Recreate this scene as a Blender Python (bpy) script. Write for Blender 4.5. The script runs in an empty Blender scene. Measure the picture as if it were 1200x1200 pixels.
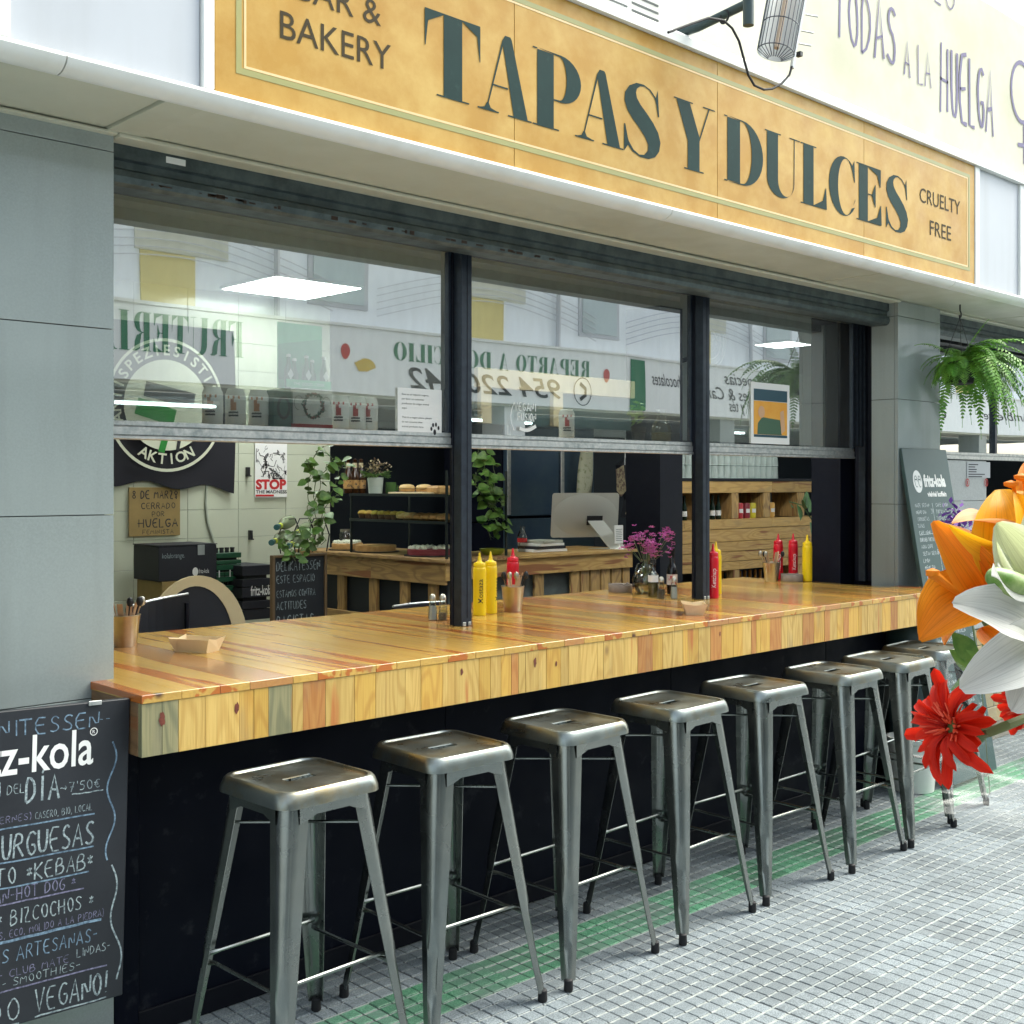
import bpy, bmesh, math, random
from mathutils import Vector, Matrix
random.seed(7)
PI = math.pi
C = bpy.context.scene.collection
sc = bpy.context.scene
# ------------------------------------------------------------------ camera
CH = 1.53                       # eye height, metres
YAW = math.atan2(1455, 1386)    # heading measured from the facade direction (+X) towards the building (+Y)
cam = bpy.data.cameras.new('camera'); co = bpy.data.objects.new('camera', cam); C.objects.link(co)
co.location = (0, 0, CH); co.rotation_euler = (PI/2, 0, YAW - PI/2)
cam.sensor_width = 36; cam.lens = 36*1386/1200; cam.shift_y = -34/1200
cam.clip_start = .02; cam.clip_end = 400
sc.camera = co
# ------------------------------------------------------------------ sky, sun, exposure
SUN_EL, SUN_ROT = math.radians(52), math.radians(106)   # soft veiled sun standing along the passage, to the right
w = bpy.data.worlds.new('World'); sc.world = w; w.use_nodes = True
nt = w.node_tree; nt.nodes.clear()
out = nt.nodes.new('ShaderNodeOutputWorld'); bg = nt.nodes.new('ShaderNodeBackground')
sky = nt.nodes.new('ShaderNodeTexSky'); sky.sky_type = 'NISHITA'; sky.sun_disc = False
sky.sun_elevation = SUN_EL; sky.sun_rotation = SUN_ROT; sky.air_density = 1.0; sky.dust_density = 4.0; sky.ozone_density = 1.0
hs = nt.nodes.new('ShaderNodeHueSaturation'); hs.inputs['Saturation'].default_value = .48
nt.links.new(sky.outputs[0], hs.inputs['Color'])
tint = nt.nodes.new('ShaderNodeMix'); tint.data_type = 'RGBA'; tint.blend_type = 'MULTIPLY'; tint.inputs[0].default_value = 1; tint.inputs[7].default_value = (.95, 1.0, .955, 1)   # pale overcast
nt.links.new(hs.outputs[0], tint.inputs[6]); nt.links.new(tint.outputs[2], bg.inputs['Color'])
bg.inputs['Strength'].default_value = .15
nt.links.new(bg.outputs[0], out.inputs[0])
sl = bpy.data.lights.new('sun', 'SUN'); sl.energy = 1.25; sl.angle = math.radians(40); sl.color = (1, .97, .86)
so = bpy.data.objects.new('sun', sl); C.objects.link(so)
sdir = Vector((math.sin(SUN_ROT)*math.cos(SUN_EL), math.cos(SUN_ROT)*math.cos(SUN_EL), math.sin(SUN_EL)))
so.rotation_euler = sdir.to_track_quat('Z', 'Y').to_euler(); so.location = (2, -2, 8)
sc.view_settings.view_transform = 'Standard'; sc.view_settings.look = 'None'
sc.view_settings.gamma = 1; sc.view_settings.use_curve_mapping = False
sc.view_settings.exposure = 1.62
sc.cycles.max_bounces = 10; sc.cycles.transparent_max_bounces = 24
sc.cycles.use_denoising = True
sc.cycles.sample_clamp_indirect = 6
# ------------------------------------------------------------------ survey helpers: points of the place from sight lines
def _ray(px, py):
    r = px-600; c, s = math.cos(YAW), math.sin(YAW)
    return Vector((1386*c+r*s, 1386*s-r*c, -(py-566)))
def aY(px, py, Y): d = _ray(px, py); t = Y/d.y; return Vector((d.x*t, Y, CH+d.z*t))
def aX(px, py, X): d = _ray(px, py); t = X/d.x; return Vector((X, d.y*t, CH+d.z*t))
def aZ(px, py, Z): d = _ray(px, py); t = (Z-CH)/d.z; return Vector((d.x*t, d.y*t, Z))
def aD(px, py, D): d = _ray(px, py); t = D/1386; return Vector((d.x*t, d.y*t, CH+d.z*t))
# ------------------------------------------------------------------ mesh builder
class B:
    def __init__(s): s.b = bmesh.new()
    def box(s, x0, x1, y0, y1, z0, z1, bev=0, seg=1, xf=None):
        P8 = [Vector(((x0,x1)[i&1], (y0,y1)[(i>>1)&1], (z0,z1)[(i>>2)&1])) for i in range(8)]
        if bev:
            t = bmesh.new(); vs = [t.verts.new(p) for p in P8]
            for f in ((0,2,3,1),(4,5,7,6),(0,1,5,4),(2,6,7,3),(0,4,6,2),(1,3,7,5)): t.faces.new([vs[i] for i in f])
            bmesh.ops.bevel(t, geom=list(t.edges), offset=bev, segments=seg, profile=.6, affect='EDGES')
            t.verts.index_update()
            nv = [s.b.verts.new(xf(v.co) if xf else v.co) for v in t.verts]
            for f in t.faces: s.b.faces.new([nv[v.index] for v in f.verts])
            t.free()
        else:
            vs = [s.b.verts.new(xf(p) if xf else p) for p in P8]
            for f in ((0,2,3,1),(4,5,7,6),(0,1,5,4),(2,6,7,3),(0,4,6,2),(1,3,7,5)): s.b.faces.new([vs[i] for i in f])
        return s
    def rbox(s, c, size, rot, bev=0):   # rotated box, rot = Matrix 3x3
        cc = Vector(c)
        return s.box(-size[0]/2, size[0]/2, -size[1]/2, size[1]/2, -size[2]/2, size[2]/2, bev, 1, lambda v: rot @ v + cc)
    def poly(s, pts):
        return s.b.faces.new([s.b.verts.new(p) for p in pts])
    def grid(s, rows, close=False):
        V = [[s.b.verts.new(p) for p in r] for r in rows]
        for i in range(len(V)-1):
            n = len(V[i])
            for j in range(n if close else n-1):
                k = (j+1) % n
                try: s.b.faces.new((V[i][j], V[i][k], V[i+1][k], V[i+1][j]))
                except ValueError: pass
        return V
    def lathe(s, prof, c=(0,0,0), seg=16, cap=True):
        rows = [[(c[0]+r*math.cos(2*PI*k/seg), c[1]+r*math.sin(2*PI*k/seg), c[2]+z) for k in range(seg)] for r, z in prof]
        V = s.grid(rows, True)
        if cap:
            if prof[0][0] > 1e-5: s.b.faces.new(list(reversed(V[0])))
            if prof[-1][0] > 1e-5: s.b.faces.new(V[-1])
        return s
    def tube(s, pts, r, seg=6, cap=True):
        pts = [Vector(p) for p in pts]; n = len(pts)
        rr = r if isinstance(r, (list, tuple)) else [r]*n
        rows = []; up = None
        for i, p in enumerate(pts):
            t = (pts[min(i+1, n-1)]-pts[max(i-1, 0)]).normalized()
            if up is None: up = t.orthogonal().normalized()
            up = (up - t*up.dot(t)).normalized(); b = t.cross(up)
            rows.append([p+(up*math.cos(2*PI*k/seg)+b*math.sin(2*PI*k/seg))*rr[i] for k in range(seg)])
        V = s.grid(rows, True)
        if cap:
            s.b.faces.new(list(reversed(V[0]))); s.b.faces.new(V[-1])
        return s
    def prism(s, pts, d):   # polygon pts (3D) swept by vector d
        d = Vector(d); a = [s.b.verts.new(p) for p in pts]; b = [s.b.verts.new(Vector(p)+d) for p in pts]
        n = len(pts); s.b.faces.new(a); s.b.faces.new(list(reversed(b)))
        for i in range(n): s.b.faces.new((a[i], b[i], b[(i+1) % n], a[(i+1) % n]))
        return s
    def mesh(s, name, m, smooth=False, off=None):
        bmesh.ops.recalc_face_normals(s.b, faces=s.b.faces)
        if off is not None:
            for v in s.b.verts: v.co -= off
        me = bpy.data.meshes.new(name); s.b.to_mesh(me); s.b.free()
        me.materials.append(m)
        if smooth:
            me.polygons.foreach_set('use_smooth', [True]*len(me.polygons))
            if smooth != 'all':
                try: me.set_sharp_from_angle(angle=math.radians(40))
                except Exception: pass
        return me
def wl(o):
    p = Vector((0,0,0))
    while o: p += o.location; o = o.parent
    return p
def props(o, label=None, cat=None, group=None, kind=None):
    if label: o['label'] = label
    if cat: o['category'] = cat
    if group: o['group'] = group
    if kind: o['kind'] = kind
    return o
def thing(name, label, cat, loc=(0,0,0), rz=0, group=None, kind=None):
    o = bpy.data.objects.new(name, None); C.objects.link(o); o.empty_display_size = .05
    o.location = loc; o.rotation_euler = (0,0,rz)
    return props(o, label, cat, group, kind)
def obj(name, b, m, parent=None, world=False, smooth=False, loc=None):
    """link builder b as one object; world=True: coordinates were given in the world, make them local"""
    off = None
    if world: off = wl(parent) if parent else None
    if loc is not None: off = Vector(loc)
    me = b.mesh(name, m, smooth, off) if isinstance(b, B) else b
    if not isinstance(b, B) and not me.materials: me.materials.append(m)
    o = bpy.data.objects.new(name, me); C.objects.link(o)
    if loc is not None:
        o.location = Vector(loc) - (wl(parent) if parent else Vector((0,0,0)))
    if parent: o.parent = parent
    return o
def copy_tree(o, parent=None):
    c = o.copy(); C.objects.link(c)
    if parent: c.parent = parent
    for ch in list(o.children): copy_tree(ch, c)
    return c
def R3(x=0, y=0, z=0):
    return (Matrix.Rotation(z,3,'Z') @ Matrix.Rotation(y,3,'Y') @ Matrix.Rotation(x,3,'X'))
# ------------------------------------------------------------------ materials
MC = {}
def pm(name, col, rough=.6, metal=0, nz=None, nz2=None, bump=None, coat=0, spec=.5, trans=0, sss=0, emit=None, rvar=0, alpha=1, objvar=0, sheen=0, dirt=None):
    """principled material; nz=(scale, colour2, sharp) mixes in a second colour by noise; bump=(scale, distance)"""
    if name in MC: return MC[name]
    m = bpy.data.materials.new(name); m.use_nodes = True; n = m.node_tree; p = n.nodes['Principled BSDF']
    L = n.links.new
    tc = n.nodes.new('ShaderNodeTexCoord'); oi = n.nodes.new('ShaderNodeObjectInfo')
    ad = n.nodes.new('ShaderNodeVectorMath'); ad.operation = 'ADD'
    ml = n.nodes.new('ShaderNodeMath'); ml.operation = 'MULTIPLY'; ml.inputs[1].default_value = 37
    L(oi.outputs['Random'], ml.inputs[0]); L(tc.outputs['Object'], ad.inputs[0]); L(ml.outputs[0], ad.inputs[1])
    cur = None
    for k in (nz, nz2):
        if not k: continue
        t = n.nodes.new('ShaderNodeTexNoise'); t.inputs['Scale'].default_value = k[0]; t.inputs['Detail'].default_value = 6
        t.inputs['Roughness'].default_value = .65
        L(ad.outputs[0], t.inputs['Vector'])
        r = n.nodes.new('ShaderNodeMapRange'); sh = k[2] if len(k) > 2 else .25
        ce = k[3] if len(k) > 3 else .5
        r.inputs[1].default_value = ce-sh/2; r.inputs[2].default_value = ce+sh/2
        L(t.outputs['Fac'], r.inputs[0])
        mx = n.nodes.new('ShaderNodeMix'); mx.data_type = 'RGBA'; L(r.outputs[0], mx.inputs[0])
        if cur is None: mx.inputs[6].default_value = (*col, 1)
        else: L(cur, mx.inputs[6])
        mx.inputs[7].default_value = (*k[1], 1); cur = mx.outputs[2]
    if objvar:
        h = n.nodes.new('ShaderNodeHueSaturation')
        mr = n.nodes.new('ShaderNodeMapRange'); mr.inputs[3].default_value = 1-objvar; mr.inputs[4].default_value = 1+objvar
        L(oi.outputs['Random'], mr.inputs[0]); L(mr.outputs[0], h.inputs['Value'])
        if cur is not None: L(cur, h.inputs['Color'])
        else: h.inputs['Color'].default_value = (*col, 1)
        cur = h.outputs[0]
    if dirt:   # vertical drip stains: noise stretched along z
        mp = n.nodes.new('ShaderNodeMapping'); mp.inputs['Scale'].default_value = (9,9,.7); L(tc.outputs['Object'], mp.inputs[0]); t = n.nodes.new('ShaderNodeTexNoise'); t.inputs['Scale'].default_value = 1; t.inputs['Detail'].default_value = 7; L(mp.outputs[0], t.inputs['Vector'])
        r = n.nodes.new('ShaderNodeMapRange'); r.inputs[1].default_value = .50; r.inputs[2].default_value = .80; r.inputs[4].default_value = dirt[1]; L(t.outputs['Fac'], r.inputs[0]); mx = n.nodes.new('ShaderNodeMix'); mx.data_type = 'RGBA'; L(r.outputs[0], mx.inputs[0])
        if cur is None: mx.inputs[6].default_value = (*col, 1)
        else: L(cur, mx.inputs[6])
        mx.inputs[7].default_value = (*dirt[0], 1); cur = mx.outputs[2]
    if cur is not None: L(cur, p.inputs['Base Color'])
    else: p.inputs['Base Color'].default_value = (*col, 1)
    p.inputs['Roughness'].default_value = rough; p.inputs['Metallic'].default_value = metal
    p.inputs['Specular IOR Level'].default_value = spec
    p.inputs['Coat Weight'].default_value = coat; p.inputs['Coat Roughness'].default_value = .08
    p.inputs['Transmission Weight'].default_value = trans
    p.inputs['Alpha'].default_value = alpha
    if sss: p.inputs['Subsurface Weight'].default_value = sss; p.inputs['Subsurface Radius'].default_value = (.02,.01,.005); p.inputs['Subsurface Scale'].default_value = .3
    if emit: p.inputs['Emission Color'].default_value = (*emit[0], 1); p.inputs['Emission Strength'].default_value = emit[1]
    if rvar:
        t = n.nodes.new('ShaderNodeTexNoise'); t.inputs['Scale'].default_value = 9; t.inputs['Detail'].default_value = 7
        L(ad.outputs[0], t.inputs['Vector']); r = n.nodes.new('ShaderNodeMapRange')
        r.inputs[1].default_value = .3; r.inputs[2].default_value = .7; r.inputs[3].default_value = max(.02, rough-rvar); r.inputs[4].default_value = rough+rvar
        L(t.outputs['Fac'], r.inputs[0]); L(r.outputs[0], p.inputs['Roughness'])
    if bump:
        t = n.nodes.new('ShaderNodeTexNoise'); t.inputs['Scale'].default_value = bump[0]; t.inputs['Detail'].default_value = 5
        L(ad.outputs[0], t.inputs['Vector'])
        b = n.nodes.new('ShaderNodeBump'); b.inputs['Distance'].default_value = bump[1]; b.inputs['Strength'].default_value = .8
        L(t.outputs['Fac'], b.inputs['Height']); L(b.outputs[0], p.inputs['Normal'])
    MC[name] = m; return m
def wood(name, c1, c2, streak, axis='Z', rough=.4, coat=0, sc_=1.0, streak_amt=.62, knots=True, objvar=.12, dark=(.09,.04,.02), flat=False):
    """pine: growth rings stretched along the grain axis, heartwood streaks, knots; each board gets its own cut"""
    if name in MC: return MC[name]
    m = bpy.data.materials.new(name); m.use_nodes = True; n = m.node_tree; p = n.nodes['Principled BSDF']; L = n.links.new
    tc = n.nodes.new('ShaderNodeTexCoord'); oi = n.nodes.new('ShaderNodeObjectInfo')
    ml = n.nodes.new('ShaderNodeMath'); ml.operation = 'MULTIPLY'; ml.inputs[1].default_value = 53
    L(oi.outputs['Random'], ml.inputs[0])
    ad = n.nodes.new('ShaderNodeVectorMath'); ad.operation = 'ADD'; L(tc.outputs['Object'], ad.inputs[0]); L(ml.outputs[0], ad.inputs[1])
    def mapped(sc3):
        mp = n.nodes.new('ShaderNodeMapping'); i = 'XYZ'.index(axis)
        v = [sc3[0]]*3; v[i] = sc3[1]; mp.inputs['Scale'].default_value = v; L(ad.outputs[0], mp.inputs['Vector']); return mp.outputs[0]
    def rng(src, a, b, lo=0, hi=1):
        r = n.nodes.new('ShaderNodeMapRange'); r.inputs[1].default_value = a; r.inputs[2].default_value = b; r.inputs[3].default_value = lo; r.inputs[4].default_value = hi
        L(src, r.inputs[0]); return r.outputs[0]
    def noise(vec, s, d=4):
        t = n.nodes.new('ShaderNodeTexNoise'); t.inputs['Scale'].default_value = s; t.inputs['Detail'].default_value = d; L(vec, t.inputs['Vector']); return t.outputs['Fac']
    def mix(f, a, b, blend='MIX'):
        mx = n.nodes.new('ShaderNodeMix'); mx.data_type = 'RGBA'; mx.blend_type = blend; L(f, mx.inputs[0])
        for q, i in ((a, 6), (b, 7)):
            if isinstance(q, tuple): mx.inputs[i].default_value = (*q, 1)
            else: L(q, mx.inputs[i])
        return mx.outputs[2]
    # cathedral rings
    w1 = noise(mapped((7*sc_, (.35 if flat else 1.3)*sc_)), 1.0, 2)
    mu = n.nodes.new('ShaderNodeMath'); mu.operation = 'MULTIPLY'; mu.inputs[1].default_value = 95; L(w1, mu.inputs[0])
    sn = n.nodes.new('ShaderNodeMath'); sn.operation = 'SINE'; L(mu.outputs[0], sn.inputs[0])
    ring = rng(sn.outputs[0], -.2, 1, 0, .30 if flat else .75)
    col = mix(ring, c1, c2)
    fine = rng(noise(mapped((160*sc_, (1.6 if flat else 5)*sc_)), 1.0, 5), .42, .66, 0, .3 if flat else .5)
    col = mix(fine, col, c2)
    st = rng(noise(mapped((13*sc_, (.7 if flat else 1.1)*sc_)), 1.0, 3), streak_amt, streak_amt+.03)
    col = mix(st, col, streak)
    gy = rng(noise(mapped((6*sc_, 1.6*sc_)), 1.7, 5), .60, .72, 0, .55)
    col = mix(gy, col, tuple(.45*a+.1*.55 for a in c1))
    if knots:
        vo = n.nodes.new('ShaderNodeTexVoronoi'); vo.inputs['Scale'].default_value = 1.0; L(mapped((5.5*sc_, 3.2*sc_)), vo.inputs['Vector'])
        kn = rng(vo.outputs['Distance'], .045, .10, 1, 0); col = mix(kn, col, dark)
    h = n.nodes.new('ShaderNodeHueSaturation'); L(col, h.inputs['Color']); L(rng(oi.outputs['Random'], 0, 1, 1-objvar, 1+objvar), h.inputs['Value'])
    L(h.outputs[0], p.inputs['Base Color'])
    p.inputs['Roughness'].default_value = rough
    if not flat: L(rng(noise(mapped((20, 5)), 1.0), .3, .7, rough-.1, rough+.12), p.inputs['Roughness'])
    p.inputs['Coat Weight'].default_value = coat; p.inputs['Coat Roughness'].default_value = .12
    b = n.nodes.new('ShaderNodeBump'); b.inputs['Distance'].default_value = .0003 if flat else .0012; b.inputs['Strength'].default_value = .5; L(fine, b.inputs['Height']); L(b.outputs[0], p.inputs['Normal'])
    MC[name] = m; return m
def glass_mat(name, tint=(1,1,1), base=.2, gain=1.0, rough=0.0, haze=0):
    m = bpy.data.materials.new(name); m.use_nodes = True; n = m.node_tree; n.nodes.clear(); L = n.links.new
    o = n.nodes.new('ShaderNodeOutputMaterial'); mx = n.nodes.new('ShaderNodeMixShader'); tr = n.nodes.new('ShaderNodeBsdfTransparent')
    gl = n.nodes.new('ShaderNodeBsdfGlossy'); gl.inputs['Roughness'].default_value = rough; tr.inputs[0].default_value = (*tint, 1)
    fr = n.nodes.new('ShaderNodeFresnel'); fr.inputs[0].default_value = 1.52
    ma = n.nodes.new('ShaderNodeMath'); ma.operation = 'MULTIPLY_ADD'; ma.inputs[1].default_value = gain; ma.inputs[2].default_value = base; ma.use_clamp = True
    L(fr.outputs[0], ma.inputs[0]); L(ma.outputs[0], mx.inputs[0]); L(tr.outputs[0], mx.inputs[1]); L(gl.outputs[0], mx.inputs[2]); L(mx.outputs[0], o.inputs[0])
    if haze:   # pale diffuse haze mixed in to brighten the pane, thicker in smears
        df = n.nodes.new('ShaderNodeBsdfDiffuse'); df.inputs[0].default_value = (.62,.64,.60,1); m2 = n.nodes.new('ShaderNodeMixShader'); t = n.nodes.new('ShaderNodeTexNoise'); tc = n.nodes.new('ShaderNodeTexCoord')
        mp = n.nodes.new('ShaderNodeMapping'); mp.inputs['Scale'].default_value = (5,5,1.6); mp.inputs['Rotation'].default_value = (0,.5,0); L(tc.outputs['Object'], mp.inputs[0]); L(mp.outputs[0], t.inputs['Vector']); t.inputs['Detail'].default_value = 8
        r = n.nodes.new('ShaderNodeMapRange'); r.inputs[1].default_value = .35; r.inputs[2].default_value = .75; r.inputs[3].default_value = haze*.45; r.inputs[4].default_value = haze*1.7
        L(t.outputs['Fac'], r.inputs[0]); L(r.outputs[0], m2.inputs[0]); L(mx.outputs[0], m2.inputs[1]); L(df.outputs[0], m2.inputs[2]); L(m2.outputs[0], o.inputs[0])
        bp = n.nodes.new('ShaderNodeBump'); bp.inputs['Distance'].default_value = .004; bp.inputs['Strength'].default_value = .25; t2 = n.nodes.new('ShaderNodeTexNoise'); t2.inputs['Scale'].default_value = 1.3; t2.inputs['Detail'].default_value = 1
        L(tc.outputs['Object'], t2.inputs['Vector']); L(t2.outputs['Fac'], bp.inputs['Height']); L(bp.outputs[0], gl.inputs['Normal'])
    return m
M_granite = pm('grey granite panel', (.31,.35,.342), .11, nz=(170,(.26,.295,.288),.3), nz2=(1.6,(.32,.36,.35),.5), rvar=.04, spec=.7, dirt=((.20,.225,.21),.5))
M_joint = pm('dark joint', (.10,.11,.11), .8)
M_white = pm('white painted metal', (.80,.80,.78), .35, nz=(1.5,(.72,.73,.70),.5), dirt=((.52,.50,.42),.4))
M_soffit = pm('cream soffit sheet', (.56,.56,.46), .40, nz=(3,(.49,.49,.39),.5), nz2=(1.1,(.42,.41,.31),.25,.64), rvar=.1)
M_grey = pm('pale grey fascia', (.50,.52,.56), .45, nz=(2,(.46,.48,.52),.5), dirt=((.38,.39,.40),.5))
M_galv = pm('galvanised steel', (.105,.135,.14), .5, .6, nz=(14,(.06,.08,.085),.2), nz2=(5,(.075,.05,.035),.06,.70), bump=(30,.001))
M_navy = pm('blue black painted metal', (.0045,.006,.014), .45, nz=(20,(.007,.009,.018),.3), spec=.25)
M_alu = pm('weathered aluminium', (.50,.52,.52), .42, .75, nz=(3,(.30,.33,.33),.25), nz2=(40,(.62,.62,.60),.3))
M_darkpost = pm('dark blue grey aluminium', (.030,.042,.060), .38, .3, nz=(30,(.018,.026,.04),.3))
M_panel = pm('black kick panel', (.0022,.0034,.0095), .45, nz=(1.6,(.0045,.006,.013),.4), nz2=(11,(.028,.031,.038),.16,.68), rvar=.15, spec=.12)
M_glass = glass_mat("window glass", (.88,.96,.93), .50, 1.3, .008, .05)
M_clear = glass_mat('clear glass', (.93,.97,.95), .04, 1.3)
M_tumb = pm('tumbler glass', (.80,.90,.86), .12, alpha=.50)
M_steel = pm('raw steel stool', (.265,.29,.285), .25, .96, nz=(5,(.165,.185,.182),.45), nz2=(3,(.29,.30,.28),.3), rvar=.07)
M_seat = pm('worn steel seat', (.31,.34,.33), .34, .95, nz=(4,(.19,.215,.205),.5), nz2=(7,(.28,.225,.13),.22,.60), rvar=.10)
M_rubber = pm('black rubber', (.008,.008,.010), .7)
M_tilew = pm('cream wall tile', (.56,.59,.46), .16, objvar=.03, nz=(2,(.52,.55,.44),.4))
M_groutw = pm('wall grout', (.36,.38,.32), .8)
M_ceil = pm('white ceiling', (.62,.66,.64), .7)
M_dark = pm('dark interior wall', (.012,.018,.026), .6)
M_ply = pm('birch ply', (.62,.50,.30), .5, nz=(3,(.55,.43,.25),.3))
M_black = pm('black plastic', (.010,.011,.014), .45)
M_blk2 = pm('black card', (.012,.013,.020), .6, nz=(4,(.018,.02,.028),.4))
M_chalkb = pm('chalkboard slate', (.010,.012,.017), .5, nz=(3,(.020,.023,.030),.35))
M_chalk = pm('chalk', (.42,.50,.52), .9, nz=(120,(.10,.13,.15),.25))
M_chalkv = pm('violet chalk', (.26,.25,.38), .9, nz=(120,(.08,.08,.13),.25))
M_chalkb2 = pm('blue chalk', (.22,.33,.44), .9, nz=(90,(.07,.11,.16),.25))
M_chalkw = pm('bright chalk', (.68,.74,.74), .9, nz=(120,(.3,.34,.36),.25))
M_whitep = pm('white print', (.80,.80,.78), .6)
M_paper = pm('white paper', (.78,.78,.76), .7)
M_ink = pm('black ink', (.02,.02,.025), .7)
M_redink = pm('red print', (.50,.02,.02), .6)
M_red = pm('red squeeze plastic', (.62,.006,.022), .30, sss=.1)
M_yel = pm('yellow squeeze plastic', (.86,.60,.008), .30, sss=.1)
M_chrome = pm('brushed bucket steel', (.62,.58,.50), .28, 1, nz=(9,(.45,.42,.36),.3))
M_wsalt = pm('salt', (.75,.75,.72), .9)
M_petal_cache = {}
M_leaf = pm('leaf green', (.055,.15,.018), .5, nz=(25,(.13,.24,.04),.2), objvar=.25)
M_leaf2 = pm('fern green', (.08,.27,.024), .5, nz=(10,(.19,.38,.045),.3), objvar=.2)
M_leafd = pm('dark leaf', (.035,.10,.03), .5, nz=(12,(.06,.14,.04),.3))
M_stem = pm('stem green', (.12,.16,.06), .5)
M_pallet = wood('pallet wood', (.60,.38,.13), (.46,.26,.08), (.30,.12,.045), 'X', .55, 0)
M_pallety = wood('pallet wood along y', (.48,.30,.11), (.26,.15,.065), (.27,.11,.045), 'Y', .55, 0)
M_palletz = wood('pallet wood upright', (.52,.325,.115), (.26,.15,.065), (.27,.11,.045), 'Z', .55, 0)
PINE1, PINE2, PST = (.56,.34,.08), (.42,.23,.05), (.42,.12,.02)
M_top = wood('varnished pine top', PINE1, PINE2, PST, 'Y', .24, .32, streak_amt=.552, objvar=.2, flat=True)
M_top2 = wood('varnished orange pine top', (.50,.24,.07), (.42,.16,.05), (.40,.10,.03), 'Y', .22, .5, flat=True)
M_frA = wood('pale pine board', (.60,.40,.12), (.47,.28,.07), (.50,.19,.05), 'Z', .45, .08, streak_amt=.66)
M_frB = wood('orange pine board', (.47,.22,.06), (.38,.145,.035), (.40,.11,.03), 'Z', .45, .08)
M_frC = wood('green grey stained pine board', (.30,.27,.14), (.16,.16,.09), (.42,.20,.07), 'Z', .45, .08, dark=(.16,.02,.015))
M_frD = wood('yellow pine board', (.60,.365,.075), (.48,.25,.045), (.50,.17,.04), 'Z', .45, .08, streak_amt=.66)
# ------------------------------------------------------------------ lettering
def bfont(text, h, w=None, align='L', shear=0, ext=.0004, bold=0):
    """built-in sans lettering as a mesh in the XZ plane: cap height h, optional total width w, facing -Y"""
    cu = bpy.data.curves.new('lettering', 'FONT'); cu.body = text; cu.shear = shear; cu.extrude = 0; cu.resolution_u = 3; cu.offset = bold
    o = bpy.data.objects.new('tmp_text', cu); C.objects.link(o)
    bpy.context.view_layer.update()
    me0 = o.to_mesh(); me = me0.copy() if False else bpy.data.meshes.new('lettering')
    vs = [tuple(v.co) for v in me0.vertices]; fs = [tuple(p.vertices) for p in me0.polygons]
    o.to_mesh_clear(); bpy.data.objects.remove(o); bpy.data.curves.remove(cu)
    if not vs: return [], []
    x0 = min(v[0] for v in vs); x1 = max(v[0] for v in vs); s = h/.70
    sx = s if w is None else w/(x1-x0)
    sh = {'L': 0, 'C': -.5, 'R': -1}[align]*(x1-x0)*sx
    return [((v[0]-x0)*sx+sh, 0, v[1]*s) for v in vs], fs
def add_flat(b, vs, fs, M):
    bv = [b.b.verts.new(M @ Vector(v)) for v in vs]
    for f in fs:
        try: b.b.faces.new([bv[i] for i in f])
        except ValueError: pass
def text_obj(text, p, h, m, parent, w=None, align='L', shear=0, M3=None, bold=0, name='lettering'):
    vs, fs = bfont(text, h, w, align, shear, bold=bold); b = B()
    M = Matrix.Translation(Vector(p)) @ (M3.to_4x4() if M3 else Matrix.Identity(4))
    add_flat(b, vs, fs, M); return obj(name, b, m, parent, world=True)
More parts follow.
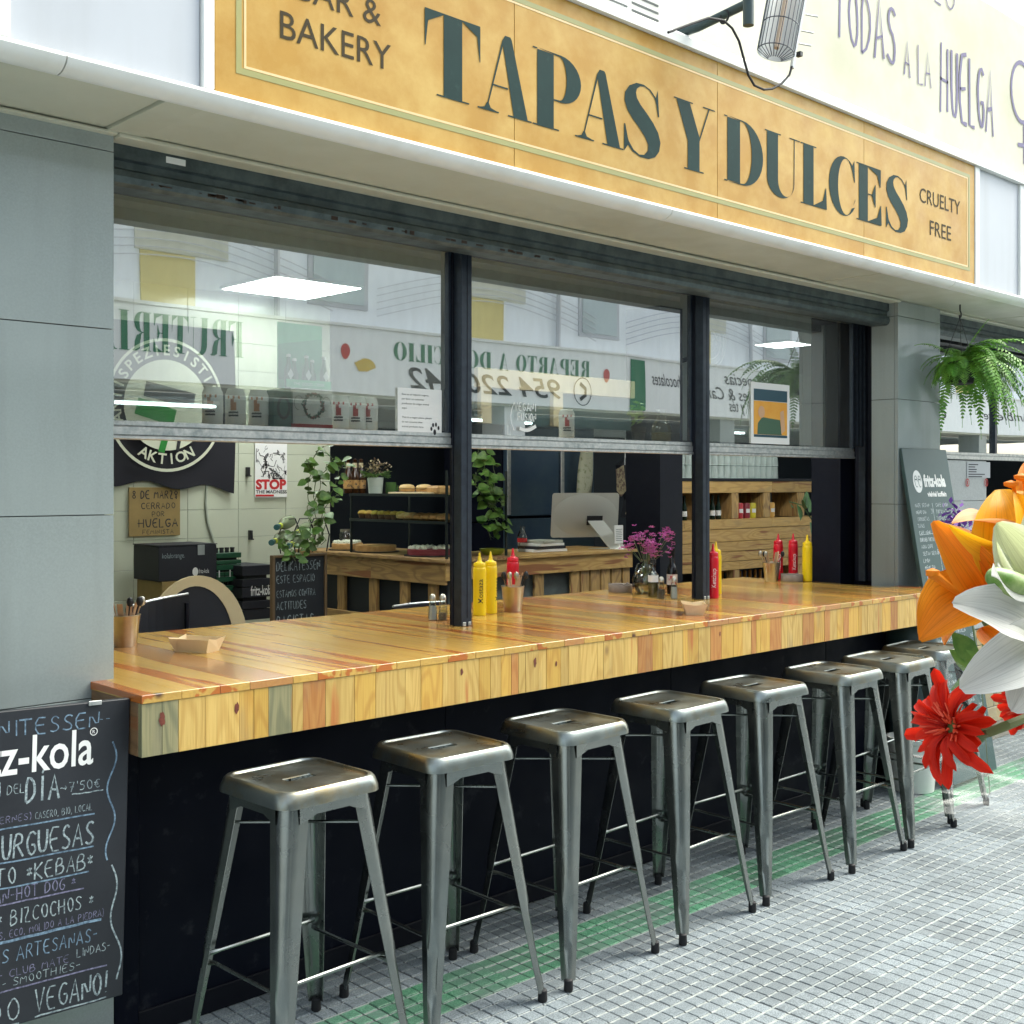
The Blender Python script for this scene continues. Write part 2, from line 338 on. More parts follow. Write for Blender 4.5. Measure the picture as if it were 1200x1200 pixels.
SF = {  # hand lettering: strokes in a 4 x 6 box
'A':[[(0,0),(2,6),(4,0)],[(.8,2.2),(3.3,2.2)]],'B':[[(0,0),(0,6),(2.6,5.8),(3.2,4.6),(2.4,3.3),(0,3.1)],[(2.2,3.2),(3.8,2.4),(3.6,.8),(2.2,0),(0,0)]],
'C':[[(3.8,5.2),(2.4,6),(.8,5),(.1,3),(.8,.9),(2.4,0),(3.8,.8)]],'D':[[(0,0),(0,6),(2.3,5.5),(3.8,3.2),(2.6,.7),(0,0)]],'E':[[(3.5,6),(0,6),(0,0),(3.6,0)],[(0,3.1),(2.8,3.2)]],
'F':[[(3.5,6),(0,6),(0,0)],[(0,3.1),(2.6,3.1)]],'G':[[(3.6,5.3),(2.2,6),(.4,4.8),(.1,2.3),(1.4,.1),(3.4,.6),(3.6,2.7),(2,2.7)]],'H':[[(0,0),(0,6)],[(3.6,6),(3.6,0)],[(-.6,3),(4,3.1)]],
'I':[[(1,0),(1,6)]],'J':[[(2.8,6),(2.8,1.2),(1.6,0),(.2,.9)]],'K':[[(0,0),(0,6)],[(3.5,6),(0,2.6),(3.7,0)]],'L':[[(0,6),(0,0),(3.2,.1)]],
'M':[[(0,0),(.4,6),(2.1,2.4),(3.8,6),(4.2,0)]],'N':[[(0,0),(0,6),(3.4,0),(3.5,6)]],'O':[[(1.8,6),(.4,4.8),(.1,2.6),(1.5,0),(3.2,.8),(3.6,3.4),(2.8,5.4),(1.8,6)]],
'P':[[(0,0),(0,6),(2.6,5.9),(3.4,4.5),(2.6,3),(0,2.8)]],'Q':[[(1.8,6),(.4,4.8),(.1,2.6),(1.5,0),(3.2,.8),(3.6,3.4),(2.8,5.4),(1.8,6)],[(2.2,1.6),(4,-.5)]],
'R':[[(0,0),(0,6),(2.6,5.9),(3.3,4.6),(2.4,3.2),(0,3)],[(1.5,3),(3.7,0)]],'S':[[(3.3,5.2),(2,6),(.5,5.2),(.6,3.8),(2.8,2.6),(3.4,1.2),(2,0),(0,.7)]],
'T':[[(-.3,6),(3.9,6)],[(1.8,6),(1.7,0)]],'U':[[(0,6),(.1,1.3),(1.6,0),(3.2,1.2),(3.4,6)]],'V':[[(0,6),(1.8,0),(3.8,6)]],'W':[[(0,6),(1,0),(2.2,4),(3.4,0),(4.5,6)]],
'X':[[(0,6),(3.6,0)],[(3.5,6),(0,0)]],'Y':[[(0,6),(1.8,3),(3.7,6)],[(1.8,3),(1.6,0)]],'Z':[[(0,6),(3.4,6),(0,0),(3.6,0)]],
'0':[[(1.8,6),(.4,4.8),(.1,2.6),(1.5,0),(3.2,.8),(3.6,3.4),(2.8,5.4),(1.8,6)]],'5':[[(3.4,6),(.4,6),(.2,3.5),(2.4,3.7),(3.3,2),(2.2,.2),(0,.3)]],'7':[[(0,6),(3.4,6),(1.2,0)],[(.8,3),(3,3)]],
'8':[[(1.8,3.2),(.3,4.4),(1.6,6),(3.2,4.8),(1.8,3.2),(.1,1.5),(1.7,0),(3.6,1.4),(1.8,3.2)]],'2':[[(.2,5),(1.7,6),(3.2,4.8),(2.4,3),(0,0),(3.6,0)]],
'1':[[(.6,4.8),(1.8,6),(1.8,0)]],'3':[[(.2,5.6),(2,6),(3.2,4.7),(1.4,3.3),(3.4,1.8),(2,0),(0,.6)]],'4':[[(2.8,0),(2.8,6),(0,2),(3.8,2)]],'6':[[(3,5.8),(.6,3.4),(.2,1.4),(1.8,0),(3.4,1.6),(1.8,3),(.3,1.8)]],'9':[[(3.2,4.2),(1.6,3.2),(.3,4.6),(1.8,6),(3.2,4.6),(2.6,0)]],
'-':[[(.3,3),(2.6,3.1)]],'.':[[(.6,0),(.9,.4)]],',':[[(.9,.6),(.4,-.9)]],'!':[[(1,6),(.9,1.8)],[(.8,.2),(1,.5)]],'*':[[(0,4.2),(2.4,2.2)],[(2.4,4.4),(0,2)],[(1.2,4.8),(1.2,1.8)]],
'(':[[(1.6,6.6),(.5,4.5),(.4,2),(1.5,-.6)]],')':[[(.2,6.6),(1.4,4.5),(1.4,2),(.2,-.6)]],"'":[[(.8,6.3),(.5,4.8)]],'>':[[(-.4,3),(.9,3.6),(1.9,2.6),(4,3.2)],[(2.9,4.3),(4,3.2),(2.7,2)]],
'@':[[(1.8,6),(.4,4.9),(.5,3.6),(1.8,2.8),(3.2,3.7),(3.1,5.2),(1.8,6)],[(1.8,2.8),(1.8,-.6)],[(.6,1),(3,1)]],'/':[[(0,0),(2.4,6)]],':':[[(.8,1),(.9,1.4)],[(.8,4),(.9,4.4)]],'€':[[(3.6,5),(2,6),(.5,4),(.5,2),(2,0),(3.6,1)],[(-.2,3.6),(2.6,3.6)],[(-.2,2.5),(2.4,2.5)]],' ':[]}
SF['Í'] = SF['I']+[[(1,6.8),(2,8)]]; SF['Ú'] = SF['U']
def hand(b, text, h, w=None, align='L', th=.08, jit=.25, M=None, seed=1, gap=1.5):
    """hand lettering as thin raised ribbons in the XZ plane"""
    rnd = random.Random(seed); x = 0; paths = []
    for ch in text.upper():
        st = SF.get(ch, []); mw = max([q[0] for s_ in st for q in s_] or [2.2])
        for s_ in st:
            pts = [(x+q[0]+rnd.uniform(-jit,jit), q[1]+rnd.uniform(-jit,jit)) for q in s_]
            if len(pts) > 3:   # smooth once
                q2 = [pts[0]]
                for a, c_ in zip(pts, pts[1:]): q2 += [(.7*a[0]+.3*c_[0], .7*a[1]+.3*c_[1]), (.3*a[0]+.7*c_[0], .3*a[1]+.7*c_[1])]
                pts = q2+[pts[-1]]
            paths.append(pts)
        x += mw+gap
    W = max(x-gap, .1); s = h/6; sx = s if w is None else w/W
    off = {'L':0,'C':-.5,'R':-1}[align]*W*sx
    for pts in paths:
        P = [Vector((off+q[0]*sx, 0, q[1]*s)) for q in pts]; t = h*th*rnd.uniform(.75,1.2)
        ribbon(b, P, t, M)
def ribbon(b, P, t, M=None):
    rows = []
    for i, p in enumerate(P):
        d = P[min(i+1, len(P)-1)]-P[max(i-1, 0)]
        if d.length < 1e-9: d = Vector((1,0,0))
        d.normalize(); n = Vector((-d.z, 0, d.x))*t/2
        rows.append((p+n, p-n))
    if M: rows = [(M@a, M@c) for a, c in rows]
    b.grid(rows)
def hand_obj(text, p, h, m, parent, w=None, align='L', th=.08, M3=None, seed=1, jit=.25, name='lettering'):
    b = B(); M = Matrix.Translation(Vector(p)) @ (M3.to_4x4() if M3 else Matrix.Identity(4))
    hand(b, text, h, w, align, th, jit, M, seed); return obj(name, b, m, parent, world=True)
# fat-face serif capitals, unit height; each piece is a strip between two lines so nothing overlaps badly
def arc(cx, cy, rx, ry, a0, a1, n=10): return [(cx+rx*math.cos(math.radians(a0+(a1-a0)*i/n)), cy+ry*math.sin(math.radians(a0+(a1-a0)*i/n))) for i in range(n+1)]
def didot(ch):
    """-> (width, [pieces]); a piece is a polygon list or ('strip', outer, inner)"""
    h = .018
    def bar(x0, x1, y0, y1): return [(x0,y0),(x1,y0),(x1,y1),(x0,y1)]
    def serif(x0, x1, top=False, y=None): return bar(x0, x1, 1-h, 1) if top else bar(x0, x1, 0, h)
    if ch == 'T': return .87, [bar(.29,.58,h,1-h), bar(.18,.69,0,h), [(0,1),(.87,1),(.87,1-h),(0,1-h)],
                     ('strip',[(0,1-h),(0,.8),(0,.56)],[(.29,1-h),(.05,.86),(.012,.56)]), ('strip',[(.87,1-h),(.87,.8),(.87,.56)],[(.58,1-h),(.82,.86),(.858,.56)])]
    if ch == 'A': return .94, [[(.42,.93),(.62,h),(.87,h),(.585,.97),(.56,1),(.47,1)], bar(.52,.94,0,h), [(.155,.06),(.175,.06),(.435,.88),(.42,.93)], bar(.0,.36,0,h),
                     ('strip',[(.04,h),(.12,.04),(.155,.1)],[(.32,h),(.22,.04),(.185,.1)]), bar(.245,.52,.33,.35)]
    if ch == 'P': return .88, [bar(.08,.375,h,1-h), bar(0,.47,0,h), bar(0,.08,1-h,1), ('strip', [(.08,1)]+arc(.5,.69,.38,.31,90,-90,14)+[(.375,.38)], [(.375,1-h)]+arc(.48,.69,.13,.285,90,-90,14)+[(.375,.40)])]
    if ch == 'R': return .98, didot('P')[1][:2]+[bar(0,.08,1-h,1), ('strip', [(.08,1)]+arc(.48,.735,.36,.265,90,-90,14)+[(.375,.47)], [(.375,1-h)]+arc(.46,.735,.12,.24,90,-90,14)+[(.375,.49)]),
                     ('strip', [(.5,.47),(.72,.40),(.82,.25),(.84,.08),(.90,.03),(.98,.04)], [(.42,.47),(.5,.42),(.55,.25),(.57,.06),(.72,0),(.9,0)])]
    if ch == 'S':
        o = arc(.44,.76,.40,.24,10,90,5)+arc(.42,.755,.40,.245,90,205,10)+[(.20,.52),(.38,.40)]+arc(.36,.22,.26,.20,40,-90,8)+[(.16,.08),(.05,.22)]
        i = [(.80,.80),(.70,.90),(.60,.965),(.52,.98)]+[(.44,.985),(.38,.98),(.33,.96),(.29,.93),(.27,.89),(.27,.85),(.30,.80),(.36,.74),(.44,.68),(.52,.62),(.62,.54),(.72,.44),(.79,.34),(.81,.24),(.79,.15),(.73,.07),(.62,.01),(.5,-.01),(.36,-.01),(.26,.03),(.14,.10)]
        L_ = [(.76,.72),(.70,.88),(.58,.97),(.44,1.01),(.28,1.0),(.13,.93),(.04,.82),(.03,.70),(.09,.58),(.20,.48),(.34,.38),(.46,.28),(.53,.18),(.52,.09),(.44,.02),(.34,.005),(.22,.05),(.12,.15),(.05,.30)]
        R_ = [(.74,.72),(.67,.87),(.56,.955),(.45,.985),(.36,.97),(.29,.92),(.27,.86),(.29,.79),(.37,.71),(.50,.62),(.64,.51),(.75,.39),(.80,.26),(.77,.13),(.68,.03),(.54,-.02),(.36,-.025),(.20,.02),(.07,.12)]
        return .80, [('strip', L_, R_), [(.74,1),(.77,.62),(.745,.62),(.69,.86)], [(.02,0),(.02,.38),(.045,.38),(.12,.12)]]
    if ch == 'Y': return .97, [[(.06,1-h),(.37,1-h),(.60,.52),(.60,h),(.32,h),(.32,.42)], bar(.24,.70,0,h), bar(0,.44,1-h,1), [(.60,.52),(.60,.46),(.84,1-h),(.81,1-h)], bar(.68,.97,1-h,1)]
    if ch == 'D': return 1.0, [bar(.08,.40,h,1-h), bar(0,.08,0,h), bar(0,.08,1-h,1), ('strip', [(.08,1)]+arc(.46,.5,.54,.5,90,-90,16)+[(.08,0)], [(.40,1-h)]+arc(.46,.5,.24,.48,90,-90,16)+[(.40,h)])]
    if ch == 'U': return .98, [bar(0,.44,1-h,1), bar(.68,.98,1-h,1), ('strip', [(.06,1-h),(.06,.3)]+arc(.44,.26,.38,.28,180,360,14)+[(.83,1-h)], [(.36,1-h),(.36,.26)]+arc(.58,.26,.22,.24,180,360,14)+[(.81,1-h)])]
    if ch == 'L': return .78, [bar(.08,.38,h,1-h), bar(0,.46,1-h,1), bar(0,.76,0,h), ('strip',[(.78,0),(.77,.2),(.76,.36)],[(.38,h),(.66,.14),(.74,.36)])]
    if ch in 'CG':
        o = arc(.48,.5,.47,.51,38,322,22); i = arc(.56,.5,.26,.485,45,315,22)
        return .86, [('strip', o, i), [(.83,1),(.85,.62),(.83,.62),(.74,.86)], [(.78,.2),(.86,.30),(.85,.34),(.84,.3)]]+([[(.56,0.02),(.82,.02),(.82,.42),(.56,.42)]] if ch == 'G' else [])
    if ch == 'E': return .85, [bar(.08,.38,h,1-h), bar(0,.08,0,h), bar(0,.08,1-h,1), bar(.08,.82,1-h,1), bar(.08,.84,0,h), ('strip',[(.82,1-h),(.82,.8),(.81,.68)],[(.38,1-h),(.70,.88),(.79,.68)]), ('strip',[(.85,h),(.84,.2),(.83,.36)],[(.38,h),(.70,.13),(.81,.36)]),
                     bar(.38,.55,.49,.51), [(.52,.51),(.62,.70),(.64,.70),(.64,.30),(.62,.30),(.52,.49)]]
    if ch == 'F': return .80, didot('E')[1][:1]+[bar(0,.46,0,h), bar(0,.08,1-h,1), bar(.08,.80,1-h,1), didot('E')[1][5], didot('E')[1][7], didot('E')[1][8]]
    if ch == 'O': 
        return 1.0, [('strip', arc(.5,.5,.49,.51,0,360,28), arc(.5,.5,.20,.485,0,360,28))]
    if ch == 'M': return 1.2, [bar(.10,.125,h,1-h), bar(0,.24,0,h), bar(0,.16,1-h,1), [(.125,1-h),(.38,1-h),(.64,.16),(.60,h)], [(.60,h),(.64,.16),(.86,1-h),(.83,1-h)], bar(.84,1.12,h,1-h), bar(.76,1.2,0,h), bar(.82,1.2,1-h,1)]
    if ch == 'I': return .5, [bar(.09,.41,h,1-h), bar(0,.5,0,h), bar(0,.5,1-h,1)]
    return .45, []
def didot_add(b, ch, x, z, h, w, M=None):
    W, ps = didot(ch); sx = w/W if w else h
    for k, pc in enumerate(ps):
        e = -.00012*k
        f = lambda q: (M@Vector((x+q[0]*sx, e, z+q[1]*h))) if M else Vector((x+q[0]*sx, e, z+q[1]*h))
        if isinstance(pc, tuple):
            o, i = pc[1], pc[2]
            if len(o) != len(i):
                n = max(len(o), len(i))
                def rs(a):
                    r_ = []
                    for t in range(n):
                        u = t/(n-1)*(len(a)-1); j = min(int(u), len(a)-2); v = u-j
                        r_.append((a[j][0]*(1-v)+a[j+1][0]*v, a[j][1]*(1-v)+a[j+1][1]*v))
                    return r_
                o, i = rs(o), rs(i)
            b.grid([(f(a), f(c_)) for a, c_ in zip(o, i)])
        else: b.poly([f(q) for q in pc])
    return W*sx
def didot_text(b, text, x, z, h, w, M=None, gap=.10):
    W = sum(didot(c)[0]+gap for c in text)-gap; s = w/W
    for c in text:
        cw = didot(c)[0]*s
        if didot(c)[1]: didot_add(b, c, x, z, h, cw, M)
        x += cw+gap*s
# ================================================================== SETTING: pavement
def in_view(p, m=30):
    c, s = math.cos(YAW), math.sin(YAW); f = p[0]*c+p[1]*s; r = p[0]*s-p[1]*c
    if f < .3: return None
    x, y = 600+1386*r/f, 566-1386*(p[2]-CH)/f
    return (x, y, f) if -m < x < 1200+m and -m < y < 1200+m else None
M_pad = pm('terrazzo pad', (.128,.155,.176), .6, nz=(240,(.29,.33,.35),.12), nz2=(4,(.112,.135,.148),.4,.56), objvar=.17, bump=(160,.0008))
M_padg = pm('green terrazzo pad', (.025,.17,.085), .45, nz=(240,(.16,.34,.22),.12), nz2=(3.0,(.12,.175,.155),.24,.57), objvar=.3, bump=(160,.0008))
M_pgrout = pm('pavement grout', (.27,.30,.295), .9, nz=(3,(.15,.17,.168),.5), nz2=(60,(.42,.44,.42),.3))
M_pdark = pm('pavement dark slot', (.035,.04,.042), .9)
pav = obj('pavement', B().box(-14, 30, -3.44, 3.2, -.35, -.0034), M_pgrout); props(pav, kind='structure')
TP = .0525*4            # a paving tile is four by four raised pads
def tile_mesh(name, m):
    b = B()
    for i in range(4):
        for j in range(4):
            x0, y0 = i*.0525+.003, j*.0525+.0058
            x1, y1 = x0+.0482, y0+.0425
            bt = [b.b.verts.new(v) for v in ((x0-.001,y0-.001,-.0065),(x1+.001,y0-.001,-.0065),(x1+.001,y1+.001,-.0065),(x0-.001,y1+.001,-.0065))]
            e = .0016
            md = [b.b.verts.new(v) for v in ((x0,y0,-.0012),(x1,y0,-.0012),(x1,y1,-.0012),(x0,y1,-.0012))]
            tp = [b.b.verts.new(v) for v in ((x0+e,y0+e,0),(x1-e,y0+e,0),(x1-e,y1-e,0),(x0+e,y1-e,0))]
            b.b.faces.new(tp)
            for a in (0,1,2,3):
                k = (a+1) % 4; b.b.faces.new((md[a],md[k],tp[k],tp[a])); b.b.faces.new((bt[a],bt[k],md[k],md[a]))
            # dark slot between neighbours along x
    return b.mesh(name, m)
tmA, tmG = tile_mesh('paving_tile', M_pad), tile_mesh('paving_tile_green', M_padg)
tiles = []
for i in range(-8, 75):
    for j in range(-16, 15):
        x, y = -.006+i*TP, 2.605-TP*4-.0 + (j+2)*TP
        if y > 3.07 or y < -3.3: continue
        q = max((in_view((x+a*TP, y+c_*TP, 0)) or (0,0,0) for a in (0,1) for c_ in (0,1)), key=lambda t: t[2])
        vis = q[2] > 0
        tiles.append((0 if vis else 1, q[2] if vis else abs(x-3)+abs(y), x, y, abs(y-2.605) < .02))
tiles.sort()
slotb = B(); far = B(); farg = B()
for k, (v, d, x, y, g) in enumerate(tiles):
    if k < 290 and v == 0:
        o = bpy.data.objects.new('paving_tile', tmG if g else tmA); C.objects.link(o); o.parent = pav
        o.location = (x+random.gauss(0,.0006), y+random.gauss(0,.0006), random.uniform(-.0012, .0008)); o.rotation_euler = (random.gauss(0,.003), random.gauss(0,.003), random.gauss(0,.003))
    elif -1 < x < 11:
        bb = farg if g else far
        for i in range(4):
            for jj in range(4):
                x0, y0 = x+i*.0525+.003, y+jj*.0525+.0055
                bb.box(x0, x0+.0482, y0, y0+.0425, -.0068, -.0004)
    if -1 < x < 11 and k < 1400:
        for i in range(4): slotb.box(x+i*.0525-.0013, x+i*.0525+.0030, y+.004, y+TP-.004, -.0036, -.0026)
props(obj('paving_pads', far, M_pad, pav), kind='stuff')
props(obj('green_paving_pads', farg, M_padg, pav), kind='stuff')
props(obj('slot_strips', slotb, M_pdark, pav), kind='stuff')  # dark strips laid in the narrow gaps between pads
# ================================================================== the cafe building
cafe = thing('cafe_building', 'cafe building with grey stone pillars, white canopy edge and dark steel window opening', 'building', (1.42, 3.06, 0))
PLX0, PLX1, PRX0, PRX1 = -.6, 1.428, 5.66, 6.12
def panels(x0, x1, zs, y, th, par, widths=None):
    for a, c_ in zip(zs, zs[1:]):
        xs = [x0, x1] if not widths else [x0]+widths+[x1]
        for u, v in zip(xs, xs[1:]):
            obj('stone_panel', B().box(u+.001, v-.001, y, y+th, a+.0013, c_-.0013, .0008), M_granite, par, world=True)
pl = obj('pillar', B().box(PLX0, PLX1-.022, 3.072, 3.45, 0, 2.47), M_joint, cafe, world=True)
panels(PLX0, PLX1, [0,.46,.955,1.444,1.945,2.425,2.475], 3.06, .02, pl, [.42])
for a, c_ in zip([0,.46,.955,1.444,1.945,2.425],[.46,.955,1.444,1.945,2.425,2.475]):
    obj('stone_panel', B().box(PLX1-.021, PLX1, 3.0815, 3.34, a+.0013, c_-.0013, .0008), M_granite, pl, world=True)
pr = obj('pillar', B().box(PRX0+.022, PRX1-.022, 3.072, 3.205, 0, 2.47), M_joint, cafe, world=True)
ZR = [0,.46,.955,1.42,1.965,2.395,2.475]
panels(PRX0, PRX1, ZR, 3.05, .02, pr)
for a, c_ in zip(ZR, ZR[1:]):
    obj('stone_panel', B().box(PRX0, PRX0+.02, 3.0715, 3.2, a+.0013, c_-.0013, .0008), M_granite, pr, world=True)
    obj('stone_panel', B().box(PRX1-.02, PRX1, 3.0715, 3.32, a+.0013, c_-.0013, .0008), M_granite, pr, world=True)
for u, v in zip((1.43,2.62,3.84,5.02),(2.62,3.84,5.02,PRX0-.002)): obj('kick_panel', B().box(u+.0015, v-.0015, 3.08, 3.12, 0, .84, .002), M_panel, cafe, world=True)
obj('skirting', B().box(1.502, PRX0-.004, 3.070, 3.0795, .002, .07, .002), pm('scuffed black skirting', (.0035,.0045,.009), .55, nz=(9,(.018,.02,.024),.2,.66), spec=.2), cafe, world=True)
obj('kick_panel_post', B().box(1.43, 1.50, 3.062, 3.079, 0, .84, .002), M_panel, cafe, world=True)
# wall under the neighbouring window, with yellow tile foot
obj('dwarf_wall', B().box(PRX1+.002, 7.33, 3.36, 3.5, .62, 1.672), M_joint, cafe, world=True)
for k, (a, c_) in enumerate(((.62,1.0),(1.0,1.42),(1.42,1.67))):
    for u, v in ((PRX1+.004, 6.75), (6.75, 7.33)):
        obj('stone_panel', B().box(u, v-.002, 3.345, 3.359, a+.0013, c_-.0013, .001), pm('light stone', (.46,.48,.48), .3, nz=(120,(.38,.40,.40),.2)), cafe, world=True)
M_ytile = pm('buff glazed brick', (.50,.40,.20), .35, objvar=.12, nz=(9,(.44,.33,.15),.3))
obj('tiled_foot', B().box(PRX1+.002, 9.5, 3.36, 3.5, 0, .618), pm('buff mortar', (.25,.22,.15), .9), cafe, world=True)
for r_ in range(6):
    for k in range(14):
        u = PRX1+.004+k*.24-(.12 if r_ % 2 else 0); u0, u1 = max(u, PRX1+.004), u+.234
        if u1-u0 > .02: obj('brick', B().box(u0, u1, 3.349, 3.3605, r_*.102+.003, r_*.102+.099, .002), M_ytile, cafe, world=True)
# canopy: fascia, moulding, soffit
XL, XR = -2.5, 14
obj('canopy_core', B().box(XL, XR, 2.70, 3.6, 2.50, 3.09), M_white, cafe, world=True)
prof = [(2.705,2.472),(2.69,2.468),(2.672,2.470),(2.655,2.477),(2.643,2.487),(2.638,2.498),(2.643,2.506),(2.655,2.512),(2.705,2.512)]
for u, v in ((XL,-.9),(-.898,1.12),(1.122,3.3),(3.302,5.45),(5.452,7.6),(7.602,9.8),(9.802,XR)):
    b = B(); b.prism([(u, p_[0], p_[1]) for p_ in prof], (v-u-.0015, 0, 0)); obj('edge_moulding', b, M_white, cafe, world=True, smooth=True)
b = B(); b.prism([(XL, y, z) for y, z in ((2.64,3.10),(2.64,3.132),(2.648,3.142),(2.72,3.142),(3.6,3.16),(3.6,3.11),(2.70,3.10))], (XR-XL, 0, 0)); obj('coping', b, M_white, cafe, world=True)
for u, v in ((-1.10,.96),(5.748,6.215),(6.27,8.0),(8.05,9.9)):
    obj('fascia_panel', B().box(u, v, 2.668, 2.70, 2.513, 3.099, .001), M_grey, cafe, world=True)
obj('fascia_panel', B().box(1.002, 1.468, 2.668, 2.70, 2.513, 3.099, .001), M_grey, cafe, world=True)
for u, v in ((.962,1.0),(1.470,1.503),(5.697,5.746),(6.217,6.268),(8.002,8.048)):
    obj('divider', B().box(u, v, 2.655, 2.70, 2.513, 3.099, .003), M_white, cafe, world=True)
sx = [XL, -.6, 1.395, 1.50, 3.42, 4.9, 5.98, 6.75, 8.6, 10.5, XR]
for k, (u, v) in enumerate(zip(sx, sx[1:])):
    ph = [0, .004, -.004, 0, .002, .0, .003, .001, 0, .002][k]
    obj('soffit_panel', B().box(u+.0015, v-.0015, 2.706, 3.05, 2.477+ph, 2.498, .001), M_soffit, cafe, world=True)
obj('soffit_trim', B().box(XL, PLX1, 3.035, 3.062, 2.468, 2.4765, .002), M_soffit, cafe, world=True)
obj('soffit_trim', B().box(PLX1+.002, PRX0-.003, 3.03, 3.10, 2.462, 2.4745, .003), M_soffit, cafe, world=True)
obj('soffit_trim', B().box(PRX1+.003, XR, 3.06, 3.12, 2.462, 2.4745, .003), M_soffit, cafe, world=True)
obj('soffit_back', B().box(XL, XR, 3.05, 3.6, 2.476, 2.499), M_soffit, cafe, world=True)
# shutter boxes (folded galvanised steel)
def shutter(x0, x1, par=cafe):
    pf_ = [(3.10,2.4745),(3.10,2.425),(3.112,2.420),(3.112,2.400),(3.098,2.392),(3.094,2.375),(3.100,2.358),(3.115,2.350),(3.19,2.350),(3.19,2.4745)]
    b = B(); b.prism([(x0, y, z) for y, z in pf_], (x1-x0, 0, 0)); obj('shutter_box', b, M_galv, par, world=True)
    obj('shutter_slot', B().box(x0, x1, 3.192, 3.285, 2.388, 2.4745), M_navy, par, world=True)
shutter(PLX1+.002, PRX0-.002); obj('pillar_core', B().box(5.855, 6.10, 3.206, 3.415, 0, 2.47), M_navy, cafe, world=True); shutter(PRX1+.002, 12)
b = B(); b.box(1.60,1.66,3.0985,3.0995,2.437,2.455); obj('torn_sticker', b, M_paper, cafe, world=True)
b = B()
rr0 = random.Random(2)
for k in range(38):
    u = 1.55+1.6*rr0.random()**1.2; b.box(u, u+rr0.uniform(.006,.03), 3.0945, 3.0958, 2.366-rr0.uniform(0,.006), 2.368+rr0.uniform(0,.008)*rr0.random())
obj('rust_streak', b, pm('rust', (.055,.030,.018), .9, nz=(40,(.03,.022,.018),.3)), cafe, world=True)
# upper storey set back above the canopy
M_yw = pm('yellow render', (.68,.58,.24), .8, nz=(3,(.62,.52,.20),.4))
M_pale = pm('pale cream render', (.66,.66,.56), .8, nz=(2,(.60,.60,.50),.4))
up = thing('upper_storey', 'cream and yellow rendered upper storey wall set back above the white canopy', 'building', (3, 3.6, 3.16))
obj('wall', B().box(XL, XR, 3.62, 3.9, 3.1, 4.6), M_pale, up, world=True)
for u in (2.4, 4.22, 7.6): obj('yellow_band', B().box(u, u+.42, 3.60, 3.619, 3.161, 4.6), M_yw, up, world=True)
obj('string_course', B().box(XL, XR, 3.56, 3.599, 4.40, 4.55), M_white, up, world=True)
for u in (2.95, 5.6):
    f_ = obj('window', B().box(u, u+.9, 3.58, 3.619, 3.40, 4.3, .004), M_white, up, world=True)
    for i in (0,1): obj('pane', B().box(u+.06+i*.41, u+.43+i*.41, 3.572, 3.579, 3.48, 4.22), pm('upper window glass', (.25,.30,.33), .05, spec=1), f_, world=True)
# ================================================================== cafe window frames
win = thing('cafe_window', 'three raised aluminium sash windows between blue black posts above the wooden counter', 'window', (1.43, 3.34, 1))
def post(x, y0, w_, d_, z0, z1, nm='post'):
    p_ = obj(nm, B().box(x, x+w_, y0, y0+d_, z0, z1, .002), M_darkpost, win, world=True)
    obj('groove', B().box(x+w_*.52, x+w_*.58, y0-.0012, y0+.001, z0+.03, z1), M_navy, p_, world=True)
    obj('rear_post', B().box(x-.004, x+w_*.9, y0+d_+.001, y0+d_+.018, z0, z1, .002), M_navy, win, world=True)
    for i in (0,1): obj('foot_plug', B().box(x+w_*(.1+.5*i), x+w_*(.4+.5*i), y0-.004, y0+.001, z0+.001, z0+.016, .002), M_alu, p_, world=True)
post(2.872, 3.285, .052, .045, 1.0, 2.402)
post(4.326, 3.285, .050, .045, 1.0, 2.402)
obj('head_rail', B().box(PLX1+.004, 5.788, 3.30, 3.345, 2.432, 2.46, .002), M_alu, win, world=True)
obj('head_rail', B().box(PLX1+.004, 5.788, 3.302, 3.36, 2.406, 2.431, .002), M_darkpost, win, world=True)
for i in range(3): obj('side_guide', B().box(5.772-i*.020, 5.786-i*.020, 3.30+i*.012, 3.34+i*.012, 1.0 if i < 1 else 1.725, 2.402, .002), M_darkpost, win, world=True)
obj('jamb', B().box(5.79, 5.85, 3.21, 3.37, 1.0, 2.475, .002), M_navy, win, world=True)
obj('side_guide', B().box(1.430, 1.46, 3.29, 3.36, 1.0, 2.402, .002), M_darkpost, win, world=True)
for k, (u, v, y) in enumerate(((1.462, 2.866, 3.345), (2.928, 4.325, 3.352), (4.382, 5.72, 3.345))):
    s_ = obj('sash', B().box(u, v, y-.012, y+.016, 1.672, 1.700, .003), M_alu, win, world=True)
    obj('lower_rail', B().box(u, v, y-.008, y+.012, 1.7005, 1.716, .002), M_alu, s_, world=True)
    obj('bottom_lip', B().box(u, v, y-.016, y+.018, 1.660, 1.6715, .002), M_alu, s_, world=True)
    obj('top_rail', B().box(u, v, y-.006, y+.01, 2.388, 2.404, .002), M_darkpost, s_, world=True)
    for q in (u, v-.014): obj('stile', B().box(q, q+.014, y-.010, y+.014, 1.7165, 2.3875, .002), M_darkpost if q != u else M_alu, s_, world=True)
    gl = B(); gl.poly([(u+.012, y, 1.71), (v-.012, y, 1.71), (v-.012, y, 2.395), (u+.012, y, 2.395)]); obj('pane', gl, M_glass, s_, world=True)
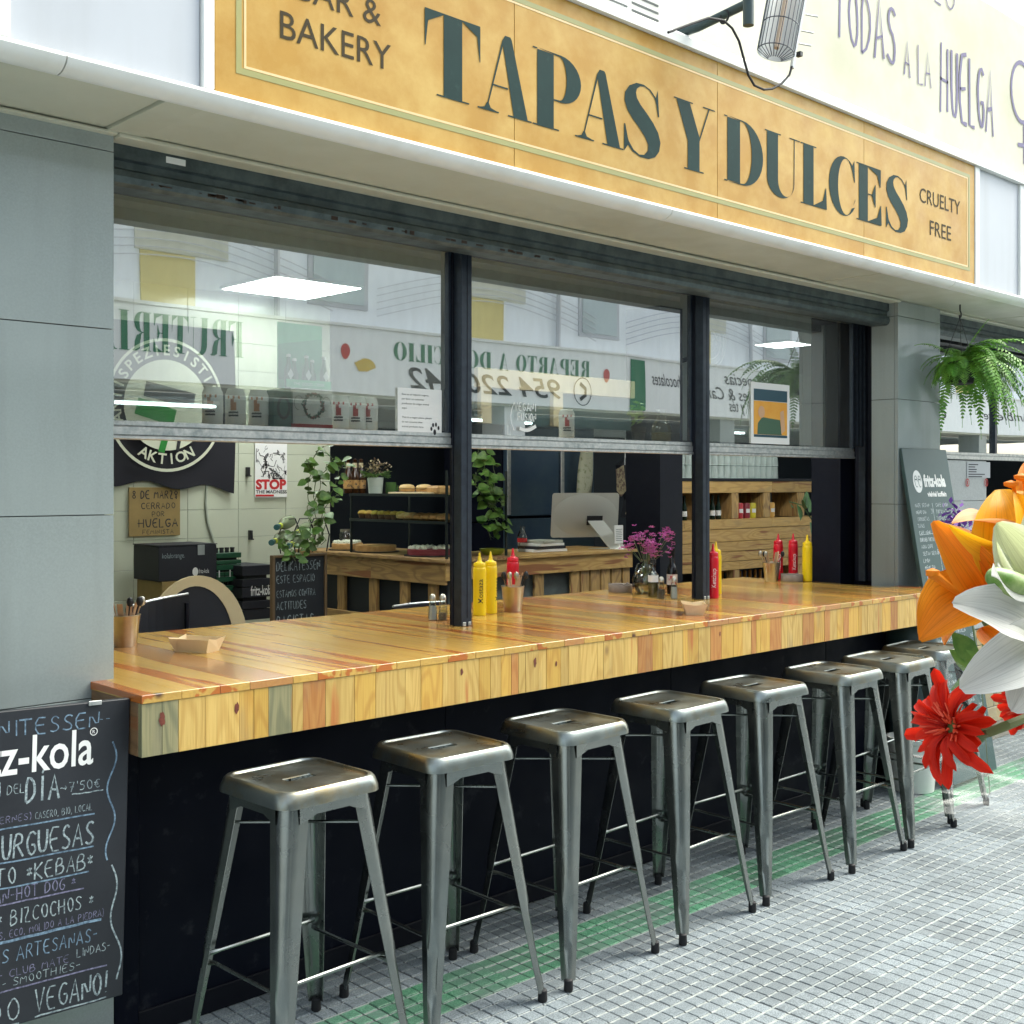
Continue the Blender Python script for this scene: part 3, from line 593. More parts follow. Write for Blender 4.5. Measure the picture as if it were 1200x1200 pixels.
# neighbour window to the right
nw = thing('neighbour_window', 'aluminium framed window right of the grey pillar behind the hanging fern', 'window', (6.12, 3.35, 1.67))
obj('sill_rail', B().box(6.14, 9.5, 3.33, 3.37, 1.674, 1.70, .003), M_alu, nw, world=True)
obj('lower_rail', B().box(6.14, 9.5, 3.335, 3.365, 1.7005, 1.718, .002), M_alu, nw, world=True)
obj('head_rail', B().box(6.14, 9.5, 3.33, 3.36, 2.406, 2.43, .002), M_darkpost, nw, world=True)
for u in (6.14, 7.42, 8.9): obj('stile', B().box(u, u+.03, 3.33, 3.36, 1.7185, 2.4055, .002), M_darkpost, nw, world=True)
gl = B(); gl.poly([(6.16,3.35,1.71),(9.5,3.35,1.71),(9.5,3.35,2.41),(6.16,3.35,2.41)]); obj('pane', gl, M_glass, nw, world=True)
nt_ = thing('notice_sheet', 'notice sheet with small print and two round prohibition badges under the right-hand window rail', 'notice', (6.9,3.345,1.5))
p0, p1 = aY(1133,541,3.343), aY(1160,560,3.343)
obj('sheet', B().box(p0.x, p1.x, 3.341, 3.344, p1.z-.0, p0.z), pm('grey paper', (.5,.51,.52), .7), nt_, world=True)
for k in range(6):
    obj('print_line', B().box(p0.x+.02, p0.x+random.uniform(.1,.25), 3.3395, 3.341, p0.z-.02-k*.015, p0.z-.014-k*.015), M_ink, nt_, world=True)
for q in (p0.x+.0, p1.x-.06):
    b = B(); M = Matrix.Translation((q, 3.3385, p1.z-.03)); pts = [(math.cos(a*PI/10)*.022, 0, math.sin(a*PI/10)*.022) for a in range(21)]
    ribbon(b, [Vector(v) for v in pts], .007, M); b.box(q-.004, q+.004, 3.338, 3.3395, p1.z-.042, p1.z-.018); obj('badge', b, M_redink, nt_, world=True)
# ================================================================== the interior shell
intr = thing('cafe_interior', 'cafe interior shell with white ceiling, dark walls and grey floor seen through the window', 'room', (4, 5, 0))
obj('ceiling', B().box(1.0, 13, 3.42, 7.6, 2.72, 2.80), M_ceil, intr, world=True)
obj('floor', B().box(1.0, 13, 3.13, 7.6, -.02, .002), pm('interior floor', (.16,.15,.13), .4), intr, world=True)
obj('front_header', B().box(1.0, 13, 3.40, 3.42, 2.40, 2.80), M_ceil, intr, world=True)
obj('side_wall', B().box(1.0, 1.1, 3.46, 7.6, 0, 2.72), M_tilew, intr, world=True)
obj('end_wall', B().box(12.9, 13, 3.6, 7.6, 0, 2.72), M_dark, intr, world=True)
obj('rear_wall', B().box(4.58, 13, 7.3, 7.4, 0, 2.72), M_dark, intr, world=True)
obj('upper_rear_wall', B().box(4.58, 13, 7.2, 7.299, 1.95, 2.719), M_ceil, intr, world=True)
obj('return_wall', B().box(4.52, 4.58, 6.62, 7.4, 0, 2.719), M_dark, intr, world=True)
obj('black_column', B().box(5.72, 6.12, 3.42, 3.60, .002, 2.719), M_navy, intr, world=True)
obj('black_column', B().box(6.18, 6.42, 5.05, 5.35, .002, 2.719), M_navy, intr, world=True)
tw = thing('tiled_wall', 'cream tiled rear wall behind the flag and the stop poster', 'wall', (3, 6.6, 0))
obj('mortar', B().box(1.1, 4.52, 6.606, 6.7, 0, 2.719), M_groutw, tw, world=True)
tm_ = B().box(.0015, .3485, -.006, .0, .0012, .1738, .0012).mesh('wall_tile', M_tilew)
for i in range(10):
    for j in range(16):
        X = 1.10+i*.35-(0 if j % 2 == 0 else 0); Zb = -.03+j*.175-.006
        if X > 4.4 or Zb > 2.6 or (X < 2.7): continue
        o = bpy.data.objects.new('wall_tile', tm_); C.objects.link(o); o.parent = tw; o.location = Vector((X, 6.606, Zb))-tw.location
        o.rotation_euler = (random.uniform(-.002,.002), 0, random.uniform(-.002,.002))
b = B()
for i in range(5):
    for j in range(16): b.box(1.1015+i*.35-.0, 1.4485+i*.35, 6.600, 6.606, -.034+j*.175, .137+j*.175)
props(obj('far_tiles', b, M_tilew, tw, world=True), kind='stuff')
def led(x, y, lab, e=10):
    t = thing('ceiling_light', lab, 'ceiling light', (x, y, 2.70), 0, 'square ceiling light panels')
    obj('frame', B().box(-.31,.31,-.31,.31,0,.018,.002), M_white, t); 
    obj('diffuser', B().box(-.295,.295,-.295,.295,-.004,-.0005), pm('lit diffuser', (.9,.9,.9), .5, emit=((.95,1,.98), e)), t)
led(3.95, 6.07, 'square lit ceiling panel above the flag, seen through the left pane', 7)
led(8.57, 5.67, 'square lit ceiling panel seen through the right pane above the glasses')
for o in C.objects:
    if o.get('label', '').endswith('above the glasses'): o.scale = (.56, .56, 1)
led(6.9, 3.92, 'added unseen fill light panel just inside the window, above the right pane', 26)  # added fill, hidden by the header, to light the pallet shelf front
led(4.6, 3.85, 'added unseen fill light panel just inside the window, above the middle pane', 8)  # added fill behind the header, brightens the inner counter and ledge
led(2.6, 3.85, 'added unseen fill light panel just inside the window, above the left pane', 7)  # another added fill panel out of view, for the left ledge and counter
# ================================================================== sign
sign = thing('shop_sign', 'long varnished birch sign board lettered in dark green above the counter', 'sign', (1.505, 2.665, 2.513))
M_sign = pm('varnished birch board', (.50,.275,.045), .42, nz=(2.2,(.41,.205,.028),.5), nz2=(6,(.60,.39,.11),.4,.58), coat=.06, rvar=.08, spec=.25)
for u, v in ((1.506,2.543),(2.545,3.589),(3.591,4.640),(4.642,5.694)):
    obj('board', B().box(u, v, 2.660, 2.70, 2.5135, 3.0985, .0008), M_sign, sign, world=True, loc=(u, 2.66, 2.51))
M_sgreen = pm('sign green paint', (.008,.030,.028), .6, nz=(6,(.012,.042,.039),.4), nz2=(30,(.02,.055,.05),.15,.66), spec=.15)
M_sline = pm('sage line paint', (.34,.31,.10), .4, nz=(4,(.28,.28,.10),.4))
M_scream = pm('cream line paint', (.78,.60,.32), .4, nz=(4,(.74,.50,.22),.4))
M_sbrown = pm('brown lettering paint', (.050,.036,.016), .6, spec=.15)
def frame_line(nm, x0, x1, z0, z1, t, m, y):
    b = B(); b.box(x0,x1,y,y+.001,z0,z0+t); b.box(x0,x1,y,y+.001,z1-t,z1); b.box(x0,x0+t,y,y+.001,z0+t,z1-t); b.box(x1-t,x1,y,y+.001,z0+t,z1-t)
    obj(nm, b, m, sign, world=True)
frame_line('sage_border', 1.565, 5.644, 2.572, 3.046, .016, M_sline, 2.6588)
frame_line('cream_border', 1.588, 5.621, 2.5895, 3.0285, .0065, M_scream, 2.6590)
GL = [('T',2.183,2.400),('A',2.389,2.618),('P',2.623,2.846),('A',2.817,3.058),('S',3.056,3.256),('Y',3.331,3.572),('D',3.630,3.882),('U',3.894,4.140),('L',4.146,4.341),('C',4.355,4.567),('E',4.577,4.789),('S',4.823,5.026)]
for ch, a, c_ in GL:
    b = B(); didot_add(b, ch, a, 2.665, .246, c_-a, Matrix.Translation((0,2.6586,0))); obj('letter', b, M_sgreen, sign, world=True)
text_obj('BAKERY', (1.695,2.6586,2.695), .074, M_sbrown, sign, w=.365)
text_obj('BAR &', (1.745,2.6586,2.812), .070, M_sbrown, sign, w=.280)
text_obj('CRUELTY', (5.136,2.6586,2.831), .068, M_sbrown, sign, w=.404)
text_obj('FREE', (5.234,2.6586,2.692), .070, M_sbrown, sign, w=.212)
# ================================================================== the stalls across the passage (seen reflected in the panes)
opp = thing('market_stall_building', 'white fronted greengrocer stall across the passage, reflected in the window panes', 'building', (8, -3.4, 0))
M_wfas = pm('white fascia', (.88,.89,.87), .5, nz=(1.3,(.84,.85,.83),.5))
M_green = pm('green sign paint', (.012,.17,.075), .5)
M_lime = pm('light green paint', (.22,.42,.12), .5)
M_obl = pm('blue white cladding', (.84,.88,.91), .6, nz=(2,(.80,.85,.89),.5))
obj('fascia', B().box(-6, 26, -3.9, -3.42, 2.47, 3.17), M_wfas, opp, world=True)
obj('fascia_edge', B().box(-6, 26, -3.95, -3.40, 3.171, 3.20), M_white, opp, world=True)
obj('upper_wall', B().box(-6, 26, -4.3, -3.95, 3.17, 4.55), M_obl, opp, world=True)
obj('soffit', B().box(-6, 26, -4.3, -3.45, 2.44, 2.469), M_soffit, opp, world=True)
obj('rear_wall', B().box(-6, 26, -6.6, -6.5, 0, 2.44), pm('stall rear wall', (.10,.13,.14), .6), opp, world=True)
obj('stall_ceiling', B().box(-6, 26, -6.5, -4.31, 2.40, 2.439), pm('stall ceiling', (.22,.26,.26), .7), opp, world=True)
obj('counter_front', B().box(-6, 26, -3.75, -3.55, 0, .95), pm('stall front', (.30,.34,.36), .5), opp, world=True)
for k, u in enumerate((.2, 4.4, 9.6, 13.8, 18.4, 22)): obj('pillar', B().box(u, u+.35, -3.9, -3.5, 0, 2.44), M_granite if k % 2 else M_wfas, opp, world=True)
for k in range(7):
    X = 1.04+k*4.2-.02
    obj('yellow_panel', B().box(X, X+.56, -3.949, -3.93, 3.21, 3.76), M_yw, opp, world=True)
    obj('pale_panel', B().box(X-.05, X+.95, -3.949, -3.935, 3.765, 4.4), M_pale, opp, world=True)
    obj('downpipe', B().tube([(X+1.5,-3.9,3.2),(X+1.5,-3.9,4.5)], .03, 6), M_grey, opp, world=True)
    f_ = obj('window', B().box(X+1.9, X+2.7, -3.949, -3.93, 3.45, 4.35), M_grey, opp, world=True)
    obj('pane', B().box(X+1.96, X+2.64, -3.929, -3.92, 3.5, 4.3), pm('far pane', (.42,.50,.52), .2), f_, world=True)
    b = B()
    for j in range(5):
        b.tube([(X-1.4+t*3.6/14, -3.90, 3.40+j*.075+.33*math.sin(PI*t/14)) for t in range(15)], .006, 4)
    obj('awning_rib', b, M_grey, opp, world=True)
MO = Matrix.Rotation(PI, 4, 'Z')
def opp_didot(text, x_start, x_end, z, h, m, dz=0):   # reads correctly when facing the stall: runs towards -X
    b = B(); didot_text(b, text, 0, 0, h, abs(x_start-x_end), Matrix.Translation((x_start, -3.415, z)) @ MO)
    obj('lettering', b, m, opp, world=True)
opp_didot('FRUTERIA', 6.03, 4.55, 2.74, .36, M_green)
opp_didot('REPARTO A DOMICILIO', 10.98, 7.86, 2.86, .20, M_green)
b = B(); vs, fs = bfont('954 220 242', .23, 2.40, shear=.25, bold=.01); add_flat(b, vs, fs, Matrix.Translation((10.46,-3.415,2.57)) @ MO); obj('phone_number', b, M_ink, opp, world=True)
b = B(); M = Matrix.Translation((10.85,-3.414,2.68))
ribbon(b, [Vector((math.cos(a*PI/12)*.16,0,math.sin(a*PI/12)*.17)) for a in range(25)], .012, M); ribbon(b, [Vector((-.05,0,.1)),Vector((.05,0,.04)),Vector((.05,0,-.04)),Vector((-.05,0,-.1))], .05, M); obj('phone_emblem', b, M_ink, opp, world=True)
def pic(nm, X, Z, m, pts, s): b = B(); b.poly([(X+a*s, -3.413, Z+c_*s) for a, c_ in pts]); obj(nm, b, m, opp, world=True)
for X in (7.25, 11.3):
    pic('strawberry_picture', X, 2.9, M_redink, [(math.sin(t*PI/8)*(.8-.25*(t/8 if t < 8 else 2-t/8)), math.cos(t*PI/8)) for t in range(16)], .085)
b = B()
for a_ in (-.6, -.2, .25): b.poly([(7.48+math.cos(t*.35)*.12*(1+.0)+a_*.1, -3.413-abs(a_)*.001, 2.74+math.sin(t*.35)*.09+a_*.05) for t in range(7)]+[(7.48+a_*.1, -3.413-abs(a_)*.001, 2.70)])
obj('banana_picture', b, pm('banana paint', (.62,.42,.05), .6), opp, world=True)
for u, v in ((11.75, 12.05),): 
    obj('green_band', B().box(u, v, -3.414, -3.41, 2.48, 3.14), M_green, opp, world=True)
b = B()
for k, (tx, X, z, w_) in enumerate((('Especias', 14.7, 2.94, .9), ('Infusiones & Cafés', 15.2, 2.72, 2.0), ('Chocolates', 12.95, 2.84, .75), ('y tés', 14.3, 2.56, .4), ('Salud', 16.9, 2.70, 1.0), ('Cabeza', 20.5, 3.0-.3, 1.6), ('Ambiente', 24.2, 2.75, 2.2))):
    vs, fs = bfont(tx, .17, w_, shear=.35); add_flat(b, vs, fs, Matrix.Translation((X,-3.415,z)) @ MO)
obj('script_lettering', b, M_ink, opp, world=True)
for k, X in enumerate((5.75, 10.55, 15.4)):
    t = thing('tube_light', 'lit twin fluorescent tube reflected in the %s pane, hung across the passage' % ('left','middle','right')[k], 'tube light', (X, -4.75, 2.33), 0, 'fluorescent fittings across the passage')
    obj('casing', B().box(-.75,.75,-.06,.06,.035,.07), M_white, t)
    for dy in (-.035,.035): obj('tube', B().tube([(-.72,dy,.015),(.72,dy,.015)], .013, 6), pm('lit tube', (.9,1,1), .5, emit=((.75,1,.98), 2.6)), t)
for k in range(9):
    X = 5.2+k*1.35
    t = thing('produce_crate', 'crate heaped with vegetables across the passage, number %d from the left end' % (k+1), 'crate', (X, -3.62, .951), 0, 'vegetable crates on the stall across the passage')
    obj('crate', B().box(-.28,.28,-.15,.15,0,.14), M_palletz, t)
    b = B()
    for q in range(26): b.rbox((random.uniform(-.24,.24), random.uniform(-.12,.12), .15+random.uniform(0,.08)), (.09,.07,.06), R3(random.random()*3, random.random()*3, random.random()*3), .012)
    props(obj('vegetables', b, (M_leaf, M_leaf2, M_yel)[k % 3] , t), kind='stuff')
# ================================================================== counter
ctr = thing('wooden_counter', 'long varnished pine counter with board front running through the window opening', 'counter', (1.36, 2.765, .845))
CX0, CX1, CY0, CY1, CZ = 1.362, 5.66, 2.765, 3.93, 1.0
x = CX0; k = 0
rt = random.Random(11)
while x < CX1-.01:
    wd = rt.uniform(.075,.15); wd = min(wd, CX1-x)
    if CX1-x-wd < .05: wd = CX1-x
    y0 = CY0 if True else 0
    x1 = x+wd
    ys, ye = CY0, (3.058 if x1 <= PLX1 else CY1)
    if x1 > 5.64: ye = 3.045
    m = M_top2 if rt.random() < .13 else M_top
    obj('top_board', B().box(x+.0004, x1-.0004, ys, ye, CZ-.021, CZ+rt.uniform(-.0003,.0003), .0010), m, ctr, world=True, loc=(x, ys, CZ-.02))
    x = x1
seq = [(.055,'C'),(.045,'C'),(.075,'A'),(.10,'A'),(.045,'D'),(.045,'D'),(.075,'C'),(.035,'A'),(.075,'B'),(.10,'A'),(.075,'D'),(.11,'A'),(.06,'A'),(.085,'D'),(.05,'A'),(.10,'A'),(.05,'D'),(.045,'A')]
x = CX0+.001; i = 0
while x < CX1-.004:
    if i < len(seq): wd, t_ = seq[i]
    else: wd = rt.uniform(.028,.09); t_ = rt.choice('AAADDABAD' if x < 3.2 else 'ADBADBABD')
    wd = min(wd, CX1-.001-x); i += 1
    m = {'A':M_frA,'B':M_frB,'C':M_frC,'D':M_frD}[t_]
    obj('front_board', B().box(x+.0004, x+wd-.0004, CY0+.002+rt.uniform(0,.0012), CY0+.022, .845, CZ-.0215, .0007), m, ctr, world=True, loc=(x, CY0, .845))
    x += wd
obj('underside', B().box(CX0+.002, CX1-.002, CY0+.0235, 3.055, .905, .976), M_pallet, ctr, world=True)
obj('underside', B().box(1.45, 5.62, 3.13, CY1-.01, .905, .976), M_pallet, ctr, world=True)
obj('end_board', B().box(CX0, CX0+.02, CY0+.0235, 3.055, .845, CZ-.0215, .001), wood('brown stained end board', (.20,.11,.05), (.13,.07,.03), (.2,.08,.03), 'Y', .5), ctr, world=True)
obj('end_board', B().box(CX1-.022, CX1-.002, CY0+.0235, 3.045, .845, CZ-.0215, .001), M_pallety, ctr, world=True)
for X in (1.9, 3.2, 4.5): obj('bracket', B().box(X, X+.05, 3.13, 3.85, .80, .904), M_navy, ctr, world=True)
M_knot = pm('knot', (.10,.025,.018), .4, nz=(90,(.20,.05,.03),.3))
M_knr = pm('knot ring', (.30,.16,.07), .4)
for (X, z, s_) in ((1.418,.935,1.25),(1.63,.935,1.0),(2.42,.945,.8),(2.74,.94,1.0),(2.84,.925,.7),(3.75,.945,.6),(5.33,.93,.8)):
    b = B()
    rk = random.Random(int(X*99)); ph = rk.random()*6
    b.poly([(X+math.cos(a*PI/7)*.0075*s_*rk.uniform(.6,1.1), CY0+.0012, z+math.sin(a*PI/7)*.015*s_*rk.uniform(.7,1.2)) for a in range(14)])
    obj('knot', b, M_knot, ctr, world=True)
# ================================================================== stools
def make_stool():
    t = thing('bar_stool', 'x', 'stool', (0,0,0), 0, 'raw steel bar stools along the counter')
    S = .157
    def rsq(s, z, r=.045, n=6):   # rounded square loop
        pts = []
        for q, (cx, cy) in enumerate(((1,1),(-1,1),(-1,-1),(1,-1))):
            for k in range(n+1):
                a = q*PI/2+k*PI/2/n; pts.append((cx*(s-r)+r*math.cos(a), cy*(s-r)+r*math.sin(a), z))
        return pts
    b = B()
    prof = [(S*1.03,.718),(S*1.025,.730),(S*1.005,.742),(S*.985,.752),(S*.955,.7585),(S*.925,.7600),(S*.90,.7585),(S*.885,.7530),(S*.86,.7505),(S*.6,.7500)]
    rows = [rsq(s, z, .045 if s > .13 else .03) for s, z in prof]
    V = b.grid(rows, True)
    # plate with a hand slot
    n = len(rows[-1]); slot = []
    for k in range(n):
        a = 2*PI*(k+.5)/n+.0; v = Vector(rows[-1][k]); a = math.atan2(v.y, v.x)
        ux, uy = math.cos(a), math.sin(a)
        px_ = max(-.036, min(.036, ux*.06)); slot.append((px_+ux*.012, uy*.020, .7495))
    sv = [b.b.verts.new(p) for p in slot]; sv2 = [b.b.verts.new((p[0]*.97, p[1]*.94, p[2]-.003)) for p in slot]
    for k in range(n):
        j = (k+1) % n; b.b.faces.new((V[-1][k], V[-1][j], sv[j], sv[k])); b.b.faces.new((sv[k], sv[j], sv2[j], sv2[k]))
    obj('seat', b, M_seat, t, smooth=True)
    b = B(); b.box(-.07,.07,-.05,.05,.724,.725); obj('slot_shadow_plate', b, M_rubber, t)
    # legs: folded sheet angles tapering to the foot
    def axis(z): u = (z-.03)/(.715-.03); return .205+(.128-.205)*u
    for sx_, sy_ in ((-1,-1),(1,-1),(-1,1),(1,1)):
        b = B(); rows = []
        for i in range(19):
            z = .03+(.722-.03)*i/18; u = i/18
            fl = .030+.040*u**.85; r = .014+.024*u; c = axis(z)+.012; th = .0022
            dent = .0
            if .10 < z < .30: dent = .008*min(1, (z-.10)/.012, (.30-z)/.03)
            loop = []; inner = []
            for k in range(13):   # outer surface: flange, rounded corner, flange
                v = k/12
                if v < .33: q = v/.33; p = (c-fl+(fl-r)*q, c)
                elif v <= .67: a = PI/2*(1-(v-.33)/.34); dd = dent*(1 if abs(v-.5) < .14 else 0); rr = r-dd; p = (c-r+rr*math.cos(a)*1.0, c-r+rr*math.sin(a))
                else: q = (v-.67)/.33; p = (c, c-r-(fl-r)*q)
                loop.append(p)
            for p in reversed(loop):
                inner.append((p[0]-th if p[0] > c-r else p[0], p[1]-th if p[1] > c-r else p[1]))
            rows.append([(p[0]*sx_, p[1]*sy_, z) for p in loop+inner])
        b.grid(rows, True)
        leg = obj('leg', b, M_steel, t, smooth=True)
        c = axis(.03)+.004
        b = B(); b.lathe([(.013,.0),(.0145,.004),(.0135,.034),(.009,.038)], (c*sx_, c*sy_, 0), 10); obj('rubber_foot', b, M_rubber, leg, smooth=True)
    ap = B()
    for k in range(4):
        R_ = Matrix.Rotation(k*PI/2, 4, 'Z'); pts = []
        for i in range(13):
            q = -1+i/6; pts.append((q*.104, -.1475, .688-.014*max(0, abs(q)-.55)/.45 if abs(q) > .55 else .692))
        ap.grid([[R_@Vector((p[0],p[1],.7185)) for p in pts],[R_@Vector(p) for p in pts],[R_@Vector((p[0],p[1]+.002,p[2])) for p in pts],[R_@Vector((p[0],p[1]+.002,.7185)) for p in pts]])
    obj('apron', ap, M_steel, t)
    ws = B()
    for sx_, sy_ in ((-1,-1),(1,-1),(-1,1),(1,1)):
        ws.rbox((.112*sx_, .1515*sy_, .700), (.018,.003,.016), R3(), .001); ws.rbox((.1515*sx_, .112*sy_, .700), (.003,.018,.016), R3(), .001)
    if 0: obj('weld', ws, pm('ground weld', (.55,.52,.45), .35, 1, nz=(60,(.3,.28,.24),.3)), t)
    for k in range(4):
        R_ = Matrix.Rotation(k*PI/2, 3, 'Z'); z = .285 if k % 2 == 0 else .262; a = axis(z)-.006
        b = B(); pts = [(-a+.0,-a,z),(-a+.012,-a+.003,z),(-a+.03,-a+.008,z+.002),(a-.03,-a+.008,z+.002),(a-.012,-a+.003,z),(a,-a,z)]
        b.tube([R_@Vector(p) for p in pts], [.0075,.0075,.0052,.0052,.0075,.0075], 7)
        obj('foot_rail', b, M_steel, t, smooth=True)
    for k in (0,1):
        s_ = 1 if k else -1; a = axis(.63)-.004
        obj('cross_brace', B().tube([(-a,-a*s_,.632+.006*k),(a,a*s_,.632+.006*k)], .0045, 6), M_steel, t)
    return t
stool0 = make_stool()
SP = [(1.755,2.66,.03),(2.27,2.68,-.02),(2.785,2.675,.015),(3.315,2.665,.03),(3.835,2.67,-.02),(4.37,2.65,.01),(4.835,2.655,.03),(5.285,2.71,.05)]
LB = ['steel bar stool nearest the chalkboard, first in the row from the left','second steel bar stool from the left, beside the one nearest the chalkboard','third steel bar stool from the left, below the salt shakers','fourth steel bar stool from the left, in front of the dark kick panel','fifth steel bar stool from the left, below the red ketchup bottle at the post','sixth steel bar stool from the left, third from the far end','seventh steel bar stool from the left, behind the red gerbera','last steel bar stool at the far right end, mostly hidden by flowers']
for i, ((X, Y, r), lab) in enumerate(zip(SP, LB)):
    t = stool0 if i == 0 else copy_tree(stool0)
    t.location = (X, Y, 0); t.rotation_euler = (0, 0, r*1.3); t['label'] = lab
# ================================================================== things on the counter
def on(px, py, z=1.0): return aZ(px, py, z)
def make_bottle(kind, word):
    m = M_red if kind == 'red' else M_yel
    t = thing('squeeze_bottle', 'x', 'sauce bottle', (0,0,0), 0)
    b = B(); b.lathe([(.024,0),(.0265,.003),(.0265,.006),(.0262,.09),(.0265,.17),(.0262,.186),(.0245,.1915),(.0225,.193)], seg=22); obj('body', b, m, t, smooth=True)
    b = B(); b.lathe([(.0238,.1915),(.0245,.194),(.0245,.207),(.0225,.2105),(.0125,.214),(.0085,.219),(.0055,.235),(.0032,.2495),(.0018,.2505),(0,.2505)], seg=18); obj('nozzle_cap', b, m, t, smooth=True)
    if word:
        h = .021; vs, fs = bfont(word, h, .088 if word == 'Ketchup' else .096, bold=.004); b = B()
        # run the word up the side, wrapped round the bottle
        for v_i in range(len(vs)):
            x_, _, z_ = vs[v_i]; a = -(z_-.5*h)/.0268
            vs[v_i] = (.0268*math.sin(a), -.0268*math.cos(a), .050+x_)
        add_flat(b, vs, fs, Matrix.Identity(4)); obj('lettering', b, M_whitep if kind == 'red' else M_ink, t)
    return t
BR = make_bottle('red', 'Ketchup'); BY_ = make_bottle('yellow', 'Mostaza')
def bottle(src, used, px, py, rz, lab):
    t = src if not used else copy_tree(src); t.location = on(px, py); t.rotation_euler = (0,0,rz); t['label'] = lab; return t
FACE = -(PI/2-YAW)   # turn a label towards the street corner where one walks up
bottle(BY_, 0, 562, 721, FACE+.15, 'yellow mustard squeeze bottle right beside the left window post, wording facing out')
bottle(BY_, 1, 575, 718.5, FACE+1.2, 'yellow mustard squeeze bottle between the other mustard bottle and the cutlery bucket')
bottle(BR, 0, 835.5, 701, FACE-.02, 'red ketchup squeeze bottle standing alone at the right window post')
bottle(BR, 1, 601, 711, FACE+2.5, 'red ketchup squeeze bottle behind the cutlery bucket near the mustard bottles')
bottle(BY_, 1, 839, 696.5, FACE+2.8, 'yellow mustard squeeze bottle hidden behind the ketchup bottle at the right post')
bottle(BR, 1, 912, 678.5, FACE-.1, 'red ketchup squeeze bottle behind the far cutlery bucket')
bottle(BR, 1, 929.5, 678, FACE-.05, 'red ketchup squeeze bottle between the far ashtray and the yellow bottle')
bottle(BY_, 1, 946, 681, FACE+1.9, 'yellow mustard squeeze bottle at the far right end of the counter')
def bucket(px, py, lab, s=1.0, bronze=False, first=None):
    p = on(px, py); t = thing('cutlery_bucket', lab, 'cutlery bucket', p, 0, 'steel cutlery buckets on the counter')
    m = M_chrome
    b = B(); b.lathe([(.034*s,0),(.035*s,.002),(.0465*s,.098*s),(.0485*s,.100*s),(.0485*s,.103*s),(.0450*s,.103*s),(.0335*s,.004)], seg=28, cap=False); b.lathe([(0,.004),(.0335*s,.004)], seg=28, cap=False); b.lathe([(0,.0005),(.034*s,.0005)], seg=28, cap=False); obj('pail', b, m, t, smooth=True)
    rr = random.Random(int(px))
    for k in range(5):
        a = rr.uniform(0, 6.28); l_ = rr.uniform(.135,.16)
        d = Vector((math.cos(a)*.030, math.sin(a)*.030, 0)); top = Vector((math.cos(a)*.042, math.sin(a)*.042, l_*s))
        b = B(); R_ = (top-d*.3).to_track_quat('Z','Y').to_matrix()
        b.rbox((top+d*.3)/2+Vector((0,0,.01)), (.020,.0018,l_*s*.9), R_, .0006); obj('napkin_sleeve', b, pm('kraft napkin', (.62,.40,.24), .8, nz=(20,(.55,.34,.2),.3)), t)
    for k in range(4):
        a = rr.uniform(0, 6.28) if k else -1.2; tp = Vector((math.cos(a)*.060, math.sin(a)*.060, .148*s)); b = B()
        b.tube([(math.cos(a)*.02, math.sin(a)*.02, .02), tp*.8, tp], [.0022,.0022,.003], 6)
        n0 = tp.normalized(); b.lathe([(0,-.017),(.008,-.012),(.0115,0),(.008,.012),(0,.016)], tp, 10); obj('spoon', b, m if k % 2 else M_black, t, smooth=True)
    return t
bucket(147, 757, 'steel cutlery bucket half hidden behind the grey stone pillar')
bucket(601, 716, 'steel cutlery bucket beside the mustard bottles at the left post', 1.02)
bucket(904, 681, 'steel cutlery bucket at the far end beside the round ashtray', 1.0)
def tray(px, py, rz, lab):
    t = thing('food_tray', lab, 'food tray', on(px, py), rz, 'small open wooden food trays'); m = pm('poplar veneer tray', (.80,.64,.40), .6, nz=(8,(.74,.56,.33),.3))
    a, c_, A, Cc, h = .058, .034, .072, .046, .042
    for s_ in (-1, 1):
        b = B(); b.prism([(-a,s_*c_,.001),(a,s_*c_,.001),(A,s_*Cc,h),(-A,s_*Cc,h)], (0,-s_*.0012,0)); obj('long_side', b, m, t)
        b = B(); b.prism([(s_*a,-c_,.001),(s_*a,c_,.001),(s_*(A+.002),Cc+.001,h+.004),(s_*(A-.003),0,h-.003),(s_*(A+.002),-Cc-.001,h+.004)], (-s_*.0012,0,0)); obj('short_side', b, m, t)
        b = B(); b.prism([(s_*a,-c_-.001,.002),(s_*(A+.001),-Cc-.0015,h),(s_*(A-.028),-Cc-.0015,h*.98),(s_*(a-.006),-c_-.0018,.006)], (0,-.0008,0)); obj('corner_fold', b, m, t)
    obj('base', B().box(-a,a,-c_,c_,.0003,.0015), m, t); return t
tray(231, 763, -1.1, 'small pale wooden food tray near the left end of the counter beside the pillar')
tray(813, 719, .75, 'small pale wooden food tray turned sideways in front of the right window post')
def shaker(px, py, lab, fill, m):
    t = thing('shaker', lab, 'salt shaker', on(px, py), 0)
    b = B(); b.lathe([(.017,0),(.0175,.004),(.0165,.03),(.0135,.062),(.0115,.078)], seg=8); obj('glass', b, M_clear, t)
    b = B(); b.lathe([(.0150,.003),(.0140,.03),(.0128,fill)], seg=8); obj('contents', b, m, t)
    b = B(); b.lathe([(.0125,.078),(.0130,.084),(.0118,.094),(.007,.101),(0,.103)], seg=14); obj('lid', b, M_chrome, t, smooth=True)
M_pep = pm('ground pepper', (.10,.075,.05), .9, nz=(300,(.3,.25,.18),.2))
shaker(507, 727, 'glass salt shaker left of the left window post', .055, M_wsalt)
shaker(519, 727, 'glass pepper shaker with dark contents touching the left window post', .03, M_pep)
shaker(775, 702, 'glass pepper shaker between the oil bottle and the white salt shaker', .045, M_pep)
shaker(790, 702, 'glass salt shaker just left of the right window post, in front of the dark bottle', .055, M_wsalt)
M_oil = pm('olive oil', (.20,.17,.010), .1, trans=.6)
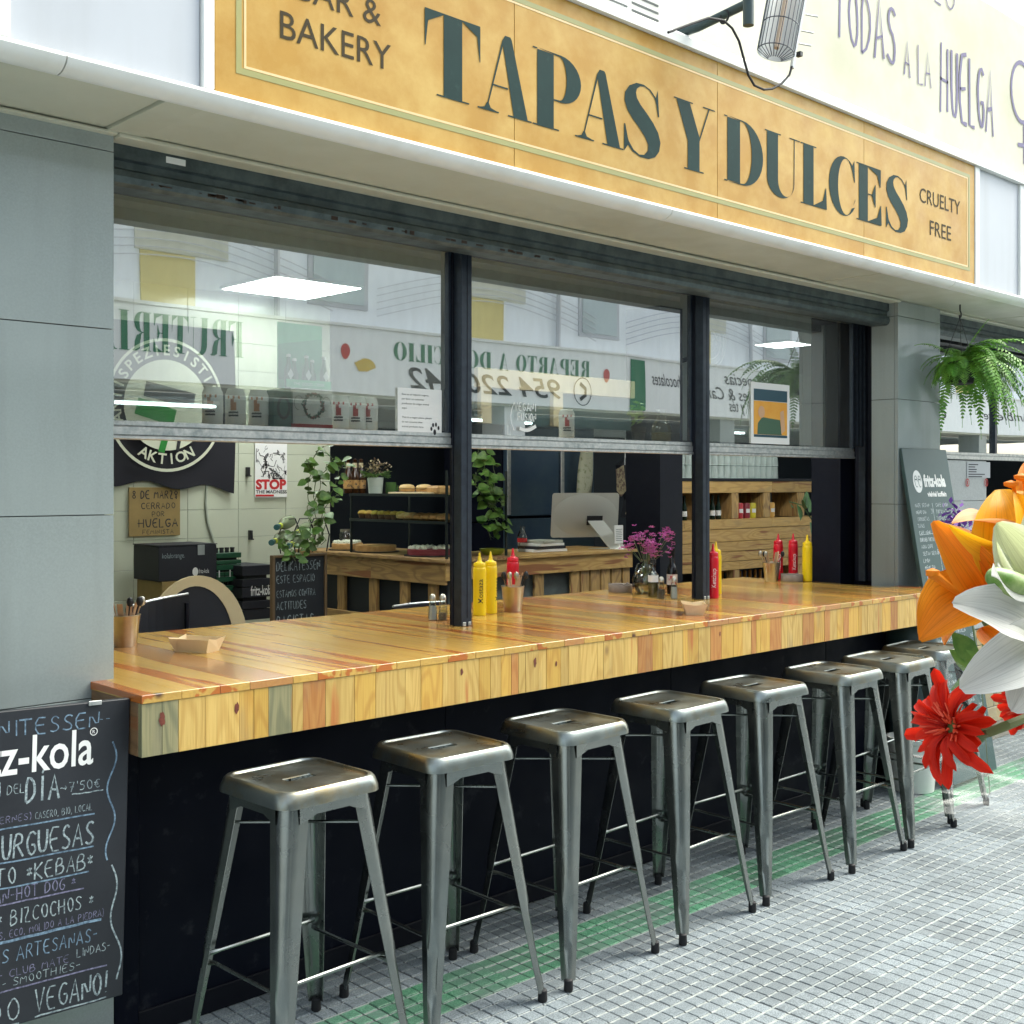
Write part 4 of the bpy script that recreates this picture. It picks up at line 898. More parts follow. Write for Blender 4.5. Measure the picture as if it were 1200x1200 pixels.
t = thing('oil_bottle', 'clear glass oil bottle with white label and green gold oil beside the flower jug', 'oil bottle', on(765.5, 700))
b = B(); b.lathe([(.022,0),(.0235,.004),(.0235,.090),(.019,.108),(.011,.122),(.010,.150),(.0125,.152),(.0125,.158)], seg=16); obj('glass', b, M_clear, t, smooth=True)
b = B(); b.lathe([(.0215,.003),(.0215,.070)], seg=16); obj('oil', b, M_oil, t, smooth=True)
b = B(); b.lathe([(.0240,.072),(.0240,.103)], seg=16, cap=False); obj('label', b, M_paper, t, smooth=True)
b = B(); b.lathe([(.013,.158),(.013,.176),(.006,.178),(.004,.19)], seg=12); obj('pourer', b, M_black, t, smooth=True)
t = thing('vinegar_bottle', 'slim black bottle with pale red and white label against the right window post', 'bottle', on(787.5, 696))
b = B(); b.lathe([(.024,0),(.0255,.004),(.0255,.115),(.020,.135),(.0125,.150),(.012,.195),(.014,.197),(.014,.215),(0,.216)], seg=18); obj('glass', b, pm('black glass', (.006,.006,.008), .06), t, smooth=True)
b = B(); b.lathe([(.0258,.045),(.0258,.095)], seg=18, cap=False); obj('label', b, pm('pale label', (.6,.55,.5), .6, nz=(60,(.5,.03,.05),.1,.56)), t, smooth=True)
def ashtray(px, py, lab, r=.058):
    t = thing('ashtray', lab, 'ashtray', on(px, py), 0); m = pm('grey stoneware', (.28,.23,.19), .55, nz=(30,(.22,.18,.15),.3))
    b = B(); b.lathe([(r*.96,0),(r,.003),(r,.036),(r*.95,.040),(r*.87,.038),(r*.84,.010),(0,.008)], seg=30, cap=False); b.lathe([(0,.0005),(r*.96,.0005)], seg=30, cap=False); obj('bowl', b, m, t, smooth=True)
    for a in (0, 2.1, 4.2): obj('rest', B().rbox((math.cos(a)*r*.9, math.sin(a)*r*.9, .041), (.014,.010,.006), R3(z=a), .002), m, t)
ashtray(727, 694, 'round grey stone ashtray left of the pink flower jug')
ashtray(928, 681.5, 'round grey stone ashtray right of the far cutlery bucket')
# jug with pink flowers
t = thing('flower_jug', 'round clear glass jug holding a spray of small pink flowers beside the oil bottle', 'flower vase', on(757, 696))
b = B(); b.lathe([(.032,0),(.044,.006),(.062,.04),(.066,.065),(.058,.095),(.036,.122),(.026,.135),(.026,.160),(.030,.168)], seg=28); obj('jug', b, M_clear, t, smooth=True)
b = B(); b.lathe([(.030,.003),(.058,.04),(.061,.058)], seg=24); obj('water', b, glass_mat('water', (.85,.92,.85), .03, 1), t, smooth=True)
b = B(); b.tube([(-.03,0,.150),(-.06,0,.145),(-.075,0,.11),(-.06,0,.085)], .005, 6); obj('handle', b, M_clear, t, smooth=True)
rf = random.Random(5); M_pink = pm('pink blossom', (.50,.10,.42), .6, sss=.2, nz=(60,(.62,.22,.55),.3), objvar=.2)
dense = B()
for k in range(22):
    a = rf.uniform(0, 6.28); r = rf.uniform(.02,.12); tp = Vector((r*math.cos(a)+.03, r*math.sin(a)+.0, rf.uniform(.20,.30)))
    b = B(); b.tube([(rf.uniform(-.01,.01), rf.uniform(-.01,.01), .05), (tp.x*.25, tp.y*.25, .15), tp], .0011, 4); obj('stem', b, M_stem, t)
    b = B()
    for q in range(9):
        cp = tp+Vector((rf.gauss(0,.014), rf.gauss(0,.014), rf.gauss(-.006,.018)))
        for e in range(5):
            an = e*2*PI/5+rf.random(); d = Vector((math.cos(an), math.sin(an), rf.uniform(-.3,.8))).normalized()*.0135; n = d.cross(Vector((rf.random(),rf.random(),1))).normalized()*.0045
            b.poly([cp, cp+d*.6+n, cp+d, cp+d*.6-n])
    obj('blossom', b, M_pink, t)
# ================================================================== on the sash ledge
LZ = 1.717
t = thing('window_ledge', 'narrow wooden ledge behind the window rails carrying cans and cartons', 'shelf', (2, 3.45, 1.7))
obj('board', B().box(1.45, 5.5, 3.385, 3.52, 1.690, LZ-.001, .002), M_pallet, t, world=True)
def can(px, lab, m2, s=1.0):
    p = aY(px, 488, 3.44); t = thing('drinks_can', lab, 'can', (p.x, 3.44, LZ), FACE, 'drinks cans standing behind the glass')
    b = B(); b.lathe([(.026,0),(.033,.006),(.033,.105),(.027,.118),(.0265,.122),(.025,.119),(0,.118)], seg=20); obj('body', b, pm('white can', (.80,.82,.80), .4), t, smooth=True)
    b = B(); 
    for k in range(7):
        a0 = -.1+.12*(k % 3); z0 = .05+.012*(k//3); 
        b.grid([[(.0334*math.sin(a), -.0334*math.cos(a), z) for a in (a0-.16+.32*i/3 for i in range(4))] for z in (z0, z0+.014)])
    for k in range(3): 
        a0 = (-.5,.05,.55)[k]; b.grid([[(.0334*math.sin(a), -.0334*math.cos(a), z) for a in (a0-.1+.2*i/3 for i in range(4))] for z in (.088,.098)])
    obj('print', b, m2, t)
    b = B()
    for z in (.040,.030): b.grid([[(.0334*math.sin(a), -.0334*math.cos(a), zz) for a in (-.5+1.0*i/6 for i in range(7))] for zz in (z, z+.006)])
    obj('lettering', b, M_ink, t)
M_orp = pm('orange can print', (.55,.20,.05), .5)
for px, lab in ((249,'white can with orange print, leftmost on the window ledge'),(276,'white can with orange print, second from the left on the window ledge'),(303,'white can with orange print beside the small dark carton')): can(px, lab, M_orp)
for px, lab in ((398,'white can with red print just right of the wreath carton'),(418,'white can with red print, middle of the three right of the carton'),(432,'white can with red print, nearest the pinned notice')): can(px, lab, M_redink)
can(664, 'single white can on the ledge in the middle pane', M_redink)
p0, p1 = aY(313,490,3.44), aY(336,455,3.44)
t = thing('drinks_carton', 'small dark green carton between the orange print cans and the cider display', 'carton', (p0.x, 3.44, LZ))
obj('box', B().box(p0.x, p1.x, 3.40, 3.50, LZ, LZ+.125, .002), pm('dark green card', (.06,.17,.14), .6), t, world=True)
b = B(); cx = (p0.x+p1.x)/2; ribbon(b, [Vector((cx+math.cos(a*PI/8)*.022, 3.3985, LZ+.065+math.sin(a*PI/8)*.035)) for a in range(17)], .010); obj('wreath_print', b, M_black, t, world=True)
p0, p1 = aY(337,490,3.42), aY(386,455,3.42)
t = thing('cider_carton', 'white cider carton with a leafy wreath print and red base strip behind the glass', 'carton', (p0.x, 3.42, LZ))
obj('box', B().box(p0.x, p1.x, 3.40, 3.52, LZ, LZ+.135, .002), M_paper, t, world=True)
obj('red_strip', B().box(p0.x+.001, p1.x-.001, 3.3985, 3.3998, LZ+.001, LZ+.014), M_redink, t, world=True)
b = B(); cx = (p0.x+p1.x)/2+.005; rq = random.Random(3)
for k in range(40):
    a = k*2*PI/40; r = .038+rq.uniform(-.005,.005); c0 = Vector((cx+math.cos(a)*r, 3.3983-.0002*(k%4), LZ+.078+math.sin(a)*r)); an = rq.random()*6
    b.poly([c0+Vector((math.cos(an+q)*l_, 0, math.sin(an+q)*l_)) for q, l_ in ((0,.010),(1.57,.005),(3.14,.010),(4.71,.005))])
obj('wreath_print', b, pm('wreath print', (.05,.12,.08), .6, nz=(90,(.35,.05,.05),.1,.55)), t, world=True)
b = B()
for cx_ in (p0.x+.03, p1.x-.028): ribbon(b, [Vector((cx_+math.cos(a*PI/8)*.018, 3.398, LZ+.085+math.sin(a*PI/8)*.024)) for a in range(13)], .003)
obj('apple_outline', b, M_groutw, t, world=True)
q0, q1 = aY(333,452,3.42), aY(385,380,3.42)
t = thing('cider_display', 'green display card with three small cider bottles standing on the wreath carton', 'display card', (q0.x, 3.42, LZ+.136))
zb, zt = LZ+.136, LZ+.136+.225
M_dg = pm('display green', (.05,.50,.20), .5); M_dg2 = pm('display dark green', (.02,.30,.13), .5)
obj('back_card', B().box(q0.x, q1.x, 3.46, 3.463, zb, zt), M_dg, t, world=True)
b = B(); b.poly([(q0.x+.002,3.4585,zb+.03),(q1.x-.002,3.4585,zb+.03),(q1.x-.002,3.4585,zt-.045),(q0.x+.002,3.4585,zt-.075)]); obj('dark_field', b, M_dg2, t, world=True)
obj('front_lip', B().box(q0.x, q1.x, 3.405, 3.408, zb, zb+.028), M_dg, t, world=True)
text_obj('THE GOOD CIDER', ((q0.x+q1.x)/2, 3.4045, zb+.009), .010, M_whitep, t, w=.125, align='C')
for k in range(5):
    X = q0.x+.022+k*.036; Y = 3.428 if k % 2 == 0 else 3.447; hh = 1 if k % 2 == 0 else .9
    b = B(); b.lathe([(.0125,0),(.0135,.004),(.0135,.055*hh),(.006,.085*hh),(.0055,.104*hh)], (X,Y,zb+.001), 12); bt_ = obj('bottle', b, pm('cider bottle glass', (.02,.10,.03), .1), t, world=True, smooth=True)
    b = B(); b.lathe([(.0075,.104*hh),(.0078,.113*hh),(0,.115*hh)], (X,Y,zb+.001), 10); obj('cap', b, M_paper, bt_, world=True)
    if k % 2 == 0:
        b = B(); b.poly([(X-.012,Y-.0142,zb+.045),(X,Y-.0142,zb+.026),(X+.012,Y-.0142,zb+.045),(X,Y-.0142,zb+.066)]); obj('label', b, M_paper, bt_, world=True)
# notice stuck on the glass
p0, p1 = aY(466,505,3.338), aY(516,459,3.338)
t = thing('window_notice', 'white printed notice with a paw print stuck on the left pane by the post', 'notice', (p0.x, 3.338, 1.70))
obj('sheet', B().box(p0.x, p1.x+.006, 3.3375, 3.3385, 1.702, 1.872), M_paper, t, world=True)
ls = ['Este es un espacio vegano,','por favor no consumas','productos de origen animal','aquí.','','This is a vegan place, please','do not consume other','animal products here.']
for k, s_ in enumerate(ls):
    if s_: text_obj(s_, (p0.x+.018, 3.3365, 1.846-k*.0165), .0062, M_ink, t, w=.0048*len(s_))
b = B()
for (dx, dz, a_, l_) in ((0,.0,.2,.011),(-.016,.012,.6,.008),(-.008,.026,.3,.008),(.006,.028,-.1,.008),(.018,.016,-.5,.008)):
    cc = Vector((p1.x-.028+dx, 3.3363, 1.716+dz)); b.poly([cc+Vector((math.cos(q*PI/5)*l_*.62, 0, math.sin(q*PI/5)*l_)) for q in range(10)])
obj('paw_print', b, M_ink, t, world=True)
t = thing('window_sticker', 'white vegan outline sticker with a leaf on the middle pane', 'sticker', (3.35, 3.34, 1.75)); X = aY(615,480,3.345).x
hand_obj('vegani', (X, 3.343, 1.815), .030, M_whitep, t, w=.115, align='C', th=.13, seed=4)
hand_obj('fusion', (X+.01, 3.343, 1.775), .030, M_whitep, t, w=.10, align='C', th=.13, seed=5)
b = B(); ribbon(b, [Vector((X-.03+.09*u, 3.343, 1.745-.012*math.sin(u*PI)*1.0+.012*u)) for u in [i/8 for i in range(9)]], .014); ribbon(b, [Vector((X-.06-.018*math.sin(u*PI), 3.343, 1.735+.11*u)) for u in [i/8 for i in range(9)]], .003); obj('leaf_outline', b, M_whitep, t, world=True)
# orange poster
p0, p1 = aY(880,514,3.340), aY(925,424,3.340)
t = thing('window_poster', 'small poster with orange field and dark blue banner on the right pane', 'poster', (p0.x, 3.34, 1.72))
W0, W1, Z0, Z1 = p0.x, p1.x, 1.722, 2.02
obj('sheet', B().box(W0, W1, 3.3395, 3.3405, Z0, Z1), M_paper, t, world=True)
obj('field', B().box(W0+.022, W1-.022, 3.3385, 3.3394, Z0+.045, Z1-.09), pm('orange field', (.75,.32,.03), .6, nz=(14,(.78,.40,.06),.3)), t, world=True)
obj('banner', B().box(W0+.022, W1-.022, 3.3380, 3.3386, Z1-.088, Z1-.032), pm('banner blue', (.02,.07,.10), .6), t, world=True)
obj('base_strip', B().box(W0+.022, W1-.022, 3.3380, 3.3386, Z0+.032, Z0+.044), MC['banner blue'], t, world=True)
b = B(); b.poly([(W0+.05,3.3378,Z0+.046),(W1-.07,3.3378,Z0+.046),(W1-.085,3.3378,Z0+.12),(W0+.09,3.3378,Z0+.13),(W0+.055,3.3378,Z0+.10)]); obj('dark_shape', b, pm('shape green', (.05,.12,.07), .6), t, world=True)
b = B(); b.poly([(W0+.085+math.cos(q*PI/6)*.028, 3.3376, Z0+.155+math.sin(q*PI/6)*.030) for q in range(12)]); obj('pale_shape', b, pm('shape peach', (.62,.36,.20), .6), t, world=True); b = B(); b.poly([(W1-.075,3.3374,Z0+.05),(W1-.04,3.3374,Z0+.07),(W1-.055,3.3374,Z0+.17),(W1-.085,3.3374,Z0+.16)]); obj('pale_shape', b, pm('shape peach', (.62,.36,.20), .6), t, world=True)
t = thing('glass_carafe', 'rounded clear glass carafe on the ledge in the middle pane near the right post', 'carafe', (aY(774,505,3.46).x, 3.455, LZ))
b = B(); b.lathe([(.03,0),(.046,.01),(.050,.05),(.040,.085),(.022,.11),(.020,.14),(.026,.15)], seg=20); obj('body', b, M_clear, t, smooth=True)
b = B(); b.lathe([(.030,.004),(.044,.012),(.046,.045)], seg=18); obj('contents', b, pm('amber drink', (.30,.24,.10), .2), t, smooth=True)
t = thing('potted_leaves', 'lime green leafy sprig in a dark cup on the ledge in the middle pane', 'plant', (aY(747,505,3.46).x, 3.455, LZ))
b = B(); b.lathe([(.025,0),(.035,.06),(.036,.065)], seg=14); obj('cup', b, M_black, t, smooth=True)
b = B(); rq = random.Random(9)
for k in range(36):
    c0 = Vector((rq.gauss(0,.022), rq.gauss(0,.015), .08+rq.random()*.10)); d = Vector((rq.uniform(-1,1),rq.uniform(-1,1),rq.uniform(-.2,1))).normalized()*.022; n = d.cross(Vector((0,1,.3))).normalized()*.009
    b.poly([c0-d, c0+n, c0+d, c0-n])
obj('leaves', b, pm('lime leaf', (.25,.42,.04), .5), t)
props(t.children[-1], kind='stuff')
# ================================================================== left wall things
t = thing('wall_flag', 'black flag with a white ring emblem lettered in the ring, hanging on the tiled wall', 'flag', (3.4, 6.58, 1.9))
cc = aY(193, 475, 6.575); R1 = abs(aY(193, 397, 6.575).z-cc.z)
FX1 = aY(274,540,6.57).x
rows = []
for j in range(25):
    v = j/24; r_ = []
    for i in range(41):
        u = i/40; X = cc.x-(FX1-cc.x)*1.35+(FX1-cc.x)*2.35*u; zbot = cc.z-R1*1.16-.05*u*u+.02*math.sin(u*17)*(1-v)
        r_.append((X+.012*math.sin(v*3)*(u > .95), 6.576-.010*math.sin(u*13+v*2)*(1-v)-.004, zbot+(cc.z+R1*1.22-zbot)*v))
    rows.append(r_)
b = B(); b.grid(rows); obj('cloth', b, pm('black flag cloth', (.006,.006,.012), .8), t, world=True, smooth='all')
FYf = 6.548
M_flagw = pm('flag print white', (.62,.64,.50), .8)
def disc(nm, r, m, y, rx=1.0, inner=None, n=64):
    b = B()
    if inner: b.grid([[Vector((cc.x+math.cos(a*2*PI/n)*q*rx, y, cc.z+math.sin(a*2*PI/n)*q)) for a in range(n+1)] for q in (r, inner)])
    else: b.poly([(cc.x+math.cos(a*2*PI/n)*r*rx, y, cc.z+math.sin(a*2*PI/n)*r) for a in range(n)])
    return obj(nm, b, m, t, world=True)
disc('ring_line', R1, M_flagw, FYf, .95, R1*.955); disc('inner_disc', R1*.68, M_flagw, FYf, 1.0)
def ring_text(txt, r, a0, a1, h, up_=True):
    n = len(txt); b = B()
    for k, ch in enumerate(txt):
        a = math.radians(a0+(a1-a0)*k/(n-1)); vs, fs = bfont(ch, h, None, 'C', bold=.02)
        rot = a-PI/2 if up_ else a+PI/2
        Mx = Matrix.Translation((cc.x+math.cos(a)*r*.97, FYf-.001, cc.z+math.sin(a)*r)) @ Matrix.Rotation(-rot, 4, 'Y')
        add_flat(b, [(v[0], v[1], v[2]-(0 if up_ else 0)) for v in vs], fs, Mx)
    obj('lettering', b, M_flagw, t, world=True)
ring_text('ANTISPEZIESISTISCHE', R1*.75, 195, -15, R1*.155)
ring_text('AKTION', R1*.88, 242, 298, R1*.155, False)
def slab(nm, px0, py0, px1, py1, wd, m, y):
    a, c_ = aY(px0,py0,y), aY(px1,py1,y); b = B(); ribbon(b, [a, c_], wd); obj(nm, b, m, t, world=True)
slab('green_flagpole', 196, 505, 189, 530, .042, pm('flag green', (.02,.22,.03), .8), FYf-.002)
slab('black_flagpole', 212, 505, 208, 528, .022, M_ink, FYf-.002)
slab('green_pennant', 160, 475, 205, 490, .10, MC['flag green'], FYf-.002)
slab('black_pennant', 170, 455, 228, 470, .09, M_ink, FYf-.0025)
p0, p1 = aY(151,629,6.585), aY(211,571,6.585)
t = thing('cardboard_sign', 'hand lettered brown cardboard sign about 8 de marzo, taped below the flag', 'sign', (p0.x, 6.585, p0.z))
obj('card', B().box(p0.x, p1.x, 6.583, 6.590, p0.z, p1.z, .001), pm('brown cardboard', (.32,.22,.08), .8, nz=(8,(.27,.19,.07),.3)), t, world=True)
cx = (p0.x+p1.x)/2; H_ = p1.z-p0.z
for k, (s_, zf, hf, wf) in enumerate((('8 DE MARZ@',.77,.16,.88),('CERRADO',.56,.12,.66),('POR',.40,.10,.24),('HUELGA',.18,.17,.76),('FEMINISTA',.04,.085,.60))):
    hand_obj(s_, (cx+(.02 if k else 0), 6.5815, p0.z+H_*zf), H_*hf, M_ink, t, w=(p1.x-p0.x)*wf, align='C', th=.13, seed=20+k)
p0, p1 = aY(299,583,6.585), aY(336.5,510,6.585); zt_ = 1.98
t = thing('stop_poster', 'white poster with black raised hands drawing and red word stop on the tiled wall', 'poster', (p0.x, 6.585, p0.z))
obj('sheet', B().box(p0.x, p1.x, 6.586, 6.589, p0.z, zt_), M_paper, t, world=True); W_ = p1.x-p0.x
text_obj('STOP', (p0.x+.02*W_, 6.5845, p0.z+.055), .058, M_redink, t, w=W_*.95, bold=.05)
text_obj('THE MADNESS', (p0.x+.02*W_, 6.5845, p0.z+.026), .020, M_ink, t, w=W_*.97, bold=.02)
obj('red_strip', B().box(p0.x+.005, p0.x+W_*.58, 6.5843, 6.5858, p0.z+.006, p0.z+.018), M_redink, t, world=True)
obj('black_header', B().box(p0.x, p1.x, 6.5843, 6.5858, zt_-.10, zt_-.075), M_ink, t, world=True)
b = B(); rq = random.Random(8)
for k in range(30):
    a = Vector((p0.x+W_*rq.uniform(.06,.94), 6.5842, p0.z+.125+rq.random()*.17)); P_ = [a]
    for q in range(7): P_.append(P_[-1]+Vector((rq.gauss(0,.013), 0, rq.gauss(.002,.016))))
    P_ = [Vector((min(max(q.x,p0.x+.008),p1.x-.008), 6.5842, min(max(q.z,p0.z+.12),p0.z+.33))) for q in P_]
    ribbon(b, P_, rq.uniform(.002,.007))
props(obj('ink_drawing', b, M_ink, t, world=True), kind='stuff')
t = thing('wall_cable', 'pale cable running down the tiled wall from behind the flag', 'cable', aY(240,568,6.59))
P_ = [aY(x, y, 6.592) for x, y in ((243,560),(241,590),(243,612),(249,630),(253,645))]
obj('cable', B().tube(P_, .008, 6), pm('grey cable', (.34,.37,.30), .6), t, world=True)
for (x, y) in ((290,553),(293,627)):
    p = aY(x,y,6.59); t = thing('wall_hook', 'small black bracket on the tiled wall %s' % ('left of the stop poster' if y < 600 else 'below the stop poster'), 'hook', p)
    obj('bracket', B().box(-.010,.010,-.02,.008,-.03,.03,.002), M_black, t); obj('tip', B().box(-.004,.012,-.028,-.0205,-.03,-.022), M_black, t)
# crates and boxes
def wbox(nm, lab, cat, px0, py0, px1, py1, Y, d, m, group=None, par=None, zb=None):
    a, c_ = aY(px0,py1,Y), aY(px1,py0,Y); z0 = a.z if zb is None else zb
    t = thing(nm, lab, cat, (a.x, Y, z0), 0, group)
    return t, a.x, c_.x, z0, c_.z
t, x0, x1, z0, z1 = wbox('cardboard_box', 'big black cardboard drinks box with white print on top of the brown box', 'box', 186,638,254,682,6.0,.3,None)
obj('body', B().box(x0,x1,6.0,6.3,z0,z1,.004), M_blk2, t, world=True); obj('lid_flap', B().box(x0-.003,x1+.002,5.997,6.303,z1+.001,z1+.006), M_blk2, t, world=True)
text_obj('kolalorange.', (x0+.02,5.9985,z0+(z1-z0)*.66), .028, M_chalk, t, w=(x1-x0)*.38); text_obj('fritz-kola', (x0+(x1-x0)*.68,5.9985,z0+.035), .024, M_whitep, t, w=(x1-x0)*.18)
b = B(); b.poly([(x0+(x1-x0)*.62+math.cos(q*PI/8)*.018, 5.9985, z0+.045+math.sin(q*PI/8)*.024) for q in range(16)]); obj('face_emblem', b, M_whitep, t, world=True)
obj('tape', B().box(x0+(x1-x0)*.66, x0+(x1-x0)*.78, 5.996, 5.9995, z1-.055, z1+.002), pm('grey tape', (.30,.33,.33), .4), t, world=True)
zk = z0
t = thing('cardboard_box', 'brown cardboard box under the black drinks box', 'box', (x0, 6.0, 0)); obj('body', B().box(x0+.02,x1-.01,6.0,6.3,.002,zk-.002,.004), MC['brown cardboard'], t, world=True)
obj('tape', B().box(x0+.15,x0+.20,5.998,5.9995,.01,zk-.003), M_ply, t, world=True)
def crate(px0, px1, pyt, pyb, Y, m, lab, txt=None, grp=None, bot=True):
    a, c_ = aY(px0,pyb,Y), aY(px1,pyt,Y); x0, x1, z0, z1 = a.x, c_.x, a.z, c_.z
    t = thing('bottle_crate', lab, 'crate', (x0, Y, z0), 0, grp); n = 5
    for k in range(n): 
        za = z0+(z1-z0)*k/n; obj('side_bar', B().box(x0,x1,Y,Y+.28,za+.003,za+(z1-z0)/n*(.72 if k in (1,3) else .96),.002), m, t, world=True)
    obj('core', B().box(x0+.02,x1-.02,Y+.02,Y+.26,z0+.002,z1-.01), M_black, t, world=True)
    if bot:
        for k in range(4):
            X = x0+(x1-x0)*(k+.7)/4.6; b = B(); b.lathe([(.012,0),(.012,.03),(.014,.032),(.014,.04),(0,.041)], (X, Y+.05, z1-.012), 8); obj('bottle_neck', b, M_black, t, world=True)
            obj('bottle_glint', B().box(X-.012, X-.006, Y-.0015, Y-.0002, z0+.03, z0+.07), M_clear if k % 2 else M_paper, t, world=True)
    if txt: text_obj(txt, (x0+(x1-x0)*.28, Y-.0015, z0+(z1-z0)*.45), .055, M_whitep, t, w=(x1-x0)*.72, bold=.02)
    return t
M_gcr = pm('green crate plastic', (.012,.075,.035), .4); G_ = 'green plastic bottle crates stacked by the tiled wall'
crate(254,283,647,683,6.05,M_gcr,'upper green plastic bottle crate beside the black cardboard box', grp=G_); crate(254,284,685,722,6.05,M_gcr,'lower green plastic bottle crate beside the black cardboard box', grp=G_)
crate(284,318,661,728,5.95,M_blk2,'black drinks crate with white lettering left of the leaning chalkboard','fritz-kola', bot=False)
# leaning chalkboard inside
a, c_ = aY(319,730,5.4), aY(383,648,5.4)
t = thing('interior_chalkboard', 'wood framed chalkboard about racist attitudes leaning against the bar inside', 'chalkboard', (a.x, 5.4, a.z)); x0, x1, z0, z1 = a.x, c_.x, a.z-.25, c_.z
obj('slate', B().box(x0+.015,x1-.015,5.405,5.42,z0,z1-.012), M_chalkb, t, world=True)
for u, v in ((x0,x0+.016),(x1-.016,x1)): obj('frame_rail', B().box(u,v,5.395,5.425,z0,z1,.002), pm('brown frame', (.16,.10,.05), .6), t, world=True)
obj('frame_rail', B().box(x0+.0165,x1-.0165,5.395,5.425,z1-.014,z1,.002), MC['brown frame'], t, world=True)
for k, (s_, w_) in enumerate((('DELIKATESSEN',.92),('ESTE ESPACIO',.80),('ESTAMOS CONTRA',.82),('ACTITUDES',.62),('RACISTAS',.78))):
    hand_obj(s_, (x0+.03, 5.4035, z1-(.085,.15,.225,.292,.385)[k]), (.05,.04,.036,.042,.062)[k], M_chalk, t, w=(x1-x0-.05)*w_, th=.09, seed=40+k)
# chairs
t = thing('shell_chair', 'round backed chair with pale plywood rim and black shell behind the counter', 'chair', aY(230,730,4.35))
pc = aY(231,744,4.35); rimm = B(); pts = []
for k in range(25):
    a_ = PI*k/24; rr_ = (.235,.30); pts.append((pc.x+rr_[0]*math.cos(a_), 4.35, pc.z-.06+rr_[1]*math.sin(a_)))
inn = [(pc.x+(q[0]-pc.x)*.76-.01, q[1], pc.z-.06+(q[2]-pc.z+.06)*.86) for q in pts]
rimm.grid([[Vector(q) for q in pts],[Vector(q)+Vector((0,.014,0)) for q in pts],[Vector(q)+Vector((0,.014,0)) for q in inn],[Vector(q) for q in inn],[Vector(q) for q in pts]]); obj('ply_rim', rimm, M_ply, t, world=True)
b = B(); b.prism([Vector((q[0],4.353,q[2])) for q in inn], (0,.008,0)); obj('shell', b, M_blk2, t, world=True)
obj('seat', B().box(pc.x-.22,pc.x+.22,3.97,4.34,.44,.47,.01), M_ply, t, world=True)
for dx, dy in ((-.2,3.99),(.2,3.99),(-.2,4.33),(.2,4.33)): obj('leg', B().tube([(pc.x+dx*.9,dy,.44),(pc.x+dx,dy,.003)], .012, 8), M_navy, t, world=True)
for dx in (-.2,.2): obj('back_stay', B().tube([(pc.x+dx,4.36,.45),(pc.x+dx,4.36,pc.z)], .01, 8), M_navy, t, world=True)
pcx = pc
def blkchair(pa, pb, Y, lab, arms=True):
    a, c_ = aY(*pa,Y), aY(*pb,Y); t = thing('side_chair', lab, 'chair', (a.x, Y, 0)); zt = c_.z
    b = B(); n = 8; 
    rows = [[(a.x+(c_.x-a.x)*i/n, Y+.03*math.sin(PI*i/n), zt-.28+(.28+(-.035*(1-i/n) if arms else 0))*j) for i in range(n+1)] for j in (0,1)]
    rows2 = [[(p[0],p[1]+.02,p[2]) for p in r] for r in reversed(rows)]
    b.grid(rows+rows2+[rows[0]]); obj('backrest', b, M_blk2, t, world=True)
    obj('seat', B().box(a.x,c_.x,Y-.40,Y-.02,.43,.46,.01), M_blk2, t, world=True)
    b = B(); b.tube([Vector(p)+Vector((0,.008,.003)) for p in rows[1]], .006, 6); obj('steel_edge', b, M_alu, t, world=True)
    for X in (a.x+.01, c_.x-.01):
        for yy in (Y-.38, Y): obj('leg', B().tube([(X,yy,.002),(X,yy,.44 if yy < Y-.1 else zt-.03)], .009, 6), M_navy, t, world=True)
blkchair((150,740),(222,697),4.12,'black chair with steel edged back right behind the left end of the counter')
blkchair((462,730),(523,706),4.25,'black chair showing only its curved steel edge behind the salt shakers', False)
# ================================================================== the bar inside
BZ = 1.10
bar = thing('pallet_bar', 'L shaped bar built from old pallet wood with a dark worktop inside the cafe', 'bar counter', (4.3, 5.05, 0))
WX = 4.30
obj('worktop', B().box(WX-.02, WX+.55, 5.03, 6.55, BZ-.02, BZ, .002), M_pallety, bar, world=True)
obj('worktop', B().box(WX+.552, 5.93, 5.03, 5.58, BZ-.02, BZ, .002), M_pallet, bar, world=True)
obj('inner_panel', B().box(WX+.05, WX+.06, 5.10, 6.5, 0.003, BZ-.021), M_dark, bar, world=True)
obj('inner_panel', B().box(WX+.06, 5.9, 5.12, 5.13, 0.003, BZ-.021), pm('grey back board', (.14,.17,.17), .6, nz=(5,(.08,.09,.09),.3)), bar, world=True)
for (z0_, z1_) in ((.955,1.078),(.60,.74),(.22,.35)):
    for (u, v) in ((5.06,5.75),(5.752,6.5)): obj('rail_board', B().box(WX, WX+.02, u, v, z0_, z1_, .002), M_pallety, bar, world=True, loc=(WX,u,z0_))
for Y in (5.16, 5.42, 5.72, 6.05, 6.38): obj('upright_board', B().box(WX+.021, WX+.045, Y, Y+.075, .05, 1.075, .002), M_palletz, bar, world=True, loc=(WX,Y,0))
obj('rail_board', B().box(WX+.001, 5.90, 5.05, 5.07, .98, 1.078, .002), M_pallet, bar, world=True, loc=(WX,5.05,.98))
for k, X in enumerate((4.42,4.60,4.80,5.02,5.34,5.43,5.52,5.62,5.72,5.83)):
    wd = (.07,.05,.04,.08,.075,.075,.085,.085,.09,.065)[k]; obj('upright_board', B().box(X, X+wd, 5.071, 5.09, .05, .979, .002), M_palletz, bar, world=True, loc=(X,5.07,0))
